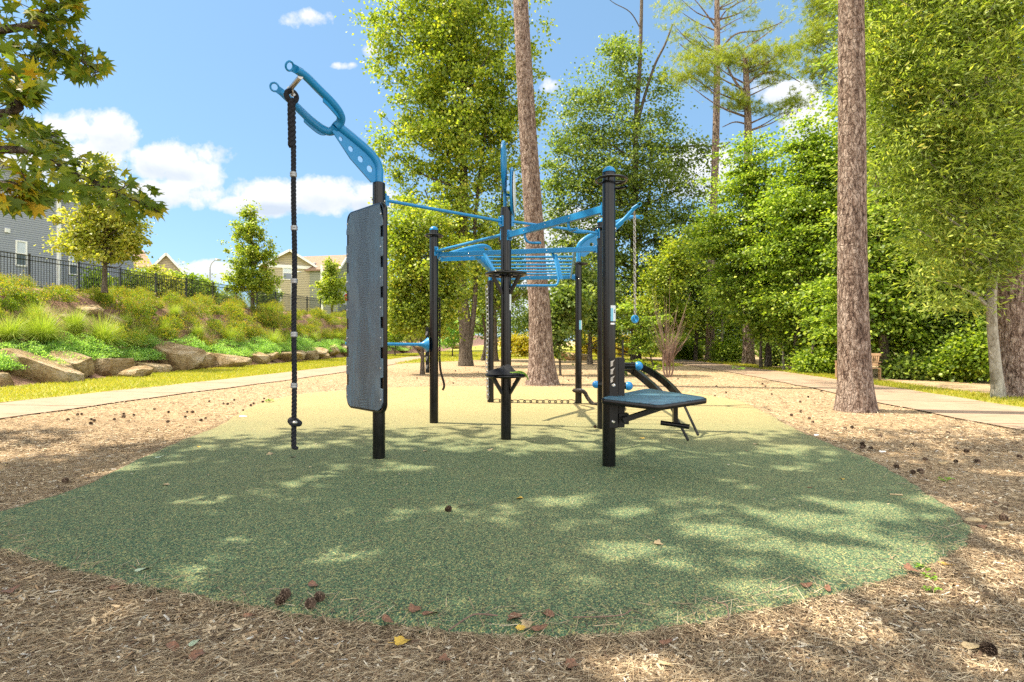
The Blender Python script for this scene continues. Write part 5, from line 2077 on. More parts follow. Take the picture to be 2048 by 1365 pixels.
pine('pine_tree', 'tallest thin pine rising above the trees, open crown of sunlit tufts', b0, [(1420, 700), (1422, 600), (1426, 460), (1431, 300), (1434, 150), (1434, 20), (1432, -120)], [.27, .25, .23, .2, .17, .1],
     [(1352, 20, 40, 22), (1390, 70, 40, 18), (1560, 45, 26, 14), (1520, 60, 30, 12), (1480, 30, 40, 16), (1400, 110, 50, 18), (1340, 60, 24, 12), (1450, -20, 70, 24), (1500, 90, 30, 12), (1370, 150, 40, 18), (1480, 110, 26, 10)],
     Y0, 130, 34, 8, .26, .018, rc=.40,
     extra=[(TP([(1434, 110), (1470, 70), (1520, 62), (1565, 45)], Y0), .07, .02), (TP([(1434, 60), (1410, 25), (1385, -5)], Y0), .06, .02), (TP([(1434, 130), (1400, 120), (1360, 90)], Y0), .06, .02),
            (TP([(1434, 50), (1455, 20), (1500, -5)], Y0), .05, .02), (TP([(1430, 190), (1400, 165), (1370, 150)], Y0), .05, .02)])
b0 = base_at(1497, 730)
Y0 = b0.y
pine('pine_tree', 'shorter pine with dense yellowish tufts, right of the tallest thin pine', b0, [(1497, 700), (1497, 600), (1497, 480), (1496, 340), (1496, 250), (1493, 170), (1490, 110)], [.3, .28, .25, .2, .17, .12],
     [(1400, 130, 42, 20), (1450, 110, 36, 20), (1370, 150, 26, 14), (1500, 120, 40, 24), (1545, 110, 40, 20), (1580, 95, 26, 14), (1465, 200, 30, 22), (1500, 210, 30, 16), (1570, 215, 34, 14), (1590, 200, 22, 14), (1540, 150, 34, 18), (1420, 160, 30, 16)],
     Y0, 230, 35, 9, .24, .018, rc=.36,
     extra=[(TP([(1496, 215), (1485, 185), (1468, 160), (1455, 135)], Y0), .09, .04), (TP([(1494, 170), (1520, 150), (1560, 145), (1600, 165)], Y0), .07, .02), (TP([(1496, 250), (1470, 245), (1445, 255)], Y0), .05, .02)])
b0 = base_at(1665, 735)
Y0 = b0.y
pine('pine_tree', 'dark tufted pine whose crown shows left of the thick straight trunk', b0, [(1680, 700), (1690, 500), (1694, 300), (1694, 100), (1690, -40), (1690, -150)], [.3, .27, .22, .17, .1],
     [(1655, 25, 40, 24), (1640, 75, 40, 22), (1615, 100, 30, 16), (1650, 130, 36, 18), (1620, 150, 26, 12), (1660, 180, 24, 14), (1655, -20, 50, 26), (1730, 60, 40, 26), (1725, 140, 30, 18), (1590, 130, 20, 8)],
     Y0, 210, 36, 9, .24, .018, rc=.36)

# --- broadleaf wood on the right
def wood(name, label, bpx, tpx, radii, lobes, ncl, per, leafm, seed, rc=.42, L_=.13, W_=.10, bark='grey_bark', Yo=None, dy=0, group='wood edge trees right of the rig', **kw):
    b0 = base_at(*bpx)
    Y0 = Yo or b0.y
    ncl, per, rc = int(ncl * .72), int(per * 1.45), rc * 1.25
    kw.setdefault('layer', 2)
    b0 = V(b0.x * Y0 / b0.y, Y0, 0)
    return make_tree(name, label, b0, [b0 + V(0, 0, -.1)] + TP(tpx, Y0), radii, [LB(*l, Y0) for l in lobes], ncl, per, rc, L_, W_, leafm, bark, group, kw.pop('limbs', 40), seed=seed, **kw)


wood('beech_tree', 'bright green tree with a slim stem, right of the shorter pine', (1536, 737), [(1537, 700), (1540, 640), (1535, 540), (1520, 420), (1510, 330)], [.14, .12, .1, .06],
     [(1505, 320, 46, 60), (1500, 400, 66, 64), (1452, 480, 50, 56), (1530, 500, 66, 60), (1470, 570, 64, 50), (1420, 470, 26, 40), (1560, 590, 50, 40), (1500, 640, 40, 20)], 640, 52, 'leaf_lime', 41)
wood('beech_tree', 'round headed lime green tree just left of the thick straight pine trunk', (1592, 743), [(1592, 700), (1598, 620), (1604, 500), (1612, 380), (1620, 280)], [.12, .11, .09, .05],
     [(1625, 300, 50, 64), (1612, 400, 70, 70), (1585, 500, 66, 60), (1650, 500, 50, 70), (1640, 600, 50, 50), (1570, 600, 50, 40), (1660, 350, 40, 80), (1580, 420, 40, 60)], 680, 52, 'leaf_lime', 42)
wood('broadleaf_tree', 'mid green tree hiding the lower trunk of the tallest thin pine', (1391, 722), [(1392, 690), (1396, 600), (1400, 500)], [.12, .1, .06],
     [(1400, 480, 40, 44), (1392, 560, 48, 50), (1375, 630, 44, 40), (1430, 620, 44, 36), (1440, 545, 40, 34)], 330, 46, 'leaf_dark', 43, .5, .16, .13, limbs=26)
wood('broadleaf_tree', 'green tree whose crown fills the gap right of the thick straight trunk', (1770, 755), [(1768, 700), (1765, 600), (1760, 480), (1755, 350), (1760, 200)], [.16, .14, .1, .06],
     [(1750, 470, 52, 70), (1770, 560, 60, 50), (1760, 640, 54, 34), (1800, 420, 50, 60), (1700, 600, 50, 50), (1690, 660, 40, 30), (1840, 560, 60, 60), (1850, 640, 60, 40), (1740, 200, 40, 90), (1800, 290, 60, 80), (1735, 90, 30, 80)],
     720, 50, 'leaf_lime', 44, limbs=60, extra=[(TP([(1760, 420), (1790, 270), (1800, 160)], 18.4), .05, .02)])
b9 = base_at(1993, 797)
wood('willow_oak', 'leaning pale barked tree with narrow leaves, beside the right edge pine', (1997, 798), [(1995, 770), (1988, 700), (1983, 620), (1986, 540), (1990, 440), (1985, 300), (1975, 120), (1965, -60)], [.105, .10, .09, .085, .07, .06, .04],
     [(1800, 60, 80, 90), (1900, 40, 110, 110), (2000, 60, 90, 100), (1840, 180, 90, 80), (1930, 200, 100, 100), (2030, 200, 60, 110), (1880, 300, 90, 80), (1970, 330, 90, 90), (1800, 250, 50, 50),
      (1920, 420, 90, 70), (2020, 420, 50, 80), (1860, 400, 56, 50), (1960, 500, 70, 60), (2040, 330, 40, 80), (1780, -40, 90, 60), (1960, -60, 130, 70), (1775, 130, 44, 60), (1890, 500, 50, 50), (1920, 560, 50, 30), (1840, 560, 30, 20), (1880, 600, 26, 16), (1950, 610, 30, 20), (1820, 470, 26, 24), (1775, 330, 26, 40), (1800, 380, 24, 30), (2040, 480, 30, 30)],
     1350, 60, 'leaf_willow', 45, .32, .135, .034, 'pale_bark', limbs=110, droop=.1, up=.5, jit=.5, layer=1)
wood('broadleaf_tree', 'dark tree standing deep in the wood behind the willow oak', (1905, 752), [(1900, 700), (1895, 600), (1890, 450), (1885, 300)], [.18, .15, .12, .08],
     [(1900, 580, 80, 70), (1960, 640, 70, 60), (1850, 480, 80, 90), (1980, 480, 90, 110), (1900, 330, 100, 110), (1820, 330, 70, 90), (2040, 580, 60, 80), (1900, 120, 120, 130), (1790, 100, 80, 120), (2030, 250, 70, 130)],
     900, 46, 'leaf_dark', 46, .5, .15, .12, Yo=22, limbs=50)
# slim stems seen at the wood edge
for i, (px, py, ty, tx, r_, lab) in enumerate(((1418, 720, 560, 1421, .06, 'straightest slim stem at the wood edge, left of the shorter pine'), (1445, 726, 600, 1440, .08, 'slim stem just left of the shorter pine'), (1522, 738, 620, 1520, .07, 'mossy green stem left of the pale slim stem'),
                                              (1568, 742, 640, 1562, .05, 'crooked thin stem right of the pale slim stem'), (1625, 748, 600, 1628, .06, 'thin stem left of the thick straight pine trunk'))):
    bb = base_at(px, py)
    make_tree('sapling', lab, bb, [bb + V(0, 0, -.1)] + TP([(px + (tx - px) * .3, py - (py - ty) * .3), (px + (tx - px) * .6 + 3, py - (py - ty) * .6), (tx, ty)], bb.y), [r_, r_ * .85, r_ * .6],
              [LB(tx, ty, 34, 30, bb.y), LB(tx + 10, ty + 40, 30, 22, bb.y)], 60, 46, .35, .13, .10, 'leaf_lime', 'pale_bark' if i % 2 else 'grey_bark', 'saplings at the wood edge', 10, seed=60 + i)

# --- trees on the bank side
b0 = V(at(209, 600, 22.6).x, 22.6, 3.25)
Y0 = b0.y
make_tree('young_maple', 'young yellowing maple with a slim straight trunk at the fence, under the overhanging branch', b0, [b0] + TP([(209, 560), (209, 500), (207, 430), (204, 360), (202, 320)], Y0), [.10, .085, .06, .035, .015],
          [LB(205, 350, 30, 36, Y0), LB(200, 405, 62, 40, Y0), LB(175, 455, 60, 38, Y0), LB(245, 450, 56, 42, Y0), LB(210, 495, 66, 32, Y0), LB(270, 490, 34, 24, Y0), LB(145, 490, 34, 22, Y0), LB(200, 330, 16, 24, Y0)],
          330, 50, .26, .12, .10, 'leaf_gold', 'grey_bark', 'young trees along the fence', 60, seed=51, shell=.3, flare=1.3)
b0 = V(at(505, 600, 34).x, 34, 3.25)
Y0 = b0.y
make_tree('young_maple', 'conical young tree at the fence, left of the khaki house', b0, [b0] + TP([(505, 575), (505, 520), (503, 460), (500, 420)], Y0), [.11, .09, .06, .02],
          [LB(500, 430, 16, 26, Y0), LB(500, 470, 32, 28, Y0), LB(503, 515, 42, 34, Y0), LB(508, 560, 46, 30, Y0), LB(540, 500, 14, 16, Y0), LB(470, 460, 12, 18, Y0), LB(470, 575, 22, 12, Y0), LB(535, 575, 24, 14, Y0)],
          300, 46, .27, .14, .11, 'leaf_tulip', 'grey_bark', 'young trees along the fence', 50, seed=52, shell=.25)
b0 = V(at(663, 640, 50).x, 50, 2.9)
Y0 = b0.y
make_tree('young_maple', 'small yellow green tree in front of the khaki house, beside the tall board', b0, [b0] + TP([(664, 610), (663, 570), (662, 530)], Y0), [.12, .09, .04],
          [LB(662, 540, 18, 20, Y0), LB(662, 570, 30, 26, Y0), LB(664, 598, 24, 16, Y0)], 170, 46, .32, .17, .14, 'leaf_tulip', 'grey_bark', 'young trees along the fence', 30, seed=53, shell=.2)
for i, (px, py, rx, ry, Y0, lab) in enumerate(((330, 575, 30, 24, 38, 'pale yellow bushy tree behind the fence below the tan house'), (372, 568, 28, 26, 40, 'rounded green bushy tree behind the fence right of the tan house'),
                                              (262, 580, 34, 36, 36, 'yellow green bushy tree behind the fence right of the maple trunk'), (410, 582, 16, 22, 42, 'thin leafy tree behind the fence below the lone street lamp'),
                                              (530, 592, 26, 18, 46, 'low dark green tree behind the fence at the foot of the conical tree'), (300, 555, 30, 30, 44, 'gold tree in front of the tan house gable'),
                                              (192, 570, 16, 28, 33, 'thin lime tree behind the fence left of the maple trunk'), (450, 600, 40, 14, 60, 'far tree line seen through the fence left of the conical tree'))):
    b0 = V(at(px, 0, Y0).x, Y0, 3.25)
    make_tree('bushy_tree', lab, b0, [b0] + TP([(px, py + 10), (px + 2, py)], Y0), [.1, .07, .04], [LB(px, py, rx, ry, Y0), LB(px + rx * .4, py + ry * .5, rx * .7, ry * .6, Y0), LB(px - rx * .4, py + ry * .6, rx * .7, ry * .5, Y0)],
              130, 44, .36, .16, .13, ['leaf_gold', 'leaf_lime', 'leaf_tulip', 'leaf_dark'][[0, 1, 2, 2, 3, 0, 1, 3][i]], 'grey_bark', 'small trees behind the fence', 16, seed=70 + i, shell=.2)
# small dark bank tree at the board's right, behind the small maple
for i, (px, py, rx, ry, Y0, m_, lab) in enumerate(((905, 668, 34, 22, 42, 'leaf_cover', 'round grey green shrub across the path left of the tulip tree trunk'),
                                                  (855, 640, 60, 30, 46, 'leaf_gold', 'wide orange tinted shrub bank behind the small maple'), (790, 660, 50, 24, 44, 'leaf_shrub', 'green shrub beyond the path just right of the tall board'))):
    p0 = V(at(px, 0, Y0).x, Y0, 0)
    make_tree('large_shrub', lab, p0, [p0, p0 + V(0, 0, .5), p0 + V(.1, 0, 1)], [.05, .03], [LB(px, py, rx, ry, Y0)], 110, 50, .4, .14, .11, m_, 'grey_bark', None, 10, cat='shrub', seed=80 + i, shell=.3)
for i, (px, py, rx, ry, lab) in enumerate(((1046, 692, 27, 20, 'golden yellow shrub just left of the leaning pine trunk'), (1168, 693, 16, 18, 'golden shrub seen left of the rear right post'), (1198, 691, 20, 19, 'golden shrub between the rear right and front right posts'),
                                           (1246, 692, 17, 17, 'golden shrub right of the front right post'), (1020, 692, 18, 16, 'small golden shrub directly right of the centre post'), (1292, 690, 26, 22, 'yellow green shrub behind the bare bush'), (1345, 694, 30, 18, 'yellow green shrub at the far lawn edge near the wood'))):
    Y0 = 41 + (i % 3)
    p0 = V(at(px, 0, Y0).x, Y0, 0)
    make_tree('golden_shrub', lab, p0, [p0, p0 + V(0, 0, .4), p0 + V(.1, 0, .8)], [.04, .02], [LB(px, py, rx, ry, Y0), LB(px, py - 4, rx * .6, ry * .9, Y0)], 90, 50, .34, .13, .10, 'leaf_yellow' if i < 5 else 'leaf_tulip', 'grey_bark', 'golden shrubs across the far lawn', 10,
              cat='shrub', seed=90 + i, shell=.3)

# --- understorey bushes along the right wood
UND = [(1370, 700, 34, 26, 36), (1455, 700, 26, 26, 31), (1560, 705, 26, 28, 27), (1640, 690, 44, 44, 22), (1640, 725, 40, 20, 20.5), (1700, 640, 60, 60, 24), (1790, 640, 60, 70, 19), (1860, 690, 50, 54, 18),
       (1930, 660, 60, 70, 17.5), (1960, 715, 40, 40, 16), (1895, 735, 50, 18, 17), (1820, 742, 30, 14, 17.5), (1590, 660, 60, 50, 30), (1480, 660, 50, 50, 34), (1400, 660, 40, 50, 38), (2060, 640, 60, 90, 16), (1960, 560, 60, 60, 18), (1850, 590, 60, 50, 21)]
UL = ['bush at the far bend of the right path', 'bush between the two smaller pine trunks', 'bush right of the pale slim stem', 'bush left of the thick straight trunk, upper', 'low bush left of the thick straight trunk', 'bush behind the thick straight trunk',
      'tall bush behind the wooden bench', 'broad bush right of the bench', 'tall bush left of the leaning pale stem', 'bush at the foot of the leaning pale stem', 'creeping green bush in front of the right wood', 'ground hugging bush right beside the bench',
      'shady bush deep behind the twin stems', 'shady bush deep behind the shorter pine', 'shady bush below the mid green tree', 'bush at the right picture edge behind the pine', 'high bush left of the scarred pine', 'shady bush high behind the bench']
for i, ((px, py, rx, ry, Y0), lab) in enumerate(zip(UND, UL)):
    p0 = V(at(px, 0, Y0).x, Y0, 0)
    make_tree('wood_bush', 'leafy green ' + lab, p0, [p0, p0 + V(0, 0, .5), p0 + V(.1, 0, 1.0)], [.04, .02], [LB(px, py, rx, ry, Y0), LB(px - rx * .4, py + ry * .4, rx * .6, ry * .6, Y0), LB(px + rx * .4, py + ry * .3, rx * .6, ry * .6, Y0)],
              190, 46, .34, .12, .09, ['leaf_shrub', 'leaf_lime', 'leaf_dark'][i % 3], 'grey_bark', 'bushes under the right hand wood', 14, cat='bush', seed=110 + i, shell=.25)

# far wood: one mass of leaves with no tree to tell apart
rgf = np.random.default_rng(5)
lob = [LB(1420, 590, 90, 110, 52), LB(1560, 560, 120, 150, 48), LB(1700, 520, 120, 190, 42), LB(1840, 480, 140, 250, 38), LB(2000, 450, 140, 280, 34), LB(2200, 450, 160, 280, 30), LB(1340, 640, 50, 54, 60), LB(1240, 640, 60, 40, 64),
       LB(1150, 655, 50, 22, 68), LB(1050, 645, 60, 34, 72), LB(1020, 600, 46, 30, 70), LB(1110, 620, 40, 34, 70), LB(960, 650, 60, 30, 70), LB(870, 630, 60, 50, 66), LB(790, 620, 50, 60, 62), LB(1420, 690, 60, 20, 48), LB(1600, 690, 120, 26, 42), LB(1800, 690, 140, 40, 32), LB(2020, 690, 120, 60, 26), LB(800, 480, 30, 90, 60)]
cl, ow = lobe_clumps(lob, 3600, .2, rgf)
fq = foliage(cl, ow, 34, 1.0, .30, .24, rg=rgf)
fw = link('far_wood', quads(fq, 'far_wood'), 'leaf_dark')
tag(fw, 'distant wood forming one dark green mass behind the nearer trees', 'wood', kind='stuff')


# --- overhanging sweetgum at the left, with big star leaves, and the neighbours whose shade falls on the pad
def star_leaf_tris(c, d, nrm, size):
    """five pointed leaves as fans of 10 triangles sharing verts"""
    d = unit(d)
    s = unit(np.cross(d, nrm))
    n = np.cross(s, d)
    ang = []
    for k, (a, r_) in enumerate(((0, .62), (26, .27), (48, .56), (74, .25), (98, .46), (140, .16), (180, .05))):
        ang.append((a, r_))
    prof = ang + [(-a, r_) for a, r_ in reversed(ang[1:-1])]
    P = len(prof)
    out = np.zeros((len(c), P + 1, 3))
    out[:, 0] = c
    for i, (a, r_) in enumerate(prof):
        ca, sa = math.cos(R(a)), math.sin(R(a))
        bend = -.22 * r_ * r_
        out[:, i + 1] = c + (d * ca + s * sa) * r_ * size[:, None] + n * bend * size[:, None]
    fs = []
    for i in range(P):
        fs.append((0, i + 1, (i + 1) % P + 1))
    fs = np.array(fs)
    allf = (np.arange(len(c))[:, None, None] * (P + 1) + fs[None]).reshape(-1)
    return out.reshape(-1, 3), allf, np.full(len(c) * P, 3)


def proj(p):
    Y = np.maximum(p[:, 1], .05)
    return 1024 + F * p[:, 0] / Y, 683 - F * (p[:, 2] - H) / Y


ALLOW = [(20, 60, 90, 110), (95, 30, 75, 60), (100, 110, 80, 45), (170, 130, 50, 32), (30, 170, 60, 45), (60, 310, 80, 62), (20, 270, 60, 40), (130, 350, 95, 52), (215, 378, 70, 45), (270, 400, 62, 42), (40, 370, 70, 52)]


def ok_in_view(p, pad_=.0):
    x, y = proj(p)
    inv = (p[:, 1] > .05) & (x > -40) & (x < 2100) & (y > -40) & (y < 1400)
    good = np.zeros(len(p), bool)
    for (cx, cy, rx, ry) in ALLOW:
        good |= ((x - cx) / rx) ** 2 + ((y - cy) / ry) ** 2 < 1
    good &= p[:, 1] < 5.2
    return (~inv) | good


gum = empty('sweetgum_tree', (-5.9, 4.3, 0))
tag(gum, 'sweetgum tree whose star leaved branches hang in at the top left', 'tree')
rgm = np.random.default_rng(9)
BR = [  # main boughs reaching into view: px path, depth
    [(-6.0, 4.3, 2.6), tuple(at(20, 300, 3.9)), tuple(at(140, 345, 3.8)), tuple(at(235, 385, 3.75)), tuple(at(318, 425, 3.7))],
    [(-6.0, 4.3, 3.2), tuple(at(0, 150, 3.9)), tuple(at(80, 105, 3.8)), tuple(at(150, 118, 3.75)), tuple(at(203, 148, 3.7))],
    [(-6.0, 4.3, 3.0), tuple(at(-20, 230, 3.3)), tuple(at(25, 190, 3.2)), tuple(at(60, 175, 3.2))],
    [(-6.0, 4.3, 3.6), tuple(at(10, 60, 3.6)), tuple(at(90, 20, 3.6)), tuple(at(165, -5, 3.6))],
    [(-6.0, 4.3, 2.5), tuple(at(-10, 370, 3.1)), tuple(at(40, 385, 3.0)), tuple(at(80, 395, 3.0))],
    [(-6.0, 4.3, 2.7), tuple(at(0, 250, 4.2)), tuple(at(70, 262, 4.2)), tuple(at(120, 295, 4.2))],
]
gt = MB().tube(spline([(-5.9, 4.3, -.2), (-5.95, 4.3, 1.5), (-6.0, 4.3, 3.5), (-5.9, 4.2, 6), (-6.0, 4.3, 9), (-5.8, 4.4, 11)], 5), list(np.linspace(.24, .05, 26)), 14)
LC, LDR = [], []
for bi, br0 in enumerate(BR):
    sp_ = spline(br0, 8)
    gt.tube(sp_, list(np.linspace(.035, .004, len(sp_))), 6, cap=False)
    n_in = len(sp_)
    for k in range(6, n_in):
        p = sp_[k]
        t = (sp_[min(k + 1, n_in - 1)] - sp_[k - 1]).normalized()
        for j in range(12 if k < n_in - 3 else 6):
            off = V(rgm.normal(), rgm.normal(), rgm.normal() * .8)
            off -= t * off.dot(t) * .6
            q_ = p + off * (.12 if k < n_in - 4 else .055)
            if j % 4 == 0 and off.length < 1.3:
                gt.tube([p, p.lerp(q_, .5) + V(0, 0, .01), q_], [.005, .0035, .002], 4, cap=False)
            LC.append(q_)
            LDR.append((t * .8 + off * .5 + V(0, 0, -.55)))
LC, LDR = np.array(LC), np.array(LDR)
cg_, og_ = lobe_clumps([((-6.2, 4.6, 8.6), (2.6, 2.6, 2.6)), ((-6.5, 3.8, 5.2), (2.2, 2.2, 2.0)), ((-6.0, 6.0, 8.2), (2.2, 2.0, 1.6)), ((-8.0, 4.5, 6.5), (2, 2, 2))], 260, .3, rgm)
idc = np.repeat(np.arange(len(cg_)), 13)
c2 = cg_[idc] + rgm.normal(size=(len(idc), 3)) * .3
d2 = og_[idc] + rgm.normal(size=c2.shape) * .6 - np.array([0, 0, .5])
kp = ok_in_view(c2) & (c2[:, 2] > 1.6)
xx, yy2 = proj(c2)
inview = (xx > -40) & (xx < 2100) & (yy2 > -40) & (c2[:, 1] > .05)
kp &= ~inview
allc = np.concatenate([LC, c2[kp]])
alld = np.concatenate([LDR, d2[kp]])
kk = ok_in_view(allc)
allc, alld = allc[kk], alld[kk]
nr = rgm.normal(size=allc.shape) * .55 + np.array([.25, -.35, .55])
szs = rgm.uniform(.075, .135, len(allc))
vv, ff, ss = star_leaf_tris(allc, alld, nr, szs)
gb0 = np.array(gum.location)
link('crown', np_mesh('crown', vv - gb0, ff, ss), 'leaf_maple', gum)
limb_tubes(gt, spline([(-6.0, 4.3, 3.5), (-5.9, 4.2, 6), (-6.0, 4.3, 9)], 5), cg_[(~((proj(cg_)[0] > -150) & (cg_[:, 1] > 0))) | (cg_[:, 2] > 7)], 22, .2, rgm)
gt.build('trunk', 'grey_bark', gum, loc=-gum.location, angle=70)


def hidden_or_high(p):
    x, y = proj(p)
    # thinner foliage where the photograph shows sun flecks reaching the pad
    sx_ = p[:, 0] + p[:, 2] * .640
    sy_ = p[:, 1] - p[:, 2] * .110
    e = ((sx_ - 1.9) / 1.7) ** 2 + ((sy_ - 3.05) / 1.1) ** 2
    gap = (e < 1) & (np.sin(sx_ * 5.1 + 1.0) * np.sin(sy_ * 7.3 + sx_ * 2) > .02)
    gap |= (np.sin(sx_ * 2.3 + .5) * np.sin(sy_ * 3.1 + 1.7) > .88)
    if len(p) < 1000:
        gap = gap & False
    return ~((p[:, 1] > .05) & (x > -60) & (x < 2110) & (y > -60)) & ~gap


SHADE = [
    ('leafy broadleaf tree just outside the left of the picture, shading the near left mulch', (-12.0, 5.2, 0), [((-11.5, 5.3, 8.8), (3.2, 3.1, 2.0)), ((-9.8, 2.8, 9.5), (3.0, 2.6, 1.8)), ((-13.0, 2.8, 9.0), (2.6, 2.6, 1.8))], 210, 121),
    ('leafy broadleaf tree left of the photographer, shading the pad', (-8.2, .6, 0), [((-6.2, 2.2, 9.6), (3.0, 3.0, 1.8)), ((-5.4, 5.6, 9.8), (2.8, 2.6, 1.6)), ((-6.4, -.6, 9.4), (3.0, 2.6, 1.8)), ((-8.4, 5.9, 9.6), (2.2, 2.3, 1.4)), ((-9.6, .6, 9.6), (2.2, 2.3, 1.4))], 270, 122),
    ('broad crowned tree behind the photographer, its limbs reaching over the pad', (-3.2, -2.6, 0), [((-1.6, 5.9, 10.4), (2.8, 2.6, 1.4)), ((-1.2, 2.8, 10.6), (2.6, 2.6, 1.4)), ((-1.4, -.6, 10.2), (2.8, 2.6, 1.6)), ((1.9, 6.2, 11.2), (2.2, 2.2, 1.2)), ((2.0, 3.4, 11.2), (2.0, 2.0, 1.2))], 250, 123),
]
for (lab, b_, lobs, ncl, seed) in SHADE:
    bv_ = Vector(b_)
    c0 = Vector(lobs[0][0])
    make_tree('shade_tree', lab, bv_, [bv_ + V(0, 0, -.2), bv_ + V(.05, 0, 3), bv_ + V(0, .1, 6.2), bv_ + V(0, .3, 9), bv_ + V(.1, .4, 11)], [.26, .22, .16, .06], lobs, ncl, 62, .52, .21, .17, 'leaf_dark', 'grey_bark',
              'trees outside the picture that shade the pad', 46, seed=seed, shell=.2, cullf=hidden_or_high, limb_zmin=5.5)
# ------------------------------------------------------------------ planting on the bank
def mound_shrub(name, label, seed, rx, rz, n, L_, W_, m, tipm=None, ntip=0):
    rg = np.random.default_rng(seed)
    root = empty(name)
    d = unit(rg.normal(size=(n, 3)) * np.array([1, 1, .8]) + np.array([0, 0, .35]))
    d[:, 2] = np.abs(d[:, 2])
    lump = 1 + .30 * np.sin(d[:, 0] * 6 + seed) * np.cos(d[:, 1] * 5 + seed) + .12 * np.sin(d[:, 2] * 9 + d[:, 0] * 11)
    rad = (rg.uniform(.45, 1, n) ** .5 * lump)[:, None]
    c = d * rad * np.array([rx, rx, rz])
    c[:, 2] += .02
    dd = d * .7 + rg.normal(size=c.shape) * .5 + np.array([0, 0, .35])
    nr = rg.normal(size=c.shape) * .6 + np.array([0, 0, .6]) + d * .4
    q4 = leaf_quads(c, dd, nr, L_ * rg.uniform(.7, 1.3, n), W_)
    if ntip:
        d = unit(rg.normal(size=(ntip, 3)) * np.array([1, 1, .7]) + np.array([0, 0, .8]))
        d[:, 2] = np.abs(d[:, 2])
        lump = 1 + .30 * np.sin(d[:, 0] * 6 + seed) * np.cos(d[:, 1] * 5 + seed) + .12 * np.sin(d[:, 2] * 9 + d[:, 0] * 11)
        c = d * (lump * rg.uniform(.85, 1.22, ntip))[:, None] * np.array([rx, rx, rz])
        q4 = np.concatenate([q4, leaf_quads(c, d * .6 + rg.normal(size=c.shape) * .3 + np.array([0, 0, .7]), rg.normal(size=c.shape), .055 * rg.uniform(.7, 1.4, ntip), .032)])
    fme = quads(q4, 'foliage')
    link('foliage', fme, m, root)
    if ntip:
        fme.materials.append(tipm)
        ix = np.zeros(len(q4), np.int32)
        ix[n:] = 1
        fme.polygons.foreach_set('material_index', ix)
    sm = MB()
    for k in range(9):
        a = rg.uniform(0, 6.28)
        r_ = rg.uniform(.3, .75)
        sm.tube([V(0, 0, -.15), V(math.cos(a) * rx * r_ * .5, math.sin(a) * rx * r_ * .5, rz * .4), V(math.cos(a) * rx * r_, math.sin(a) * rx * r_, rz * .75)], [.012, .008, .004], 4, cap=False)
    sm.build('stems', 'twig', root)
    tag(root, label, 'shrub')
    return root


def grass_tuft(name, label, seed, n, Lb, m):
    rg = np.random.default_rng(seed)
    root = empty(name)
    a = rg.uniform(0, 2 * math.pi, n)
    lean = rg.uniform(.1, 1.0, n) ** .7 * 1.15
    Ls = Lb * rg.uniform(.65, 1.1, n)
    K = 5
    co = np.zeros((n, K, 2, 3))
    for k in range(K):
        t = k / (K - 1)
        r_ = Ls * (lean * (t * .45 + t * t * .55))
        z = Ls * (t * 1.05 - lean ** 1.5 * t * t * .75)
        w_ = .005 * (1 - t * .85)
        cx, cy = np.cos(a) * r_, np.sin(a) * r_
        px_, py_ = -np.sin(a) * w_, np.cos(a) * w_
        b0_ = rg.normal(size=(n, 2)) * 0.0
        co[:, k, 0] = np.stack([cx + px_, cy + py_, z], -1)
        co[:, k, 1] = np.stack([cx - px_, cy - py_, z], -1)
    jx = rg.normal(size=(n, 1, 1, 2)) * .05 * Lb
    co[..., :2] += jx
    fs = []
    base_i = np.arange(n)[:, None, None] * (K * 2)
    f1 = np.array([[k * 2, k * 2 + 1, k * 2 + 3, k * 2 + 2] for k in range(K - 1)])
    allf = (base_i + f1[None]).reshape(-1)
    link('blades', np_mesh('blades', co.reshape(-1, 3), allf, np.full(n * (K - 1), 4), True), m, root)
    tag(root, label, 'ornamental grass')
    return root


protoA = [mound_shrub('flowering_shrub', 'x', 201 + i, (.62, .78, .70)[i], (.62, .72, .85)[i], 2600, .06, .03, 'leaf_shrub', M['leaf_tip'], (900, 1300, 700)[i]) for i in range(3)]
protoB = [mound_shrub('groundcover_mound', 'x', 221 + i, (.75, .95)[i], (.40, .48)[i], 3400, .06, .028, 'leaf_cover') for i in range(2)]
protoC = [grass_tuft('fountain_grass', 'x', 231 + i, 1500, 1.15, 'grass_blade') for i in range(2)]
protoD = [mound_shrub('green_shrub', 'x', 241, .55, .5, 2200, .065, .035, 'leaf_shrub')]
used = set()


def place(protos, k, p, s, label, group, cat):
    pr = protos[k % len(protos)]
    if pr.name in used:
        o = copy_tree(pr)
    else:
        o = pr
        used.add(pr.name)
    o.location = p
    o.rotation_euler = (0, 0, rnd.uniform(0, 6.28))
    sx = s * rnd.uniform(.92, 1.08)
    o.scale = (sx, sx, s * rnd.uniform(.88, 1.12))
    tag(o, label, cat, group)
    ROWS.setdefault(label, []).append((1024 + F * p[0] / p[1], o))
    return o


ROWS = {}
where = lambda px: ('under the grey house' if px < 115 else 'below the young maple' if px < 285 else 'between the maple and the conical tree' if px < 455 else
                    'below the conical tree' if px < 560 else 'just left of the hanging rope' if px < 588 else 'between the rope and the tall board')
rows = lambda py: 'in the top row by the fence' if py < 625 else 'halfway up the bank' if py < 655 else 'low on the bank'
k = 0
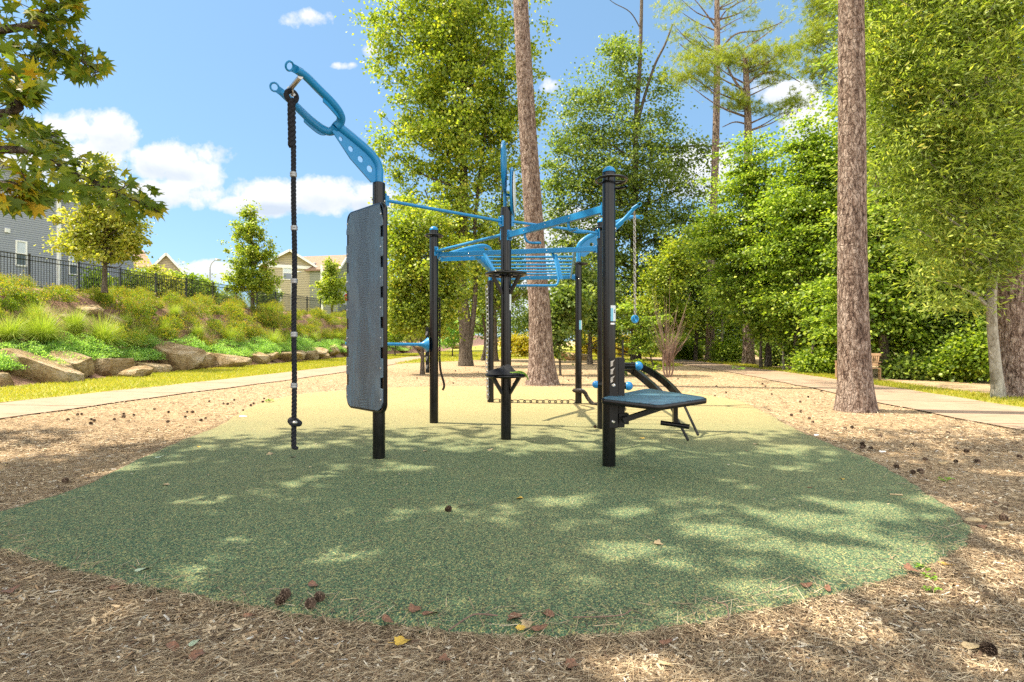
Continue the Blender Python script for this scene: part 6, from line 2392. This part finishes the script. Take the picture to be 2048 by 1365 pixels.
# orange tipped shrubs: rows up the bank
ROWN = {.93: 'fence row on the bank', .74: 'second row below the fence', .55: 'third row below the fence', .40: 'lowest orange row on the bank'}
COVN = {.10: 'row touching the boulders', .22: 'middle row above the boulders', .33: 'upper row under the shrubs'}
for (t, dens, jit_) in ((.93, 1.15, .3), (.74, 1.2, .35), (.55, 1.25, .35), (.40, 1.5, .3)):
    Y = 12.5
    while Y < 58:
        xf = float(lerp_tab(FOOT, Y))
        xn = -19.4 + .16 * (min(Y, 60) - 21.7) + .9
        yj = Y + rnd.uniform(-.4, .4)
        X = xf + (xn - xf) * t + rnd.uniform(-jit_, jit_)
        z = float(gz(X, yj))
        px = 1024 + F * X / yj
        py = 683 - F * (z + .35 - H) / yj
        clear = any(abs(px - bx) < 38 and abs(py - (by - 4)) < 17 for bx, by in ((165, 612), (220, 636), (128, 630))) or (t < .45 and Y < 21)
        if px > -90 and not clear and px < 720:
            place(protoA, k, (X, yj, z - .03), rnd.uniform(.72, 1.02) * (.74 if t > .9 else 1), 'orange tipped shrub in the %s' % ROWN[t], 'orange tipped shrubs on the bank', 'shrub')
            k += 1
        elif px >= 720 and px < 1100:
            place(protoA, k, (X, yj, z - .03), rnd.uniform(.9, 1.2), 'orange tipped shrub in the %s' % ROWN[t], 'orange tipped shrubs on the bank', 'shrub')
            k += 1
        Y += dens * rnd.uniform(.8, 1.25) * (1 + max(0, Y - 30) * .035)
# low grey green ground cover
k = 0
for (t, dens) in ((.10, .95), (.22, 1.0), (.33, 1.25)):
    Y = 11.5
    while Y < 56:
        xf = float(lerp_tab(FOOT, Y))
        xn = -19.4 + .16 * (min(Y, 60) - 21.7) + .9
        yj = Y + rnd.uniform(-.3, .3)
        X = xf + (xn - xf) * t + rnd.uniform(-.2, .2)
        if t < .15:
            X -= .62
        z = float(gz(X, yj))
        px = 1024 + F * X / yj
        if -90 < px < 1000:
            lab = 'grey green ground cover mound in the %s' % COVN[t]
            place(protoB, k, (X, yj, z - .04), rnd.uniform(.75, 1.1), lab, 'ground cover mounds above the boulders', 'ground cover')
            k += 1
        Y += dens * rnd.uniform(.8, 1.3) * (1 + max(0, Y - 30) * .04)
for i, (px, py, s, lab) in enumerate(((85, 700, 1.25, 'big fountain grass tuft at the far left of the bank'), (205, 705, 1.35, 'largest fountain grass tuft, fanning out left and right above the ochre boulder'), (275, 700, 1.0, 'fountain grass tuft leaning over the mossy boulder'),
                                      (545, 702, 1.15, 'bright fountain grass tuft just left of the hanging rope'), (330, 672, .7, 'small fine grass tuft above the big pointed boulder'), (20, 690, 1.0, 'fountain grass tuft cut by the left picture edge'),
                                      (575, 690, .8, 'small fountain grass tuft behind the hanging rope'), (150, 672, .95, 'fountain grass tuft in the second row, behind the largest one'),
                                      (395, 680, .8, 'fine grass tuft above the small upright boulder'), (460, 690, .85, 'wispy grass tuft above the craggy pitted boulder'), (625, 688, .9, 'wispy grass tuft between the rope and the tall board'), (672, 684, .8, 'wispy grass tuft close to the left edge of the tall board'),
                                      (250, 660, .8, 'grass tuft among the orange shrubs below the young maple'), (70, 655, .85, 'grass tuft among the orange shrubs at the far left'), (350, 640, .7, 'small grass tuft high on the bank right of the maple'))):
    p = hit(px, py)
    place(protoC, i, (p.x, p.y, p.z - .02), s, lab, 'fountain grasses on the bank', 'ornamental grass')
for i, (px, py, s, lab) in enumerate(((288, 632, .9, 'plain green shrub under the fence right of the maple trunk'), (205, 607, .8, 'plain green shrub at the foot of the young maple'), (535, 628, .8, 'dark green shrub by the fence left of the rope'),
                                      (0, 622, 1.0, 'dark green shrub at the left picture edge under the fence'), (45, 612, .9, 'yellow green shrub against the first fence post'), (428, 655, .8, 'fresh green shrub in the middle of the bank'), (655, 640, .9, 'green shrub on the bank left of the board'))):
    p = hit(px, py)
    place(protoD, i, (p.x, p.y, p.z - .03), s, lab, 'green shrubs on the bank', 'shrub')

# ------------------------------------------------------------------ lawn blades
def lawn_blades(name, poly, n, hmin, hmax, seed, wmul=1.0):
    rg = np.random.default_rng(seed)
    P = np.array(poly)
    lo, hi = P.min(0), P.max(0)
    pts = rg.uniform(0, 1, (n * 3, 2)) ** np.array([1, 1.35]) * (hi - lo) + lo
    pts = pts[in_poly(pts[:, 0], pts[:, 1], P)][:n]
    n = len(pts)
    h_ = rg.uniform(hmin, hmax, n) * (1 + pts[:, 1] * .01)
    a = rg.uniform(0, math.pi, n)
    w_ = (.004 + pts[:, 1] * .00035) * wmul
    b = np.stack([pts[:, 0], pts[:, 1], np.full(n, .005)], 1)
    s = np.stack([np.cos(a) * w_, np.sin(a) * w_, np.zeros(n)], 1)
    t = b + np.stack([rg.normal(size=n) * .5 * h_, rg.normal(size=n) * .5 * h_, h_], 1)
    co = np.stack([b - s, b + s, t], 1).reshape(-1, 3)
    o = link(name, np_mesh(name, co, np.arange(n * 3), np.full(n, 3)), 'lawn_blade')
    tag(o, 'short yellow green grass blades ' + {3: 'of the strip between the boulders and the left path', 4: 'of the strip right of the right path', 5: 'of the far lawn beyond the mulch'}[seed], 'grass', kind='stuff')


lawn_blades('grass_blades', [p for p in LAWN_L if p[1] > -20], 90000, .03, .075, 3)
lawn_blades('grass_blades', LAWN_R, 22000, .03, .08, 4)
lawn_blades('grass_blades', [p for p in LAWN_F if p[1] < 70], 30000, .04, .09, 5, 1.5)

# ------------------------------------------------------------------ litter of chips and pine straw on the mulch
pathp = np.array([(p.x, p.y) for p in left] + [(p.x, p.y) for p in reversed(right)])


def scatter(n, seed, ymax, power=2.0, xm=1.05, ymin=1.9):
    rg = np.random.default_rng(seed)
    Y = ymin + (ymax - ymin) * rg.random(n * 2) ** power
    X = rg.uniform(-xm, xm, n * 2) * (Y + .2)
    k = ~in_poly(X, Y, pad_poly) & ~in_poly(X, Y, pathp) & (X > -8.2) & (X < 8.6)
    return X[k][:n], Y[k][:n], rg


def sticks(name, X, Y, z, L_, W_, m, rg, tilt=.18, label=None, cat=None, box=False, dirbias=None):
    n = len(X)
    a = rg.uniform(0, math.pi, n) if dirbias is None else rg.normal(size=n) * .7 + dirbias
    d = np.stack([np.cos(a), np.sin(a), rg.normal(size=n) * tilt], 1)
    c = np.stack([X, Y, z], 1)
    nr = np.stack([rg.normal(size=n) * .35, rg.normal(size=n) * .35, np.ones(n)], 1)
    d = unit(d)
    s = unit(np.cross(d, nr))
    L2, W2 = (L_ / 2)[:, None], (W_ / 2)[:, None]
    q_ = np.stack([c - d * L2 - s * W2, c + d * L2 - s * W2 * .6, c + d * L2 + s * W2 * .7, c - d * L2 * .9 + s * W2], 1)
    o = link(name, quads(q_, name), m)
    tag(o, label, cat, kind='stuff')
    return o


X, Y, rg = scatter(46000, 1, 7.5, 1.7)
sticks('wood_chips', X, Y, rg.uniform(.004, .022, len(X)), rg.uniform(.014, .056, len(X)), rg.uniform(.004, .014, len(X)), 'chips', rg, label='shredded wood chips strewn over the ground near the photographer', cat='mulch')
X, Y, rg = scatter(60000, 2, 8.5, 1.6)
sticks('pine_straw', X, Y, rg.uniform(.006, .028, len(X)), rg.uniform(.05, .15, len(X)), rg.uniform(.0012, .0024, len(X)), 'straw', rg, tilt=.10, label='brown pine needles strewn over the mulch', cat='pine straw', dirbias=.5)
X, Y, rg = scatter(60000, 3, 24, 1.25, 1.05, 6)
sticks('wood_chips', X, Y, rg.uniform(.006, .03, len(X)), rg.uniform(.025, .08, len(X)), rg.uniform(.005, .014, len(X)), 'straw', rg, label='coarse wood chips on the sunny mulch around the far side of the pad', cat='mulch')
# needles and crumbs lying on the rubber
rg = np.random.default_rng(6)
n = 1500
Y = 2.4 + 9 * rg.random(n) ** 1.3
X = rg.uniform(-4.5, 4.3, n)
kk = in_poly(X, Y, pad_poly)
X, Y = X[kk], Y[kk]
sticks('fallen_needles', X, Y, np.full(len(X), PADZ + .004), rg.uniform(.04, .14, len(X)), rg.uniform(.0012, .0022, len(X)), 'straw', rg, tilt=.01, label='loose pine needles lying on the rubber surface', cat='pine straw')
X = rg.uniform(-4.5, 4.3, 700)
Y = rg.uniform(3.5, 12, 700)
kk = in_poly(X, Y, pad_poly)
X, Y = X[kk], Y[kk]
sticks('bark_crumbs', X, Y, np.full(len(X), PADZ + .005), rg.uniform(.008, .026, len(X)), rg.uniform(.004, .012, len(X)), 'chips', rg, tilt=.02, label='tiny bark crumbs scattered on the rubber surface', cat='mulch')
# a rim of straw banked against the pad edge
rgp = np.random.default_rng(8)
ii = rgp.integers(0, len(outl), 16000)
tt = rgp.random(16000)
P0 = pad_poly[ii]
P1_ = pad_poly[(ii + 1) % len(outl)]
pp = P0 + (P1_ - P0) * tt[:, None]
cdir = np.array([0, 7.0]) - pp
cdir /= np.linalg.norm(cdir, axis=1, keepdims=True)
off = rgp.exponential(.06, 16000)[:, None] - .012 - .22 * rgp.random((16000, 1)) ** 2 * (rgp.random((16000, 1)) < .16)
pp = pp - cdir * off
kk = pp[:, 1] < 9
pp = pp[kk]
off = off[kk][:, 0]
sticks('pine_straw', pp[:, 0], pp[:, 1], np.where(off < -.02, PADZ + .006, np.clip(.032 - off * .25, .006, .036)), rgp.uniform(.04, .13, len(pp)), rgp.uniform(.0014, .004, len(pp)), 'straw', rgp, tilt=.1, label='rim of pine straw banked against the edge of the rubber surface', cat='pine straw')

# ------------------------------------------------------------------ pine cones
cone = empty('pine_cone')
b = MB()
for i in range(90):
    t = i / 90
    a = i * 2.39996
    z = -.036 + .072 * t
    r_ = .029 * math.sin(math.pi * min(1, .12 + t * .88)) ** .7 + .003
    d = V(math.cos(a), math.sin(a), .25 + t * .6).normalized()
    s = V(-math.sin(a), math.cos(a), 0)
    c0 = V(math.cos(a) * r_ * .35, math.sin(a) * r_ * .35, z)
    tip = c0 + d * r_ * .95
    u_ = d.cross(s)
    b.add([c0 - s * .004, c0 + s * .004, tip + s * .0075 + u_ * .0, tip - s * .0075, tip + d * .004 + u_ * .005], [(0, 1, 2, 3), (3, 2, 4)])
b.lathe([(.006, -.036), (.014, -.02), (.014, .01), (.005, .032)], (0, 0, 0), 8)
b.build('scales', 'cone', cone, smooth=False)
CN = [(572, 1217, 1, 'dark pine cone touching the front edge of the pad, upper of the left pair'), (560, 1236, 1.05, 'dark pine cone at the front edge of the pad, lower of the left pair'), (640, 1228, 1, 'pale tipped pine cone just right of the left pair at the pad edge'),
      (622, 1243, 1, 'pine cone half buried below the pale tipped one'), (896, 1040, 1, 'closed pine cone lying alone on the rubber beside a curved twig'), (1978, 1318, 1.15, 'open pine cone alone in the bottom right corner'),
      (2007, 1048, 1.05, 'pine cone by the white stones right of the pad'), (1190, 864, .9, 'small pine cone at the foot of the post behind the front right one'), (130, 970, 1, 'pine cone in a tuft of straw at the left edge of the pad'), (182, 852, 1, 'pine cone alone in the left hand shade'),
      (1724, 893, 1, 'pine cone at the upper right rim of the pad'), (1741, 903, 1, 'second pine cone at the upper right rim of the pad, slightly lower'), (1792, 940, 1, 'long dark pine cone hugging the right rim of the pad'), (1760, 878, 1, 'pine cone in the shade line right of the pad'),
      (1690, 862, .95, 'twin pine cone left of the shade line'), (1704, 860, .95, 'twin pine cone right of the shade line'), (1895, 871, 1, 'pine cone beside the sunlit path edge'), (1934, 909, 1.1, 'reddish pine cone in the right hand shade'), (1850, 925, .9, 'pine cone in the middle of the right hand shade'), (2040, 920, 1, 'pine cone cut by the right picture edge')]
rc2 = random.Random(12)
first = True
LASTC = [None]


def put_cone(p, s, lab, grp):
    global first
    o = cone if first else copy_tree(cone)
    first = False
    LASTC[0] = o
    o.location = p
    o.rotation_euler = (rc2.uniform(1.1, 1.9), rc2.uniform(-.4, .4), rc2.uniform(0, 6.28))
    o.scale = (s * .62, s * .62, s * .62)
    tag(o, lab, 'pine cone', grp)


for (px, py, s, lab) in CN:
    p = hit(px, py)
    zz = PADZ if in_poly(np.array([p.x]), np.array([p.y]), pad_poly)[0] else .012
    put_cone((p.x, p.y, zz + .016 * s), s, lab, 'pine cones on the ground')
areas = (((60, 640), (790, 850), 'pine cone between the left path and the pad', 26), ((790, 1180), (728, 772), 'pine cone in the mulch behind the rig', 26),
         ((1290, 1680), (758, 850), 'pine cone between the rig and the near pine', 16), ((1660, 2040), (850, 960), 'pine cone between the pad and the right path', 9))
for (xa, xb), (ya, yb), lab, n in areas:
    c_ = 0
    tries = 0
    while c_ < n and tries < 900:
        tries += 1
        px, py = rc2.uniform(xa, xb), rc2.uniform(ya, yb)
        p = hit(px, py)
        if in_poly(np.array([p.x]), np.array([p.y]), pad_poly)[0] or in_poly(np.array([p.x]), np.array([p.y]), pathp)[0] or p.x < -7.3 or p.x > 8:
            continue
        put_cone((p.x, p.y, .022), rc2.uniform(.75, 1.15), lab, 'pine cones on the ground')
        ROWS.setdefault(lab, []).append((px, LASTC[0]))
        c_ += 1

# ------------------------------------------------------------------ fallen leaves
def leaf_mesh(seed, kind):
    r_ = random.Random(seed)
    n = 24
    vs = [V(0, 0, .004)]
    for i in range(n):
        a = 2 * math.pi * i / n
        if kind == 'star':
            rad = .5 + .34 * abs(math.cos(a * 2.5)) ** 1.3
            rad *= 1.25 if abs(a - math.pi) > 1 else .75
        else:
            rad = .5 + .38 * math.cos(a) ** 2
        rad *= r_.uniform(.92, 1.08)
        vs.append(V(rad * math.cos(a), rad * math.sin(a) * .8, .02 + .20 * rad * rad * math.cos(a * 2 + seed) + .06 * rad + .03 * r_.random()))
    fs = [(0, i + 1, (i + 1) % n + 1) for i in range(n)]
    b = MB().add(vs, fs)
    b.tube([V(-.35, 0, .02), V(-.8, .03, .04), V(-1.05, .10, .08)], .022, 4)
    me = bpy.data.meshes.new('leaf')
    me.from_pydata(b.v, [], b.f)
    me.polygons.foreach_set('use_smooth', [True] * len(me.polygons))
    return me


LV = [(626, 1196, .052, 'oval', 'fallen_rust', 'rust brown oval leaf on the front edge of the rubber'), (800, 1306, .055, 'star', 'fallen_yellow', 'bright yellow lobed leaf in the foreground mulch'), (391, 1306, .05, 'oval', 'fallen_pale', 'pale grey green leaf in the foreground mulch'),
      (102, 1149, .045, 'star', 'fallen_tan', 'amber leaf at the lower left rim of the pad'), (286, 1163, .05, 'oval', 'fallen_pale', 'grey green leaf overlapping the lower left rim of the pad'), (397, 904, .05, 'oval', 'fallen_yellow', 'olive yellow leaf on the left half of the rubber'),
      (319, 925, .06, 'oval', 'fallen_pale', 'flat pale leaf near the left rim of the rubber'), (542, 919, .055, 'star', 'fallen_tan', 'pale leaf on the rubber left of the rope end'), (586, 925, .04, 'star', 'fallen_rust', 'small brown leaf below the rope end'),
      (332, 984, .045, 'star', 'fallen_tan', 'yellowish leaf on the shaded left of the rubber'), (1040, 1012, .045, 'star', 'fallen_yellow', 'golden leaf near the middle of the rubber'), (1314, 1105, .045, 'star', 'fallen_tan', 'tan leaf on the sunlit front right of the rubber'),
      (980, 911, .05, 'oval', 'fallen_tan', 'tan leaf on the rubber left of the centre'), (850, 913, .045, 'oval', 'fallen_tan', 'tan leaf right of the tall board post'), (1890, 1140, .065, 'oval', 'fallen_yellow', 'large orange leaf at the right rim of the pad'),
      (1612, 1192, .055, 'oval', 'fallen_rust', 'brown leaf standing against the front right rim'), (1655, 1200, .04, 'oval', 'fallen_rust', 'little brown leaf below the front right rim'), (1820, 1160, .06, 'star', 'fallen_rust', 'reddish leaf beside the green weed'),
      (1026, 1262, .06, 'star', 'fallen_rust', 'leftmost brown leaf of the heap at the front rim'), (1058, 1278, .055, 'star', 'fallen_tan', 'tan leaf in the heap at the front rim'), (1095, 1258, .06, 'oval', 'fallen_rust', 'rightmost brown leaf of the heap at the front rim'),
      (1080, 1286, .05, 'oval', 'fallen_rust', 'lowest brown leaf of the heap at the front rim'), (1045, 1285, .045, 'oval', 'fallen_yellow', 'small yellow leaf in the heap at the front rim'), (828, 1250, .05, 'star', 'fallen_rust', 'maroon leaf at the front rim left of the heap'),
      (775, 1270, .05, 'oval', 'fallen_rust', 'brown leaf below the front rim, above the yellow one'), (860, 1258, .05, 'oval', 'fallen_rust', 'brown curled leaf at the front rim beside the maroon one'), (20, 1196, .055, 'star', 'fallen_rust', 'red brown leaf at the bottom left picture edge'),
      (390, 1330, .05, 'star', 'fallen_rust', 'rust leaf below the pale grey green one'), (500, 1249, .04, 'oval', 'fallen_rust', 'small red leaf in the mulch left of the pine cones'), (345, 1310, .05, 'oval', 'fallen_rust', 'brown leaf left of the pale grey green one'),
      (1332, 1303, .04, 'oval', 'fallen_rust', 'little brown leaf in the sunlit foreground mulch'), (1140, 1345, .045, 'star', 'fallen_rust', 'brown leaf at the bottom picture edge near the middle'), (1330, 1352, .045, 'oval', 'fallen_tan', 'tan leaf at the bottom picture edge right of the middle'),
      (1285, 886, .05, 'star', 'fallen_yellow', 'yellow leaf on the rubber right of the front right post'), (1512, 898, .045, 'oval', 'fallen_tan', 'pale leaf on the upper right of the rubber'), (1685, 971, .025, 'star', 'fallen_yellow', 'tiny bright yellow flower like leaf on the rubber'),
      (1619, 990, .035, 'star', 'fallen_rust', 'dark curled leaf on the right half of the rubber'), (1945, 1310, .06, 'oval', 'fallen_tan', 'large tan leaf beside the bottom right pine cone'), (886, 1336, .04, 'star', 'fallen_rust', 'pinkish leaf in the foreground mulch right of the yellow one'),
      (230, 1190, .05, 'star', 'fallen_rust', 'brown leaf under the lower left rim of the pad'), (1990, 1015, .045, 'oval', 'fallen_rust', 'brown leaf right of the pad beyond the white stones'), (1960, 1062, .05, 'star', 'fallen_rust', 'red brown leaf left of the white stones')]
lm = {(k_, s_): leaf_mesh(s_, k_) for k_ in ('star', 'oval') for s_ in (1, 2, 3)}
rl = random.Random(3)
for i, (px, py, s, kd, m_, lab) in enumerate(LV):
    p = hit(px, py)
    on = in_poly(np.array([p.x]), np.array([p.y]), pad_poly)[0]
    me = lm[(kd, 1 + i % 3)].copy()
    o = link('fallen_leaf', me, m_, loc=(p.x, p.y, (PADZ if on else .024) + .003), rot=(rl.uniform(-.2, .2), rl.uniform(-.2, .2), rl.uniform(0, 6.28)))
    o.scale = (s * .8, s * .8, s * .8)
    tag(o, lab, 'fallen leaf', 'fallen leaves on the ground')

# twigs, litter and white stones
def twig(px, py, pts, r_, lab, m_='twig', z=None):
    p = hit(px, py)
    on = in_poly(np.array([p.x]), np.array([p.y]), pad_poly)[0]
    o = MB().tube(spline([V(q_[0] * .7, q_[1] * .7, q_[2]) for q_ in pts], 5), r_ * .65, 6).build('twig', m_, loc=(p.x, p.y, (PADZ if on else .02) + .006))
    tag(o, lab, 'twig')


twig(930, 1030, [(-.07, -.05, .005), (-.02, -.0, .008), (.03, -.005, .01), (.10, .03, .006)], .0035, 'curved dark twig on the rubber beside the pine cone', 'black_matt')
twig(955, 1270, [(-.16, -.12, .0), (-.06, -.02, .015), (.0, .01, .02), (.12, .02, .01)], .005, 'grey forked stick below the front rim of the pad')
twig(1200, 1268, [(-.16, .03, .0), (.0, .0, .012), (.14, .03, .01), (.2, .06, .02)], .004, 'thin dark stick at the front rim under the sunlit patch')
twig(1792, 1004, [(-.06, .01, .0), (.06, -.015, .0)], .009, 'short pale piece of stick on the right half of the rubber', 'fallen_tan')
twig(80, 920, [(-.1, 0, .0), (.0, .03, .01), (.12, .0, .0)], .005, 'grey twig in the straw left of the pad')
twig(1445, 1245, [(0, .08, 0), (.02, 0, .02), (.0, -.1, .0), (-.05, -.16, .01)], .004, 'pale bent twig in the foreground mulch right of the sunlit rim')
for (px, py, s, lab) in ((485, 840, .09, 'crumpled white litter at the left rim of the pad'), (1633, 877, .035, 'small white pebble on the upper right rim of the pad'), (1945, 1054, .055, 'long white stone right of the pad'), (2006, 1060, .045, 'rounder white stone right of the long one'),
                         (1888, 934, .05, 'flat pale stone in the right hand straw'), (1765, 911, .035, 'white pebble among the cones at the right rim')):
    p = hit(px, py)
    me = boulder_mesh(int(px), s, s * .45, s * .28)
    o = link('litter' if 'litter' in lab else 'pebble', me, 'litter' if 'litter' in lab or 'pebble' in lab else 'fallen_tan', loc=(p.x, p.y, .03 + s * .1))
    tag(o, lab, 'litter' if 'litter' in lab else 'stone')


# little weeds sprouting from the mulch
def weed(px, py, n, s, lab, seed):
    p = hit(px, py)
    rg = np.random.default_rng(seed)
    root = empty('weed', (p.x, p.y, .0))
    c, d = [], []
    sb_ = MB()
    for i in range(n):
        a = rg.uniform(0, 6.28)
        r_ = rg.uniform(.2, 1) * s
        q_ = V(math.cos(a) * r_, math.sin(a) * r_, rg.uniform(.5, 1.1) * s)
        sb_.tube([V(0, 0, 0), q_ * .5 + V(0, 0, .01), q_], .0012, 4)
        for k_ in range(3):
            c.append(q_ + V(rg.normal(), rg.normal(), .3 * rg.normal()) * s * .16)
            d.append(V(math.cos(a + k_ - 1), math.sin(a + k_ - 1), -.1))
    q4 = leaf_quads(np.array(c), np.array(d), np.tile([0, 0, 1.0], (len(c), 1)) + rg.normal(size=(len(c), 3)) * .25, s * .62, s * .32, wide=.5)
    link('leaves', quads(q4, 'leaves'), 'weed', root)
    sb_.build('stems', 'weed', root)
    tag(root, lab, 'weed')


weed(1892, 968, 9, .05, 'bright green seedling alone in the right hand straw', 1)
weed(1845, 1150, 9, .045, 'upper green weed by the right rim of the pad, next to the orange leaf', 2)
weed(1858, 1168, 8, .04, 'middle green weed by the right rim of the pad', 3)
weed(1866, 1192, 7, .035, 'lowest green weed by the right rim of the pad', 4)
weed(1478, 745, 9, .22, 'wispy weed in the mulch beside the right path', 5)
weed(536, 810, 9, .10, 'flat green weed at the left far rim of the pad', 6)
for o in (protoA + protoB + protoC + protoD):
    if o.name not in used:
        for ch in list(o.children):
            bpy.data.objects.remove(ch)
        bpy.data.objects.remove(o)

# each of a row named by its place along the row
ONES = ['', 'first', 'second', 'third', 'fourth', 'fifth', 'sixth', 'seventh', 'eighth', 'ninth', 'tenth', 'eleventh', 'twelfth', 'thirteenth', 'fourteenth', 'fifteenth', 'sixteenth', 'seventeenth', 'eighteenth', 'nineteenth']
TENS = {2: ('twenty', 'twentieth'), 3: ('thirty', 'thirtieth'), 4: ('forty', 'fortieth'), 5: ('fifty', 'fiftieth')}


def ordinal(n):
    if n < 20:
        return ONES[n]
    a, b = divmod(n, 10)
    return TENS[a][1] if b == 0 else TENS[a][0] + '-' + ONES[b]


for lab, lst in ROWS.items():
    if len(lst) > 1:
        for i, (px, o) in enumerate(sorted(lst, key=lambda e: e[0])):
            o['label'] = '%s, %s from the left' % (lab, ordinal(i + 1))

# saw-cut joints across both legs of the path
pj = MB()
acc = 0.0
for i in range(1, len(pc)):
    acc += (pc[i] - pc[i - 1]).length
    if acc > 2.6:
        acc = 0.0
        a_, b_ = left[i], right[i]
        d_ = (b_ - a_).normalized()
        n_ = V(-d_.y, d_.x, 0) * .012
        pj.add([V(*(a_ + n_)[:2], .026), V(*(a_ - n_)[:2], .026), V(*(b_ - n_)[:2], .026), V(*(b_ + n_)[:2], .026)], [(0, 1, 2, 3)])
pjo = pj.build('path_joints', 'bank', smooth=False)
tag(pjo, kind='structure')
